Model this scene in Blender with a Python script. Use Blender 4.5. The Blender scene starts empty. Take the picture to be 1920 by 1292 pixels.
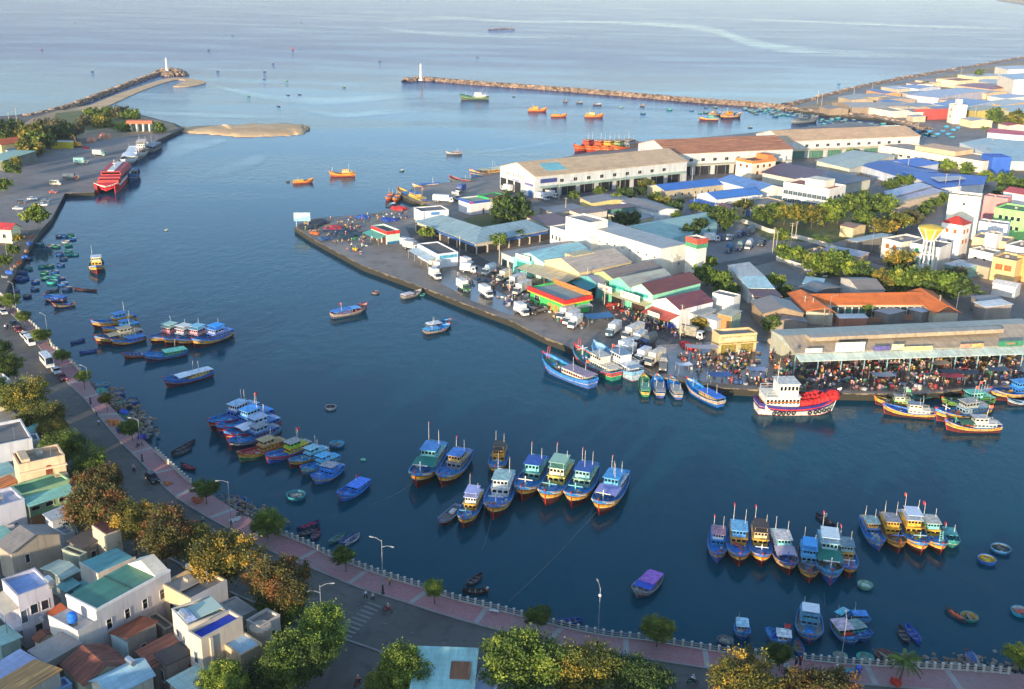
import bpy,math,random
from mathutils import Vector,Matrix
from mathutils.geometry import tessellate_polygon
random.seed(7)
R=math.radians
S=bpy.context.scene
COL=S.collection
PW,PH,FPX,HC=1920.0,1292.0,2006.0,105.0
g=Vector((-110.0,5750.0,FPX)).normalized()          # world down seen from the camera
fw=Vector((0,0,1));yy=(fw-g*fw.dot(g)).normalized()
zz=-g;xx=yy.cross(zz)
CX=Vector((xx.x,yy.x,zz.x));CY=Vector((xx.y,yy.y,zz.y));CZ=Vector((xx.z,yy.z,zz.z))
if CX.x<0:
 xx=-xx
 CX=Vector((xx.x,yy.x,zz.x));CY=Vector((xx.y,yy.y,zz.y));CZ=Vector((xx.z,yy.z,zz.z))
def at(px,py,z=0.0):
 d=CX*(px-PW/2)+CY*(py-PH/2)+CZ*FPX
 t=(z-HC)/d.z
 return Vector((d.x*t,d.y*t,z))
cam=bpy.data.cameras.new('camera');camo=bpy.data.objects.new('camera',cam);COL.objects.link(camo)
cam.sensor_width=36.0;cam.lens=FPX/PW*36.0;cam.clip_start=1.0;cam.clip_end=60000.0
m=Matrix.Identity(4)
for i in range(3):
 m[i][0]=CX[i];m[i][1]=-CY[i];m[i][2]=-CZ[i]
m[2][3]=HC
camo.matrix_world=m
S.camera=camo
def tag(o,label=None,cat=None,group=None,kind=None):
 if label: o['label']=label
 if cat: o['category']=cat
 if group: o['group']=group
 if kind: o['kind']=kind
 return o
def thing(name,label,cat,loc=(0,0,0),rz=0.0,group=None):
 o=bpy.data.objects.new(name,None);COL.objects.link(o)
 o.empty_display_size=0.3
 o.location=loc;o.rotation_euler=(0,0,rz)
 return tag(o,label,cat,group)
def link(name,me,parent=None,loc=None,rz=None,scale=None,mat=None):
 o=bpy.data.objects.new(name,me);COL.objects.link(o)
 if parent is not None: o.parent=parent
 if loc is not None: o.location=loc
 if rz is not None: o.rotation_euler=(0,0,rz)
 if scale is not None: o.scale=scale if hasattr(scale,'__len__') else (scale,)*3
 if mat is not None:
  for i,mm in enumerate(mat if isinstance(mat,(list,tuple)) else [mat]):
   if mm is None: continue
   o.material_slots[i].link = 'OBJECT';o.material_slots[i].material=mm
 return o
def copy_tree(o,parent=None):
 c=o.copy();COL.objects.link(c)
 if parent is not None: c.parent=parent
 for ch in list(KIDS.get(o.name,())) or [k for k in o.children]:
  copy_tree(ch,c)
 return c
KIDS = {}
def lin(h):
 h=h.lstrip('#');c=[int(h[i:i+2],16)/255.0 for i in (0,2,4)]
 return tuple((x/12.92 if x <= 0.04045 else ((x+0.055)/1.055)**2.4) for x in c)+(1.0,)
MATS = {}
def newmat(key):
 mt=bpy.data.materials.new(key);mt.use_nodes=True
 nt=mt.node_tree;b=nt.nodes['Principled BSDF']
 return mt,nt,b
def N(nt,t,**kw):
 n=nt.nodes.new(t)
 for k,v in kw.items(): setattr(n,k,v)
 return n
def noise(nt,coord,scale=(1,1,1),sc=1.0,detail=3,rough=0.55):
 mp=N(nt,'ShaderNodeMapping');mp.inputs['Scale'].default_value=scale
 nt.links.new(coord,mp.inputs['Vector'])
 n=N(nt,'ShaderNodeTexNoise');n.inputs['Scale'].default_value=sc
 n.inputs['Detail'].default_value=detail;n.inputs['Roughness'].default_value=rough
 nt.links.new(mp.outputs['Vector'],n.inputs['Vector'])
 return n.outputs['Fac']
def ramp(nt,fac,stops):
 r=N(nt,'ShaderNodeValToRGB');e=r.color_ramp.elements
 while len(e)<len(stops): e.new(0.5)
 for i,(p,c) in enumerate(stops):
  e[i].position=p;e[i].color=c if len(c)==4 else tuple(c)+(1,)
 nt.links.new(fac,r.inputs['Fac'])
 return r.outputs['Color']
def mix(nt,fac,a,b,mode='MIX'):
 n=N(nt,'ShaderNodeMix',data_type='RGBA',blend_type=mode)
 if hasattr(fac,'node'): nt.links.new(fac,n.inputs[0])
 else: n.inputs[0].default_value=fac
 for k,v in ((6,a),(7,b)):
  if hasattr(v,'node'): nt.links.new(v,n.inputs[k])
  else: n.inputs[k].default_value=v
 return n.outputs[2]
def mul(c,f): return (min(c[0]*f,1),min(c[1]*f,1),min(c[2]*f,1),1)
def bump(nt,b,h,strength=0.3,dist=0.05):
 bp=N(nt,'ShaderNodeBump');bp.inputs['Strength'].default_value=strength;bp.inputs['Distance'].default_value=dist
 nt.links.new(h,bp.inputs['Height']);nt.links.new(bp.outputs['Normal'],b.inputs['Normal'])
def M(col,kind='paint',rough=None):
 """cached procedural material: paint, wall, roof, rust, tile, glass, metal, cloth"""
 key=kind + '_' + col.lstrip('#')+('' if rough is None else '_%g' % rough)
 if key in MATS: return MATS[key]
 mt,nt,b=newmat(key);c=lin(col)
 tc=N(nt,'ShaderNodeTexCoord').outputs['Object']
 b.inputs['Roughness'].default_value = {'paint': 0.62,'wall': 0.85,'roof': 0.5,'rust': 0.75,'tile': 0.8,'glass': 0.08,'metal': 0.35,'cloth': 0.8,'plain': 0.6}[kind] if rough is None else rough
 L=nt.links.new
 if kind == 'plain':
  b.inputs['Base Color'].default_value=c
 elif kind == 'paint':
  f=noise(nt,tc,(1,1,1),1.7,4);f2=noise(nt,tc,(3,3,.6),4.0,3)
  cc=mix(nt,ramp(nt,f,[(.38,(0,0,0)),(.66,(1,1,1))]),mul(c,.58),mul(c,1.15))
  cc=mix(nt,ramp(nt,f2,[(.56,(0,0,0)),(.72,(.6,.6,.6))]),cc,(c[0] * .35 + .03,c[1] * .35 + .018,c[2] * .35 + .01,1))
  L(cc,b.inputs['Base Color'])
 elif kind == 'wall':
  f=noise(nt,tc,(1,1,.35),.35,4);f2=noise(nt,tc,(2.2,2.2,.12),1.0,4)
  cc=mix(nt,ramp(nt,f,[(.35,(0,0,0)),(.7,(1,1,1))]),mul(c,.8),mul(c,1.06))
  st=(c[0] * .42,c[1] * .40,c[2] * .36,1)
  cc=mix(nt,ramp(nt,f2,[(.56,(0,0,0)),(.75,(.6,.6,.6))]),cc,st)
  L(cc,b.inputs['Base Color']);bump(nt,b,noise(nt,tc,(1,1,1),6,3),.15,.03)
 elif kind == 'roof':
  f=noise(nt,tc,(1.1,.12,1),1.0,4);f2=noise(nt,tc,(1,1,1),.16,4)
  cc=mix(nt,ramp(nt,f,[(.36,(0,0,0)),(.66,(1,1,1))]),mul(c,.78),mul(c,1.08))
  cc=mix(nt,ramp(nt,f2,[(.5,(0,0,0)),(.75,(.55,.55,.55))]),cc,(c[0] * .6 + .02,c[1] * .55 + .012,c[2] * .5 + .006,1))
  br=N(nt,'ShaderNodeTexBrick');br.inputs['Scale'].default_value = .22;br.inputs['Color1'].default_value=(1.06,1.06,1.06,1);br.inputs['Color2'].default_value=(.8,.8,.81,1);br.inputs['Mortar'].default_value=(.78,.77,.76,1);br.inputs['Mortar Size'].default_value = .012;br.inputs['Bias'].default_value=-.3
  L(tc,br.inputs['Vector']);cc=mix(nt,.65,cc,br.outputs['Color'],'MULTIPLY')
  f3=noise(nt,tc,(1,.35,1),.45,5,.65);cc=mix(nt,ramp(nt,f3,[(.58,(0,0,0)),(.72,(.55,.55,.55))]),cc,(.16,.085,.05,1))
  w=N(nt,'ShaderNodeTexWave',bands_direction='X');w.inputs['Scale'].default_value=1.3;w.inputs['Distortion'].default_value = .3
  L(tc,w.inputs['Vector'])
  cc=mix(nt,ramp(nt,w.outputs['Fac'],[(.0,(.22,.22,.22)),(.12,(0,0,0))]),cc,mul(c,.5))
  L(cc,b.inputs['Base Color']);bump(nt,b,w.outputs['Fac'],.25,.05)
 elif kind == 'rust':
  f=noise(nt,tc,(1.6,.10,1),1.0,5,.65);f2=noise(nt,tc,(1,1,1),.5,4)
  cc=ramp(nt,f,[(.32,mul(c,.35)),(.46,mul(c,.8)),(.55,c),(.68,mul(c,1.7))])
  cc=mix(nt,ramp(nt,f2,[(.45,(0,0,0)),(.7,(.5,.5,.5))]),cc,mul(c,.55))
  L(cc,b.inputs['Base Color']);bump(nt,b,f,.3,.05)
 elif kind == 'tile':
  br=N(nt,'ShaderNodeTexBrick');br.inputs['Scale'].default_value=1.2
  br.inputs['Color1'].default_value=mul(c,1.1);br.inputs['Color2'].default_value=mul(c,.82);br.inputs['Mortar'].default_value=mul(c,.5)
  br.inputs['Mortar Size'].default_value = .03;L(tc,br.inputs['Vector'])
  f=noise(nt,tc,(1,1,1),.3,5)
  cc=mix(nt,ramp(nt,f,[(.45,(0,0,0)),(.75,(.7,.7,.7))]),br.outputs['Color'],mul(c,.45))
  L(cc,b.inputs['Base Color'])
 elif kind == 'glass':
  b.inputs['Base Color'].default_value=c
 elif kind == 'metal':
  b.inputs['Base Color'].default_value=c;b.inputs['Metallic'].default_value = .85
 elif kind == 'cloth':
  f=noise(nt,tc,(1,1,1),2.2,4)
  L(mix(nt,f,mul(c,.65),mul(c,1.25)),b.inputs['Base Color']);bump(nt,b,f,.5,.12)
 MATS[key]=mt
 return mt
class MB:
 def __init__(s): s.v=[];s.f=[];s.m=[]
 def add(s,vs,fs,mat=0):
  n=len(s.v);s.v.extend([tuple(v) for v in vs])
  for f in fs: s.f.append(tuple(i+n for i in f));s.m.append(mat)
  return s
 def box(s,x0,y0,z0,x1,y1,z1,mat=0,taper=0.0):
  t=taper
  vs=[(x0,y0,z0),(x1,y0,z0),(x1,y1,z0),(x0,y1,z0),(x0+t,y0+t,z1),(x1-t,y0+t,z1),(x1-t,y1-t,z1),(x0+t,y1-t,z1)]
  return s.add(vs,[(0,3,2,1),(4,5,6,7),(0,1,5,4),(1,2,6,5),(2,3,7,6),(3,0,4,7)],mat)
 def prism(s,poly,z0,z1,mat=0,top=None):
  n=len(poly)
  vs=[(p[0],p[1],z0) for p in poly]+[(p[0],p[1],z1) for p in poly]
  s.add(vs,[(i,(i+1) % n,n+(i+1) % n,n+i) for i in range(n)],mat)
  tr=tessellate_polygon([[Vector((p[0],p[1],0)) for p in poly]])
  a=[Vector((p[0],p[1],0)) for p in poly];fs=[]
  for t in tr:
   nn=(a[t[1]]-a[t[0]]).cross(a[t[2]]-a[t[0]])
   fs.append(tuple(t) if nn.z>0 else (t[0],t[2],t[1]))
  s.add([(p[0],p[1],z1) for p in poly],fs,mat if top is None else top)
  return s
 def slab(s,pts,th,mat=0):
  """sheet of thickness th under the 3D polygon pts"""
  n=len(pts)
  vs=[tuple(p) for p in pts]+[(p[0],p[1],p[2]-th) for p in pts]
  return s.add(vs,[tuple(range(n)),tuple(range(2*n-1,n-1,-1))]+[(n+i,n+(i+1) % n,(i+1) % n,i) for i in range(n)],mat)
 def tube(s,p0,p1,r0,r1=None,n=6,mat=0):
  p0=Vector(p0);p1=Vector(p1);r1=r0 if r1 is None else r1
  d=(p1-p0).normalized() if (p1-p0).length>1e-6 else Vector((0,0,1))
  a=d.orthogonal().normalized();b=d.cross(a);vs=[]
  for p,r in ((p0,r0),(p1,r1)):
   for i in range(n):
    t=2*math.pi*i/n;vs.append(p+(a*math.cos(t)+b*math.sin(t))*r)
  return s.add(vs,[(i,(i+1) % n,n+(i+1) % n,n+i) for i in range(n)]+[tuple(range(n-1,-1,-1)),tuple(range(n,2*n))],mat)
 def lathe(s,c,prof,n=10,mat=0,cap=True,sy=1.0):
  """prof: (radius, z) list about the vertical through c"""
  vs=[];k=len(prof)
  for r,z in prof:
   for i in range(n):
    t=2*math.pi*i/n;vs.append((c[0]+r*math.cos(t),c[1]+r*sy*math.sin(t),c[2]+z))
  fs=[(j*n+i,j*n+(i+1) % n,(j+1)*n+(i+1) % n,(j+1)*n+i) for j in range(k-1) for i in range(n)]
  if cap: fs+=[tuple(range(n-1,-1,-1)),tuple(range((k-1)*n,k*n))]
  return s.add(vs,fs,mat)
 def torus(s,c,Rr,r,axis='y',n=10,k=6,mat=0):
  vs=[]
  for i in range(n):
   t=2*math.pi*i/n
   for j in range(k):
    u=2*math.pi*j/k;q=Rr+r*math.cos(u)
    p=(q*math.cos(t),r*math.sin(u),q*math.sin(t)) if axis == 'y' else ((q*math.cos(t),q*math.sin(t),r*math.sin(u)) if axis == 'z' else (r*math.sin(u),q*math.cos(t),q*math.sin(t)))
    vs.append((c[0]+p[0],c[1]+p[1],c[2]+p[2]))
  return s.add(vs,[(i*k+j,i*k+(j+1) % k,((i+1) % n)*k+(j+1) % k,((i+1) % n)*k+j) for i in range(n) for j in range(k)],mat)
 def blob(s,c,rx,ry,rz,n=8,k=5,jit=0.15,mat=0,rnd=random):
  vs=[(c[0],c[1],c[2]-rz)]
  for j in range(1,k):
   ph=-math.pi/2+math.pi*j/k
   for i in range(n):
    t=2*math.pi*i/n;q=1+rnd.uniform(-jit,jit)
    vs.append((c[0]+rx*q*math.cos(ph)*math.cos(t),c[1]+ry*q*math.cos(ph)*math.sin(t),c[2]+rz*q*math.sin(ph)))
  vs.append((c[0],c[1],c[2]+rz));fs=[]
  for i in range(n):
   fs.append((0,1+(i+1) % n,1+i))
   for j in range(k-2): a=1+j*n;fs.append((a+i,a+(i+1) % n,a+n+(i+1) % n,a+n+i))
   a=1+(k-2)*n;fs.append((a+i,a+(i+1) % n,len(vs)-1))
  return s.add(vs,fs,mat)
 def mesh(s,name,mats,smooth=False):
  me=bpy.data.meshes.new(name);me.from_pydata(s.v,[],s.f)
  for mt in (mats if isinstance(mats,(list,tuple)) else [mats]): me.materials.append(mt)
  if any(s.m): me.polygons.foreach_set('material_index',s.m)
  if smooth: me.polygons.foreach_set('use_smooth',[True]*len(me.polygons))
  me.update();return me
 def build(s,name,mats,parent=None,loc=None,rz=None,smooth=False):
  return link(name,s.mesh(name,mats,smooth),parent,loc,rz)
def heading(x0,y0,x1,y1,z=0.0):
 d=at(x1,y1,z)-at(x0,y0,z)
 return math.atan2(d.y,d.x)
SUN_EL,SUN_AZ=7.5,25.0                      # sun behind the camera,to its left
sd=Vector((-math.sin(R(SUN_AZ))*math.cos(R(SUN_EL)),-math.cos(R(SUN_AZ))*math.cos(R(SUN_EL)),math.sin(R(SUN_EL))))
sl=bpy.data.lights.new('sun','SUN');so=bpy.data.objects.new('sun',sl);COL.objects.link(so)
sl.energy=2.5;sl.angle=R(0.6);sl.color=(1.0,0.80,0.56)
so.rotation_euler=(-sd).to_track_quat('-Z','Y').to_euler();so.location=(-200,-200,300)
w=bpy.data.worlds.new('World');S.world=w;w.use_nodes=True
nt=w.node_tree;bg=nt.nodes['Background']
sk=nt.nodes.new('ShaderNodeTexSky');sk.sky_type = 'NISHITA';sk.sun_disc=False
sk.sun_elevation=R(SUN_EL);sk.sun_rotation=math.atan2(sd.x,sd.y)
sk.altitude=50;sk.air_density=0.75;sk.dust_density=0.5;sk.ozone_density=1.6
nt.links.new(sk.outputs['Color'],bg.inputs['Color']);bg.inputs['Strength'].default_value=0.15
S.view_settings.view_transform = 'Standard';S.view_settings.look = 'None';S.view_settings.exposure=1.85;S.view_settings.gamma=1.0
S.view_settings.use_curve_mapping=False
S.render.engine = 'CYCLES'
S.cycles.max_bounces=6;S.cycles.diffuse_bounces=3;S.cycles.glossy_bounces=3;S.cycles.transmission_bounces=3;S.cycles.transparent_max_bounces=6
S.cycles.volume_bounces=0
S.cycles.use_denoising=True
S.cycles.sample_clamp_indirect=4.0
def groundmat(key,c1,c2,sc=.05,c3=None,rough=.9,bumpy=0.0,bsc=3.0):
 mt,nt,b=newmat(key);tc=N(nt,'ShaderNodeTexCoord').outputs['Object']
 f=noise(nt,tc,(1,1,1),sc,6,.6)
 cc=ramp(nt,f,[(.36,lin(c1)),(.64,lin(c2))])
 f2=noise(nt,tc,(1,1,1),sc*9,5,.6)
 cc=mix(nt,ramp(nt,f2,[(.5,(0,0,0)),(.72,(.6,.6,.6))]),cc,lin(c3 or c1))
 nt.links.new(cc,b.inputs['Base Color']);b.inputs['Roughness'].default_value=rough
 if bumpy: bump(nt,b,noise(nt,tc,(1,1,1),bsc,4),bumpy,.2)
 return mt
G_ASPH=groundmat('asphalt','#4a4641','#635e57',.05,'#37342f',.8)
G_PORT=groundmat('port_concrete','#6a6055','#8a7e71',.025,'#463f39',.65)
G_WET=groundmat('wet_concrete','#3d3a3a','#565150',.05,'#2c2a2b',.25)
G_TOWN=groundmat('town_ground','#4b4845','#656058',.08,'#3a3735')
G_YARD=groundmat('yard_concrete','#78736d','#8f8982',.05,'#5f5a55')
G_SAND=groundmat('sand','#bd996c','#d6b386',.06,'#9a7a55',.95,.3,1.0)
G_EARTH=groundmat('earth','#8d7558','#a78c6a',.04,'#6d6a42',.95)
G_GRASS=groundmat('grass','#4c5a2a','#6f6c3c',.08,'#3a4a22',.95,.6,1.2)
G_WALL=groundmat('seawall_stone','#5f5444','#86745a',.25,'#3a352f',.9,.4,1.5)
def tidemark(mt):
 nt=mt.node_tree;b=nt.nodes['Principled BSDF'];L=nt.links.new;src=b.inputs['Base Color'].links[0].from_socket
 tc=N(nt,'ShaderNodeTexCoord').outputs['Object'];sp=N(nt,'ShaderNodeSeparateXYZ');L(tc,sp.inputs[0])
 f=noise(nt,tc,(1,1,.4),.22,5,.7);ma=N(nt,'ShaderNodeMath',operation='MULTIPLY_ADD');L(f,ma.inputs[0]);ma.inputs[1].default_value=-3.4;L(sp.outputs['Z'],ma.inputs[2])
 L(mix(nt,ramp(nt,ma.outputs[0],[(0,(1,1,1)),(.18,(0,0,0))]),src,lin('#2b2a22')),b.inputs['Base Color'])
tidemark(G_WALL)
G_ROCK=groundmat('rock','#6d5c4e','#937b67',.3,'#40382f',.95)
def pavermat():
 mt,nt,b=newmat('red_pavers');tc=N(nt,'ShaderNodeTexCoord').outputs['Object']
 br=N(nt,'ShaderNodeTexBrick');br.inputs['Scale'].default_value=1.1;br.inputs['Mortar Size'].default_value = .03
 br.inputs['Color1'].default_value=lin('#bd7c7a');br.inputs['Color2'].default_value=lin('#a46868');br.inputs['Mortar'].default_value=lin('#7d6360')
 nt.links.new(tc,br.inputs['Vector'])
 f=noise(nt,tc,(1,1,1),.09,6,.65)
 cc=mix(nt,ramp(nt,f,[(.42,(0,0,0)),(.72,(.75,.75,.75))]),br.outputs['Color'],lin('#8b817c'))
 f2=noise(nt,tc,(1,1,1),.8,5,.7)
 cc=mix(nt,ramp(nt,f2,[(.55,(0,0,0)),(.75,(.6,.6,.6))]),cc,lin('#6b5654'))
 nt.links.new(cc,b.inputs['Base Color']);b.inputs['Roughness'].default_value = .85
 return mt
G_PAVE=pavermat()
def watermat(key,calm=0.0):
 mt,nt,b=newmat(key);L=nt.links.new
 tc=N(nt,'ShaderNodeTexCoord').outputs['Object']
 big=noise(nt,tc,(1.0,.55,1),.006,5,.6)
 cc=ramp(nt,big,[(.36,(.001,.042,.060)),(.64,(.002,.058,.082))])
 L(cc,b.inputs['Base Color'])
 b.inputs['Roughness'].default_value = .05;b.inputs['IOR'].default_value=1.25;b.inputs['Specular IOR Level'].default_value = .35;b.inputs['Specular Tint'].default_value=(.2,.8,1,1)
 h1=noise(nt,tc,(1,.6,1),.30,3,.55);h2=noise(nt,tc,(.8,1,1),1.1,3,.6)
 ad=N(nt,'ShaderNodeMath',operation='MULTIPLY_ADD');L(h2,ad.inputs[0]);ad.inputs[1].default_value = .35;L(h1,ad.inputs[2])
 st=noise(nt,tc,(.35,1.0,1),.012,5,.62)
 mr=N(nt,'ShaderNodeMapRange');L(st,mr.inputs['Value']);mr.inputs['From Min'].default_value = .40;mr.inputs['From Max'].default_value = .58
 mr.inputs['To Min'].default_value = .08*(1-calm);mr.inputs['To Max'].default_value = .26*(1-calm)
 sp=N(nt,'ShaderNodeSeparateXYZ');L(tc,sp.inputs[0])
 op=N(nt,'ShaderNodeMapRange');L(sp.outputs['Y'],op.inputs['Value']);op.inputs['From Min'].default_value=450;op.inputs['From Max'].default_value=1500;op.inputs['To Min'].default_value=0;op.inputs['To Max'].default_value=4.5
 ma=N(nt,'ShaderNodeMath',operation='MULTIPLY_ADD');L(op.outputs[0],ma.inputs[0]);L(mr.outputs[0],ma.inputs[1]);L(mr.outputs[0],ma.inputs[2])
 bp=N(nt,'ShaderNodeBump');bp.inputs['Distance'].default_value = .5;L(ma.outputs[0],bp.inputs['Strength']);L(ad.outputs[0],bp.inputs['Height'])
 L(bp.outputs['Normal'],b.inputs['Normal'])
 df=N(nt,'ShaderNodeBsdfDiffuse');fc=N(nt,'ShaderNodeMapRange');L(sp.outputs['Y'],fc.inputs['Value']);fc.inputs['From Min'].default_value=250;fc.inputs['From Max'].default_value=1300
 L(mix(nt,fc.outputs[0],(.001,.058,.092,1),(.015,.060,.25,1)),df.inputs['Color'])       # far waves hide part of the mirror; sky blue painted in with distance
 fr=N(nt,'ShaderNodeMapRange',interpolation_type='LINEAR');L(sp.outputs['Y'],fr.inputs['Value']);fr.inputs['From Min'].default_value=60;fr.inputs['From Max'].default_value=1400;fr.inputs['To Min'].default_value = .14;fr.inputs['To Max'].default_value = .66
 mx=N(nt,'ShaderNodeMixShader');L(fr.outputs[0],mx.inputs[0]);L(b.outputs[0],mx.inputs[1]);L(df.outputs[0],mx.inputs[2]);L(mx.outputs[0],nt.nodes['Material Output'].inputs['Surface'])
 return mt
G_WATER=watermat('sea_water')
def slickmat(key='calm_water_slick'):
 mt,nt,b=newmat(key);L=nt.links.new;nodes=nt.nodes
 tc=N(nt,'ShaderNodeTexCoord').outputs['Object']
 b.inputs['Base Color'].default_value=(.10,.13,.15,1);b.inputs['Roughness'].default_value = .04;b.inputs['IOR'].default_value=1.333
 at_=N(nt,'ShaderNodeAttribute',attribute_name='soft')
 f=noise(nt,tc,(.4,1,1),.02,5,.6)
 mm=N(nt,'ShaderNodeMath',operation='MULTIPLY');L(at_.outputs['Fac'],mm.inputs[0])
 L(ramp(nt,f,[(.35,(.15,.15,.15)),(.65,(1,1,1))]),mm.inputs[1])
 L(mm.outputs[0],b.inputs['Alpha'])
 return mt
G_SLICK=slickmat()
def rings_mesh():
 mb=MB();E=40000.0
 mb.add([(-E,-3000,0),(E,-3000,0),(E,E,0),(-E,E,0)],[(0,1,2,3)])
 return mb
tag(rings_mesh().build('sea',G_WATER),kind='structure')
def smooth_line(pts,k=6):
 out=[]
 n=len(pts)
 for i in range(n-1):
  p0=pts[max(i-1,0)];p1=pts[i];p2=pts[i+1];p3=pts[min(i+2,n-1)]
  for j in range(k):
   t=j/k
   out.append(tuple(.5*(2*p1[a]+(p2[a]-p0[a])*t+(2*p0[a]-5*p1[a]+4*p2[a]-p3[a])*t*t+(3*p1[a]-p0[a]-3*p2[a]+p3[a])*t**3) for a in range(len(p1))))
 out.append(tuple(pts[-1]));return out
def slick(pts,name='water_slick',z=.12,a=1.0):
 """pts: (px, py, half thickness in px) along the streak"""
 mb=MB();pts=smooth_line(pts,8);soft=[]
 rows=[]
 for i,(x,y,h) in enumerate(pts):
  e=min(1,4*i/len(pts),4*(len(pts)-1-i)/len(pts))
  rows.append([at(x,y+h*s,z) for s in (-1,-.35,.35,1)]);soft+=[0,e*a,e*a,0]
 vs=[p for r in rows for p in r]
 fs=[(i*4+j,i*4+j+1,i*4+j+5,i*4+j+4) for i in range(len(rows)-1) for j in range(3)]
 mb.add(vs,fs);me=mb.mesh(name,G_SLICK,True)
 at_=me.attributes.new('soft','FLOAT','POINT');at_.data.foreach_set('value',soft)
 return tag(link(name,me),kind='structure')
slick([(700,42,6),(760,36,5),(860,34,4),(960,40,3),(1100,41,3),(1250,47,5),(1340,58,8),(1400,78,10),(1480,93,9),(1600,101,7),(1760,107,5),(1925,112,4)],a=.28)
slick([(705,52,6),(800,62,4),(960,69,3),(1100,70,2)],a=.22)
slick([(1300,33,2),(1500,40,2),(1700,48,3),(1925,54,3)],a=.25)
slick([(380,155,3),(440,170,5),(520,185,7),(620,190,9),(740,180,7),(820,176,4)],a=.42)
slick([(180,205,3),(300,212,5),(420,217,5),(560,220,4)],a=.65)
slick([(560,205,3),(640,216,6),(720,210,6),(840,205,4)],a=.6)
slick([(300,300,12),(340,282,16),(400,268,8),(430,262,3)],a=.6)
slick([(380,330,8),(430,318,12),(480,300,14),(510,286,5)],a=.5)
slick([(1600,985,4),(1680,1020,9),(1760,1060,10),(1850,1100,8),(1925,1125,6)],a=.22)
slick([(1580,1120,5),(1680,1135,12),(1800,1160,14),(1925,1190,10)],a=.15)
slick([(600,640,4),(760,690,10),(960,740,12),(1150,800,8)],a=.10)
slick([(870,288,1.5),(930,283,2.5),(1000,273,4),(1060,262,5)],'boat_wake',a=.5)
slick([(870,290,1.5),(950,291,2.5),(1030,289,4)],'boat_wake',a=.45)
def wpts(pts,z): return [at(p[0],p[1],z if len(p)<3 else p[2]) for p in pts]
def land(name,pts,z,top,side=None,kind='structure',depth=-2.5):
 mb=MB();P=wpts(pts,z)
 ar=sum(P[i].x*P[(i+1) % len(P)].y-P[(i+1) % len(P)].x*P[i].y for i in range(len(P)))
 if ar<0: P=P[::-1]
 mb.prism(P,depth,z,1,0)
 return tag(mb.build(name,[top,side or G_WALL]),kind=kind)
def sheet(name,pts,z,mt,kind='structure',pz=None):
 """a thin sheet laid on the ground; pts in picture pixels seen at height z"""
 mb=MB();P=wpts(pts,pz if pz is not None else z);P=[Vector((p.x,p.y,z)) for p in P]
 ar=sum(P[i].x*P[(i+1) % len(P)].y-P[(i+1) % len(P)].x*P[i].y for i in range(len(P)))
 if ar<0: P=P[::-1]
 mb.prism(P,z - .12,z,0)
 return tag(mb.build(name,[mt]),kind=kind)
ZL=2.0
EDGE=[(115,367),(97,409),(77,431),(54,463),(31,506),(14,537),(6,556),(30,579),(57,603),(95,640),(103,652),(135,678),(160,706),(186,739),(223,777),(274,828),(297,849),(330,879),(362,907),(400,930),(440,955),(480,978),(521,998),(576,1020),(617,1041),(663,1058),(723,1080),(791,1101),(843,1120),(898,1134),(972,1153),(1057,1175),(1141,1192),(1209,1199),(1321,1217),(1394,1226),(1436,1230),(1507,1236),(1578,1243),(1623,1246),(1817,1256),(1913,1264),(2050,1276)]
KERB=[(-40,540),(17,586),(40,609),(69,646),(100,686),(126,718),(153,744),(181,777),(209,811),(232,837),(265,869),(309,916),(337,939),(367,958),(399,977),(459,1009),(516,1039),(598,1073),(674,1104),(759,1131),(827,1153),(898,1174),(944,1186),(1017,1203),(1096,1220),(1169,1231),(1259,1245),(1349,1258),(1439,1270),(1590,1283),(1700,1292),(1850,1303),(2050,1318)]
land('town_land',[(-700,330),(-300,210),(0,218),(45,214),(105,204),(135,210),(170,203),(260,214),(330,232),(345,240),(325,249),(290,265),(262,279),(236,291),(206,315),(177,360),(122,362)]+EDGE+[(2200,1300),(2300,2300),(900,3800),(-900,3000),(-1500,900)],ZL,G_TOWN)
PORT=[(552,425),(580,444),(605,458),(680,498),(730,516),(810,545),(870,569),(960,602),(1020,632),(1060,647),(1092,663),(1196,698),(1280,714),(1355,727),(1412,730),(1574,737),(1631,738),(1740,738),(1800,730),(1930,722),(2500,730),(3300,560),(3000,60),(2300,74),(1920,109),(1880,117),(1800,131),(1700,148),(1600,169),(1530,188),(1470,203),(1560,215),(1640,221),(1735,243),(1760,258),(1700,255),(1660,238),(1600,228),(1440,246),(1200,268),(1080,290),(938,322),(900,332),(850,340),(780,350),(752,366),(800,386),(775,388),(729,393),(704,399),(649,405),(600,408),(574,412)]
land('port_land',PORT,ZL,G_PORT)
def sandbank(name,pts,h):
 rn=random.Random(2);P=[Vector(p)+Vector((rn.gauss(0,.9),rn.gauss(0,1.6),0)) for p in smooth_line([tuple(at(x,y,.1)) for x,y in pts+pts[:1]],6)][:-1]
 n=len(P);vs=[];lev=[(1.0,-.5),(.97,.12),(.86,.45*h),(.6,.8*h),(.3,h)]
 for k,(q,z) in enumerate(lev):
  for i in range(n):
   a=P[(i-n // 6) % n];m_=P[i].lerp(P[(n-i) % n],.5);p=m_.lerp(P[i],q)
   vs.append((p.x+rn.gauss(0,.5)*(k>0),p.y+rn.gauss(0,.5)*(k>0),z+rn.gauss(0,.12)*(k>1)))
 mb=MB();mb.add(vs,[(k*n+i,k*n+(i+1) % n,(k+1)*n+(i+1) % n,(k+1)*n+i) for k in range(4) for i in range(n)]+[(4*n+i,4*n+(i+1) % n,4*n+(n-i-1) % n,4*n+(n-i) % n) for i in range(n // 2)])
 return tag(mb.build(name,G_SAND,smooth=True),kind='structure')
sandbank('sandbar',[(318,243),(345,238),(400,236),(440,233),(500,231.5),(560,233),(580,241),(566,251),(530,255.5),(450,257),(400,252),(345,248)],1.6)
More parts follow.
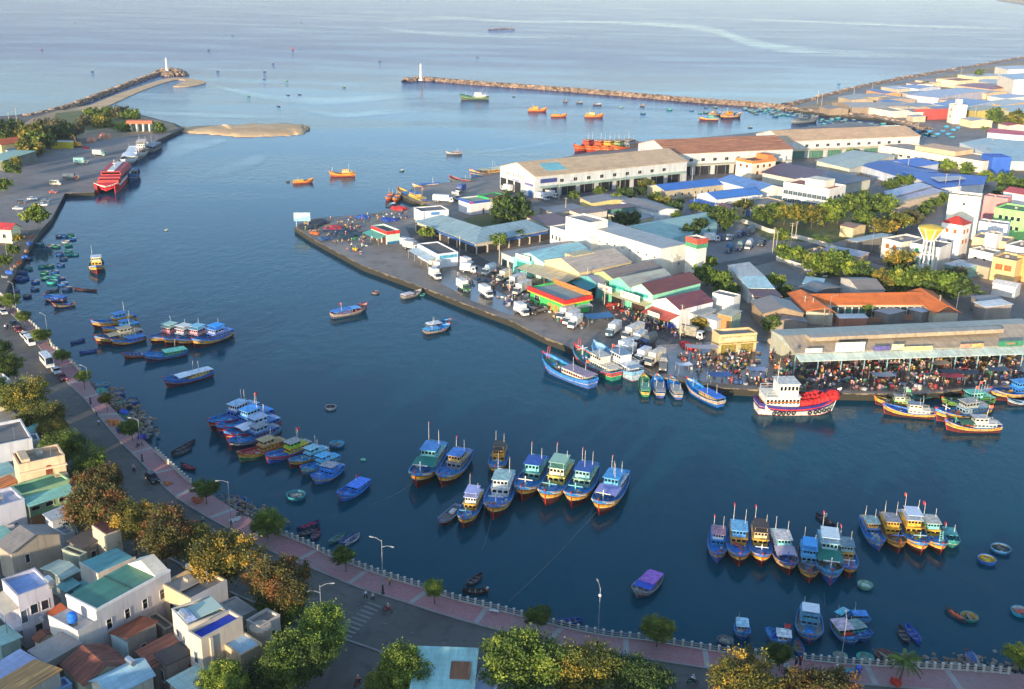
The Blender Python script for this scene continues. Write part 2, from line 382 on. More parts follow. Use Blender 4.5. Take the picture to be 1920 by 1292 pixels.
land('inner_beach',[(p[0],p[1]) for p in smooth_line([(172,196),(215,178),(260,163),(300,150),(330,145),(362,148),(386,154),(362,161),(325,162),(340,155),(346,150),(322,151),(270,168),(220,190),(180,207),(140,212),(110,206)],5)],.5,G_SAND,G_SAND,depth=-.6)
land('outer_beach',[(-60,232),(0,225),(38,219),(70,211),(108,201),(120,207),(60,222),(0,236)],.6,G_SAND,G_SAND,depth=-.6)
land('far_headland',[(1868,-1),(1900,4),(1960,12),(2100,12),(2100,-8),(1900,-6)],3,G_SAND,G_SAND)
sheet('spit_earth',[(60,222),(110,207),(172,204),(258,215),(325,233),(335,241),(318,247),(262,252),(200,262),(120,258),(60,262),(20,250)],ZL + .06,G_EARTH)
sheet('spit_grass',[(105,212),(170,206),(255,218),(262,226),(300,240),(318,240),(305,247),(230,246),(200,240),(150,246),(95,240)],ZL + .14,G_GRASS)
sheet('ferry_quay_pavement',[(-100,380),(20,300),(70,284),(120,276),(200,262),(262,252),(324,249),(290,265),(262,279),(236,291),(206,315),(176,360),(122,362),(97,409),(77,431),(20,430),(-100,440)],ZL + .05,groundmat('quay_asphalt','#6b6764','#837d78',.03,'#57534f'))
# promenade and road on the town side
def offset_line(W,d):
 out=[]
 for i in range(len(W)):
  a=W[max(i-1,0)];b=W[min(i+1,len(W)-1)];t=(b-a).normalized()
  out.append(W[i]+Vector((t.y,-t.x,0))*d)
 return out
def strip(name,A,B,z,mt,th=.12):
 mb=MB();n=len(A)
 vs=[(p.x,p.y,z) for p in A]+[(p.x,p.y,z) for p in B]+[(p.x,p.y,z-th) for p in A]+[(p.x,p.y,z-th) for p in B]
 fs=[]
 for i in range(n-1):
  fs+=[(i,n+i,n+i+1,i+1),(i,i+1,2*n+i+1,2*n+i),(n+i+1,n+i,3*n+i,3*n+i+1)]
 mb.add(vs,fs);return tag(mb.build(name,[mt]),kind='structure')
KW=[Vector(p) for p in smooth_line([tuple(at(x,y,ZL)) for x,y in KERB],4)]
ROADW=13.5
RF=offset_line(KW,ROADW)
strip('promenade_road',KW,RF,ZL + .05,G_ASPH)
KC=offset_line(KW,-.35)
strip('kerb',KC,KW,ZL + .2,M('#8f8a84','wall'),.25)
strip('far_kerb',RF,offset_line(KW,ROADW + .35),ZL + .2,M('#8f8a84','wall'),.25)
EW=[Vector(p) for p in smooth_line([tuple(at(x,y,ZL)) for x,y in EDGE[6:]],4)]
def resample(W,n):
 L=[0]
 for i in range(1,len(W)): L.append(L[-1]+(W[i]-W[i-1]).length)
 out=[];j=0
 for k in range(n):
  t=L[-1]*k/(n-1)
  while j<len(L)-2 and L[j+1]<t: j+=1
  f=(t-L[j])/max(L[j+1]-L[j],1e-6);out.append(W[j].lerp(W[j+1],f))
 return out
def nearest_on(W,p): return min(range(len(W)),key=lambda i: (W[i]-p).length)
# promenade: for every kerb point the matching point on the sea edge
pa,pb=[],[]
i0=nearest_on(KC,EW[0]);last=0
for p in resample(KC[i0:],160):
 j=max(nearest_on(EW,p),last);last=j
 pa.append(EW[j]+(p-EW[j]).normalized() * .25);pb.append(p)
strip('promenade_paving',pa,pb,ZL + .19,G_PAVE,.19)
mb=MB();acc=0
for i in range(1,len(pa)-1):
 acc+=(pb[i]-pb[i-1]).length
 if acc>11.0:
  acc=0;t=(pb[i+1]-pb[i-1]).normalized() * .45
  a,b=pa[i],pb[i]
  mb.slab([(a-t)+Vector((0,0,.203)),(a+t)+Vector((0,0,.203)),(b+t)+Vector((0,0,.203)),(b-t)+Vector((0,0,.203))][::-1],.03)
tag(mb.build('paving_bands',[M('#a39c94','wall')]),kind='structure')
# side street,markings
sheet('side_street',[(655,1135),(905,1205),(880,1330),(820,1500),(560,1500),(610,1290),(640,1190)],ZL + .046,G_ASPH)
mk=MB()
def stripe(x0,y0,x1,y1,wpx=2.2):
 a=at(x0,y0,ZL + .056);b=at(x1,y1,ZL + .056);t=(b-a).normalized();n=Vector((-t.y,t.x,0)) * .22
 mk.slab([a-n,b-n,b+n,a+n],.004)
for k in range(11):
 x=690-k*7.2;y=1129+k*7.0
 stripe(x,y,x+25+k * .3,y+9.5)
CL=offset_line(KW,ROADW * .5)
for i in range(4,len(CL)-2,3):
 a,b=CL[i],CL[i].lerp(CL[i+1],.45);t=(b-a).normalized();n=Vector((-t.y,t.x,0)) * .07
 z=Vector((0,0,.056));mk.slab([a-n+z,b-n+z,b+n+z,a+n+z],.004)
tag(mk.build('road_markings',[M('#7f7d7a','wall')]),kind='structure')
# port roads and yards
sheet('port_road',[(795,430),(880,470),(960,515),(1075,560),(1130,565),(1200,595),(1300,625),(1330,640),(1290,655),(1180,615),(1090,585),(985,555),(905,500),(820,470),(770,445),(760,425)],ZL + .06,G_ASPH)
sheet('warehouse_road',[(935,365),(1010,352),(1250,315),(1480,278),(1660,250),(1680,262),(1480,300),(1380,330),(1200,350),(1040,378),(900,410),(880,402)],ZL + .06,groundmat('old_asphalt','#5c5856','#726d69',.04,'#4a4745'))
sheet('market_pavement',[(1190,650),(1340,640),(1450,640),(1500,670),(1920,655),(2200,660),(2400,715),(1925,719),(1800,727),(1740,735),(1631,734),(1412,725),(1300,712),(1200,692)],ZL + .07,G_WET)
sheet('quay_wet_patch',[(800,515),(850,505),(900,530),(960,560),(990,580),(960,592),(880,562)],ZL + .07,G_WET)
sheet('truck_park',[(1300,470),(1310,440),(1400,420),(1470,450),(1440,480),(1330,500)],ZL + .06,G_YARD)
sheet('cross_street',[(1290,505),(1440,475),(1540,455),(1640,470),(1700,500),(1690,508),(1600,482),(1540,470),(1450,490),(1320,520)],ZL + .08,G_ASPH)
sheet('sand_lot',[(1440,495),(1500,488),(1560,505),(1580,525),(1520,545),(1470,530)],ZL + .07,G_YARD)
sheet('office_yard',[(1350,395),(1470,360),(1680,380),(1700,420),(1560,455),(1440,450)],ZL + .09,G_GRASS)
sheet('lawn',[(870,410),(930,398),(1010,405),(1000,420),(920,430),(885,425)],ZL + .09,G_GRASS)
sheet('tree_belt_ground',[(1580,510),(1680,500),(1790,520),(1840,545),(1780,560),(1640,545)],ZL + .09,G_GRASS)
sheet('north_yard',[(1480,205),(1600,180),(1700,155),(1850,126),(1950,110),(1950,160),(1800,165),(1700,185),(1650,215),(1560,213)],ZL + .06,G_EARTH)
# air
def haze():
 mb=MB();mb.box(-2600,-300,-2.6,2600,6200,112)
 mt=bpy.data.materials.new('haze_air');mt.use_nodes=True;nt=mt.node_tree
 nt.nodes.remove(nt.nodes['Principled BSDF'])
 v=nt.nodes.new('ShaderNodeVolumePrincipled');v.inputs['Color'].default_value=(.86,.91,1,1);v.inputs['Density'].default_value=HAZE
 v.inputs['Anisotropy'].default_value = .2
 nt.links.new(v.outputs[0],nt.nodes['Material Output'].inputs['Volume'])
 return tag(mb.build('haze',mt),kind='stuff')
HAZE=0.00005
haze()
GT = 'houses of the near town'
GLASS=lambda: M('#1d2730','glass')
WIN = {}
def window_mesh(w,h,style='plain'):
 k=(round(w,2),round(h,2),style)
 if k in WIN: return WIN[k]
 mb=MB();fr = .09
 # wall plane is y=0,outside is -y
 mb.box(-w/2,-.02,0,w/2,.0,h,1)
 for a in ((-w/2-fr,0,-w/2,h),(w/2,0,w/2+fr,h),(-w/2-fr,h,w/2+fr,h+fr),(-w/2-fr - .05,-fr,w/2+fr + .05,0)):
  mb.box(a[0],-.10,a[1],a[2],0,a[3],0)
 nb=max(1,int(w / .9))
 for i in range(1,nb+0 if nb>1 else 1):
  x=-w/2+w*i/nb;mb.box(x - .03,-.05,0,x + .03,-.021,h,0)
 if style == 'grid': mb.box(-w/2,-.05,h * .6,w/2,-.021,h * .6 + .05,0)
 me=mb.mesh('window',[M('#c9c7c0','paint'),GLASS()])
 if style == 'wood': me=mb.mesh('window',[M('#b0763c','paint'),M('#9a5a2a','paint')])
 if style == 'green': me=mb.mesh('window',[M('#8fc9a4','paint'),M('#2f9a6a','paint')])
 if style == 'blue': me=mb.mesh('window',[M('#cfcfca','paint'),M('#43525f','glass',.15)])
 if style == 'red': me=mb.mesh('window',[M('#a5553a','paint'),M('#6d2d1e','paint')])
 WIN[k]=me;return me
def add_window(par,p,face_rot,w=1.2,h=1.4,style='plain',name='window'):
 return link(name,window_mesh(w,h,style),par,p,face_rot)
class House: pass
def house(label,A,B,C,h,wall='#cfcac0',roof=('flat','#8f8b86'),name='house',cat='house',z0=ZL,win=(),group=None,wkind='wall',over=.35):
 """A, B, C: picture pixels of the left, near and right eave corners at height h above the ground z0.
 local frame: x runs A->B, y runs B->C; facade 'f' is y=0 (A-B), 's' is x=La (B-C)"""
 a,b,c=(at(p[0],p[1],z0+h) for p in (A,B,C))
 ux=(b-a);ux.z=0;La=ux.length;ux.normalize();uy=Vector((-ux.y,ux.x,0))
 Lc=max((c-b).dot(uy),1.5)
 o=thing(name,label,cat,(a.x,a.y,z0),math.atan2(ux.y,ux.x),group)
 H=House();H.o=o;H.La=La;H.Lc=Lc;H.h=h;H.z0=z0;H.rz=math.atan2(ux.y,ux.x);H.org=a;H.ux=ux;H.uy=uy
 kind,rc=roof[0],roof[1];par=roof[2] if len(roof)>2 else None
 rk=roof[3] if len(roof)>3 else ('roof' if kind != 'flat' else 'wall')
 wm=M(wall,wkind);rm=M(rc,'wall' if rk == 'solid' else rk)
 mb=MB();rb=MB();ov=over
 if kind == 'flat':
  ph = .7 if par is None else par
  mb.box(0,0,-.3,La,Lc,h-ph)
  t = .22
  if ph>0:
   for q in ((0,0,La,t),(0,Lc-t,La,Lc),(0,t,t,Lc-t),(La-t,t,La,Lc-t)):
    mb.box(q[0],q[1],h-ph,q[2],q[3],h)
   rb.box(t,t,h-ph,La-t,Lc-t,h-ph + .06)
   cb=MB()
   for q in ((-.06,-.06,La + .06,t + .06),(-.06,Lc-t - .06,La + .06,Lc + .06),(-.06,t + .06,t + .06,Lc-t - .06),(La-t - .06,t + .06,La + .06,Lc-t - .06)):
    cb.box(q[0],q[1],h,q[2],q[3],h + .09)
   cb.build('coping',M(wall,'wall'),o)
  else:
   rb.box(-.2,-.2,h,La + .2,Lc + .2,h + .18)
 elif kind in ('gx','gy'):                     # gable,ridge along x or y;par=rise
  r=par if par is not None else 1.5
  mb.box(0,0,-.3,La,Lc,h)
  th = .14
  if kind == 'gy':
   mb.add([(0,0,h),(La,0,h),(La/2,0,h+r),(0,Lc,h),(La,Lc,h),(La/2,Lc,h+r)],[(0,1,2),(4,3,5),(0,2,5,3),(1,4,5,2)])
   s=r/(La/2);e=ov
   for sg in (0,1):
    x0=-e if sg==0 else La+e;z=h-e*s + .03+th
    P=[(x0,-e,z),(La/2,-e,h+r + .03+th),(La/2,Lc+e,h+r + .03+th),(x0,Lc+e,z)]
    rb.slab(P[::-1] if sg==0 else P,th)
   mid=[(La/2,-e,0),(La/2,Lc+e,0)]
  else:
   mb.add([(0,0,h),(0,Lc,h),(0,Lc/2,h+r),(La,0,h),(La,Lc,h),(La,Lc/2,h+r)],[(1,0,2),(3,4,5),(0,3,5,2),(4,1,2,5)])
   s=r/(Lc/2);e=ov
   for sg in (0,1):
    y0=-e if sg==0 else Lc+e;z=h-e*s + .03+th
    P=[(-e,y0,z),(La+e,y0,z),(La+e,Lc/2,h+r + .03+th),(-e,Lc/2,h+r + .03+th)]
    rb.slab(P if sg==0 else P[::-1],th)
  H.rise=r
 elif kind in ('sx','sy','sxr','syr'):       # mono-pitch: rises along +x / +y/-x/-y;par=rise
  r=par if par is not None else 1.0
  zz_ = {'sx': (0,r,r,0),'sxr': (r,0,0,r),'sy': (0,0,r,r),'syr': (r,r,0,0)}[kind]
  q=[(0,0),(La,0),(La,Lc),(0,Lc)]
  vs=[(x,y,-.3) for x,y in q]+[(x,y,h+zz_[i]) for i,(x,y) in enumerate(q)]
  mb.add(vs,[(0,3,2,1),(4,5,6,7),(0,1,5,4),(1,2,6,5),(2,3,7,6),(3,0,4,7)])
  e=ov
  def zf(x,y):
   if kind == 'sx': return h+r*x/La
   if kind == 'sxr': return h+r*(1-x/La)
   if kind == 'sy': return h+r*y/Lc
   return h+r*(1-y/Lc)
  rb.slab([(x,y,zf(x,y) + .16) for x,y in ((-e,-e),(La+e,-e),(La+e,Lc+e),(-e,Lc+e))],.13)
  H.rise=r
 elif kind == 'hip':
  r=par or 2.0;e=ov;mb.box(0,0,-.3,La,Lc,h)
  k=min(La,Lc)/2
  if La >= Lc: p,q=(k,Lc/2,h+r),(La-k,Lc/2,h+r)
  else: p,q=(La/2,k,h+r),(La/2,Lc-k,h+r)
  c4=[(-e,-e,h),(La+e,-e,h),(La+e,Lc+e,h),(-e,Lc+e,h)]
  if La >= Lc: rb.add(c4+[p,q],[(0,1,5,4),(1,2,5),(2,3,4,5),(3,0,4),(3,2,1,0)])
  else: rb.add(c4+[p,q],[(0,1,4),(1,2,5,4),(2,3,5),(3,0,4,5),(3,2,1,0)])
  H.rise=r
 mb.build('wall',wm,o)
 rb.build('roof',rm,o)
 if not win and group==GT and h>4.3: win=[('s',max(1,int(Lc/5)),h * .42,.9,1.2,'plain',.1,.9)]
 for wspec in win: facade(H,*wspec)
 if kind == 'flat' and rk != 'solid' and La*Lc>22 and group and 'houses' in group:
  rr=random.Random(int(A[0]*3+B[1]));zt=h-(.7 if par is None else par)
  T=MB();x,y=rr.uniform(.15,.5)*La,rr.uniform(.3,.6)*Lc;T.box(x,y,zt,x+rr.uniform(.8,1.6),y+rr.uniform(.8,1.4),zt+rr.uniform(.7,1.3));T.build('roof_hatch',M('#9a958c','wall'),o)
  T=MB();x,y=rr.uniform(.6,.85)*La,rr.uniform(.2,.8)*Lc;T.tube((x,y,zt),(x,y,zt+2.6),.035,.03,4);T.box(x - .6,y - .02,zt+2.2,x + .6,y + .02,zt+2.25);T.box(x - .4,y - .02,zt+1.9,x + .4,y + .02,zt+1.95);T.build('aerial',M('#8a8c8e','paint'),o)
 return H
def band(o,p0,p1,hp,z0,z1,col,name='shop_front',kind='paint',d=.3,f0=0.0,f1=1.0):
 """a strip on the wall that runs between two eave pixels p0, p1 seen at height hp"""
 a,b=at(p0[0],p0[1],ZL+hp),at(p1[0],p1[1],ZL+hp);a,b=a.lerp(b,f0),a.lerp(b,f1);u=(b-a);u.z=0;u.normalize();n=Vector((u.y,-u.x,0));c=Vector(o.location)
 q=[a-n * .6,b-n * .6,b+n*d,a+n*d];T=MB();T.prism([(p.x-c.x,p.y-c.y) for p in q],z0,z1);return T.build(name,M(col,kind),o)
def facade(H,f,n,z,w=1.2,h=1.4,style='plain',m0=.12,m1=.88,name='window'):
 """a row of n windows on facade f at height z"""
 L=H.La if f == 'f' else H.Lc
 for i in range(n):
  t=(m0+(m1-m0)*(i + .5)/n)*L
  if f == 'f': add_window(H.o,(t,0,z),0,w,h,style,name)
  else: add_window(H.o,(H.La,t,z),math.pi/2,w,h,style,name)
def fbox(H,name,f,t0,t1,z0,z1,d,col,kind='paint',d0=0.0):
 """a box standing out of a facade by d (between fractions t0..t1, heights z0..z1)"""
 mb=MB();L=H.La if f == 'f' else H.Lc
 if f == 'f': mb.box(t0*L,-d,z0,t1*L,-d0,z1)
 else: mb.box(H.La+d0,t0*L,z0,H.La+d,t1*L,z1)
 return mb.build(name,M(col,kind),H.o)
def rbox(H,name,x0,y0,x1,y1,z0,z1,col,kind='wall',top=None):
 """a box in fractions of the plan"""
 mb=MB();mb.box(x0*H.La,y0*H.Lc,z0,x1*H.La,y1*H.Lc,z1)
 return mb.build(name,M(col,kind),H.o)
def awning(H,f,t0,t1,z,d,col,drop=.7,kind='roof',name='awning'):
 mb=MB();L=H.La if f == 'f' else H.Lc
 if f == 'f': P=[(t0*L,-d,z-drop),(t1*L,-d,z-drop),(t1*L,-.01,z),(t0*L,-.01,z)]
 else: P=[(H.La+d,t0*L,z-drop),(H.La+d,t1*L,z-drop),(H.La + .01,t1*L,z),(H.La + .01,t0*L,z)]
 mb.slab(P,.08)
 n=max(2,int((t1-t0)*L/5)+1);a=mb.build(name,M(col,kind),H.o)
 k=('awp',round(z-drop,1))
 if k not in WIN: WIN[k]=MB().box(-.06,-.06,0,.06,.06,z-drop - .04).mesh('post',M('#9a9a94','paint'))
 for i in range(n):
  t=(t0+(t1-t0)*(i + .02)/(n-1 + .04))*L
  link('post',WIN[k],a,(t,-d + .12,0) if f == 'f' else (H.La+d - .12,t,0))
 return a
FONTC = {}
def lettering(txt,size,col,par,loc,rot,name='lettering',align='CENTER'):
 k=(txt,size,align)
 if k not in FONTC:
  cu=bpy.data.curves.new('lettering','FONT');cu.body=txt;cu.size=size;cu.align_x=align;cu.align_y = 'CENTER';cu.extrude = .01
  ob=bpy.data.objects.new('lettering_source',cu);COL.objects.link(ob)
  dg=bpy.context.evaluated_depsgraph_get();dg.update()
  FONTC[k]=bpy.data.meshes.new_from_object(ob.evaluated_get(dg));FONTC[k].materials.clear();FONTC[k].materials.append(M('#333333','plain'))
  bpy.data.objects.remove(ob);bpy.data.curves.remove(cu)
 o=link(name,FONTC[k],par,loc);o.rotation_euler=rot
 o.material_slots[0].link = 'OBJECT';o.material_slots[0].material=M(col,'plain')
 return o
def fsign(H,f,t0,t1,z0,z1,d,col,txt='',tcol='#b02a2a',size=None):
 s=fbox(H,'sign',f,t0,t1,z0,z1,d + .12,col,'paint',d)
 L=H.La if f == 'f' else H.Lc
 if txt:
  sz=size or min((z1-z0) * .62,(t1-t0)*L/max(len(txt),1)*1.45)
  tm=(t0+t1)/2*L
  if f == 'f': lettering(txt,sz,tcol,s,(tm,-d - .14,(z0+z1)/2),(math.pi/2,0,0))
  else: lettering(txt,sz,tcol,s,(H.La+d + .14,tm,(z0+z1)/2),(math.pi/2,0,math.pi/2))
 return s
def polybuilding(label,walls,h,roofs,wall='#cfcac0',roof='#8f9a9c',name='shed',cat='building',z0=ZL,rkind='roof',inset=0.0,th=.15):
 """walls: eave polygon (pixels at height h); roofs: list of [(px, py, height)...] sheets, or (colour, sheet)"""
 P=[at(x,y,z0+h) for x,y in walls]
 c=sum(P,Vector((0,0,0)))/len(P)
 o=thing(name,label,cat,(c.x,c.y,z0))
 ar=sum(P[i].x*P[(i+1) % len(P)].y-P[(i+1) % len(P)].x*P[i].y for i in range(len(P)))
 if ar<0: P=P[::-1]
 mb=MB();Q=[Vector((c.x+(p.x-c.x)*(1-inset)-c.x,c.y+(p.y-c.y)*(1-inset)-c.y,0)) for p in P]
 mb.prism(Q,-.3,h - .02);mb.build('wall',M(wall,'wall'),o)
 for s in roofs:
  rc=roof
  if isinstance(s[0],str): rc,s=s[0],s[1]
  P3=[at(x,y,z0+z)-Vector((c.x,c.y,z0)) for x,y,z in s]
  n=(P3[1]-P3[0]).cross(P3[2]-P3[0])
  if n.z<0: P3=P3[::-1]
  e=(P3[1]-P3[0]);ang=math.atan2(e.y,e.x)
  rb=MB();rot=Matrix.Rotation(-ang,3,'Z')
  rb.slab([rot @ p for p in P3],th)
  rb.build('roof',M(rc,rkind),o,None,ang)
 return o
def leafmat(key,dark,light,bloom):
 mt,nt,b=newmat(key);L=nt.links.new
 a=N(nt,'ShaderNodeAttribute',attribute_name='leaf');s=N(nt,'ShaderNodeSeparateColor');L(a.outputs['Color'],s.inputs[0])
 cc=mix(nt,s.outputs[0],lin(dark),lin(light));cc=mix(nt,s.outputs[1],cc,lin(bloom))
 oi=N(nt,'ShaderNodeObjectInfo');mr=N(nt,'ShaderNodeMapRange');L(oi.outputs['Random'],mr.inputs['Value']);mr.inputs['To Min'].default_value = .8;mr.inputs['To Max'].default_value=1.15
 hs=N(nt,'ShaderNodeHueSaturation');L(cc,hs.inputs['Color']);L(mr.outputs[0],hs.inputs['Value'])
 L(hs.outputs[0],b.inputs['Base Color']);b.inputs['Roughness'].default_value = .65
 tr=N(nt,'ShaderNodeBsdfTranslucent');L(hs.outputs[0],tr.inputs['Color'])
 mx=N(nt,'ShaderNodeMixShader');mx.inputs[0].default_value = .25;L(b.outputs[0],mx.inputs[1]);L(tr.outputs[0],mx.inputs[2])
 L(mx.outputs[0],nt.nodes['Material Output'].inputs['Surface'])
 return mt
LEAF = {
 'green': leafmat('leaf_green','#263b12','#71892c','#93a03c'),
 'olive': leafmat('leaf_olive','#2f3c13','#7a7e2c','#a89236'),
 'yellow': leafmat('leaf_yellow','#3a4116','#8c8430','#cfa43e'),
 'brown': leafmat('leaf_brown','#363816','#6c642a','#86522a'),
 'lime': leafmat('leaf_lime','#385016','#8a9c34','#b0ac40'),
 'dark': leafmat('leaf_dark','#20331a','#4f6a2a','#667a36'),
 'grey': leafmat('leaf_grey','#3a4028','#6e6c48','#8a7d55'),
}
BARK=M('#6a5a48','wall')
def leaf_quad(mb,cols,p,s,rnd,col,up=.35):
 n=Vector((rnd.gauss(0,1),rnd.gauss(0,1),rnd.gauss(0,1)+up)).normalized()
 a=n.orthogonal().normalized();t=rnd.uniform(0,6.28);b=n.cross(a)
 u=a*math.cos(t)+b*math.sin(t);v=n.cross(u)
 u*=s*rnd.uniform(.7,1.3);v*=s*rnd.uniform(.45,.9)
 k=len(mb.v)
 mb.v+=[tuple(p-u),tuple(p+v * .9-n*s * .15),tuple(p+u),tuple(p-v * .9-n*s * .15)]
 mb.f.append((k,k+1,k+2,k+3));mb.m.append(0);cols.append(col)
def crown_mesh(seed,nclump,nleaf,ls,flat=.75,bloom=.4,shape='round'):
 """unit crown: radius 1, centre at the origin"""
 rnd=random.Random(seed);mb=MB();cols=[]
 lobes=[(Vector((rnd.uniform(-.5,.5),rnd.uniform(-.5,.5),rnd.uniform(-.3,.45)*flat)),rnd.uniform(.42,.66)) for _ in range(7)]
 lobes.append((Vector((0,0,0)),.62))
 for c in range(nclump):
  lc,lr=rnd.choice(lobes)
  d=Vector((rnd.gauss(0,1),rnd.gauss(0,1),rnd.gauss(0,1) * .9 + .25)).normalized()
  rr=lr*rnd.uniform(.55,1.05) if rnd.random() < .8 else lr*rnd.uniform(.1,.6)
  if shape == 'umbrella':
   t=rnd.uniform(0,6.28);q=rnd.uniform(.1,1) ** .6
   cp=Vector((q*math.cos(t),q*math.sin(t),.30 - .45*q*q+rnd.uniform(-.12,.12)))
  elif shape == 'spire':
   z=rnd.uniform(-1,1);q=(.55 - .42*(z+1)/2)*rnd.uniform(.3,1);t=rnd.uniform(0,6.28)
   cp=Vector((q*math.cos(t),q*math.sin(t),z))
  else:
   cp=lc+d*rr;cp.z*=flat
  cr=rnd.uniform(.10,.20) if shape != 'umbrella' else rnd.uniform(.12,.22)
  base=rnd.uniform(.0,.8);bl=1.0 if (rnd.random()<bloom and cp.z>-.25*flat+rnd.uniform(-.15,.2)) else 0.0
  for i in range(nleaf):
   v=Vector((rnd.gauss(0,1),rnd.gauss(0,1),rnd.gauss(0,.8)));
   p=cp+v*cr * .55
   leaf_quad(mb,cols,p,ls,rnd,(min(1,max(0,base+rnd.uniform(-.2,.25))),bl*rnd.uniform(.35,1),0,1))
 return mb,cols
def leaf_mesh(name,mb,cols,mat):
 me=mb.mesh(name,mat);at_=me.attributes.new('leaf','FLOAT_COLOR','FACE')
 flat=[x for c in cols for x in c];at_.data.foreach_set('color',flat)
 return me
CROWN = {}
def crown(kind,shape,lod,v):
 k=(shape,lod,v,kind in ('yellow','brown','olive'))
 if k not in CROWN:
  bl = .27 if k[3] else .10
  if lod == 'near': mb,c=crown_mesh(100+v,330,84,.033,.8,bl,shape)
  elif lod == 'mid': mb,c=crown_mesh(200+v,130,18,.095,.8,bl,shape)
  else: mb,c=crown_mesh(300+v,70,12,.14,.8,bl,shape)
  CROWN[k]=leaf_mesh('crown',mb,c,LEAF['green'])
 return CROWN[k]
TRUNK = {}
def trunk_mesh(v,shape):
 k=(v,shape)
 if k not in TRUNK:
  rnd=random.Random(v);mb=MB()
  # unit: crown centre at z=1 with crown radius ~.55;limbs reach into it
  fork=Vector((rnd.uniform(-.03,.03),rnd.uniform(-.03,.03),.5 if shape != 'spire' else .95))
  mb.tube((0,0,-.05),fork,.036,.024,7)
  for i in range(5):
   t=6.28*i/5+rnd.uniform(-.4,.4);q=rnd.uniform(.18,.34)
   e=Vector((q*math.cos(t),q*math.sin(t),rnd.uniform(.85,1.15)))
   mdl=fork.lerp(e,.5)+Vector((q * .3*math.cos(t),q * .3*math.sin(t),-.02))
   mb.tube(fork,mdl,.020,.014,5);mb.tube(mdl,e,.014,.006,5)
  TRUNK[k]=mb.mesh('trunk',BARK,True)
 return TRUNK[k]
TV=[0]
def tree(px,py,hc,r,kind,label,lod='mid',shape='round',name='tree',group=None,z0=ZL,cat='tree',sz=1.0):
 """px, py: crown centre seen at height hc above ground; r crown radius"""
 p=at(px,py,z0+hc);TV[0]+=1;v=TV[0] % 4
 o=thing(name,label,cat,(p.x,p.y,z0),TV[0]*1.7,group)
 link('crown',crown(kind,shape,lod,v),o,(0,0,hc),scale=(r,r,r*sz),mat=LEAF[kind])
 link('trunk',trunk_mesh(v,shape),o,scale=(hc * .9,hc * .9,hc))
 return o
def frond_mesh(seed,n=15,L=1.0,droop=.5,leafw=.30):
 rnd=random.Random(seed);mb=MB();cols=[]
 for i in range(n):
  t=6.28*i/n+rnd.uniform(-.2,.2);up=rnd.uniform(.1,.95)
  d=Vector((math.cos(t),math.sin(t),0));s=Vector((-d.y,d.x,0));base=rnd.uniform(.1,.8)
  for k in range(9):
   u=(k+1)/9;p=d*(L*u*math.cos(up * .6))+Vector((0,0,L*(up*u-droop*1.2*u*u)))
   for sg in (-1,1):
    for q in range(2):
     u2=u-q * .05;w_=leafw*(1-u * .6)*L
     pp=d*(L*u2*math.cos(up * .6))+Vector((0,0,L*(up*u2-droop*1.2*u2*u2)))
     tip=pp+s*sg*w_ * .7+d*w_ * .5-Vector((0,0,w_ * .45))
     a=len(mb.v);ww=d*(.035*L)
     mb.v+=[tuple(pp-ww),tuple(pp+ww),tuple(tip+ww * .3),tuple(tip-ww * .3)]
     mb.f.append((a,a+1,a+2,a+3));mb.m.append(0);cols.append((min(1,max(0,base+rnd.uniform(-.2,.2))),0,0,1))
 return mb,cols
FR = {}
def palm(px,py,hc,r,label,kind='lime',name='palm_tree',group=None,z0=ZL,lean=.3):
 p=at(px,py,z0+hc);TV[0]+=1
 o=thing(name,label,'palm',(p.x,p.y,z0),TV[0]*1.3,group);v=TV[0] % 2
 if v not in FR: FR[v]=leaf_mesh('crown',*frond_mesh(40+v,17),LEAF['green'])
 link('crown',FR[v],o,(0,0,hc),scale=r,mat=LEAF[kind])
 mb=MB();mb.tube((-lean,0,-.1),(-lean * .3,0,hc * .5),.2,.15);mb.tube((-lean * .3,0,hc * .5),(0,0,hc + .1),.15,.11)
 mb.build('trunk',BARK,o)
 return o
def bush(px,py,r,kind,label,hz=.7,lod='mid',name='bush',group=None,z0=ZL):
 p=at(px,py,z0+r*hz * .6);TV[0]+=1;v=TV[0] % 4
 o=thing(name,label,'bush',(p.x,p.y,z0),TV[0]*1.7,group)
 link('foliage',crown(kind,'round',lod,v),o,(0,0,r*hz * .62),scale=(r,r,r*hz),mat=LEAF[kind])
 mb=MB()
 for i in range(4):
  t=i*1.57 + .4;mb.tube((0,0,-.05),(r * .4*math.cos(t),r * .4*math.sin(t),r*hz * .7),.05,.02,4)
 mb.build('stem',BARK,o)
 return o
def boat_sections(L,Bm,sheer,bowrise,sternrise,transom,full=.5):
 """returns list of stations: (x, half beam at rail, rail height)"""
 st=[]
 n=13
 for i in range(n):
  s=i/(n-1)
  if s<full: hb=transom+(1-transom)*math.sin(math.pi/2*min(1,s/full)) ** .8
  else:
   u=(s-full)/(1-full);hb=max(0.0,(1-u**2.9)) ** .68
  z=sheer+bowrise*max(0,(s - .35) / .65)**2.2+sternrise*max(0,(.35-s) / .35)**2
  st.append((-L/2+L*s,Bm/2*hb,z))
 return st
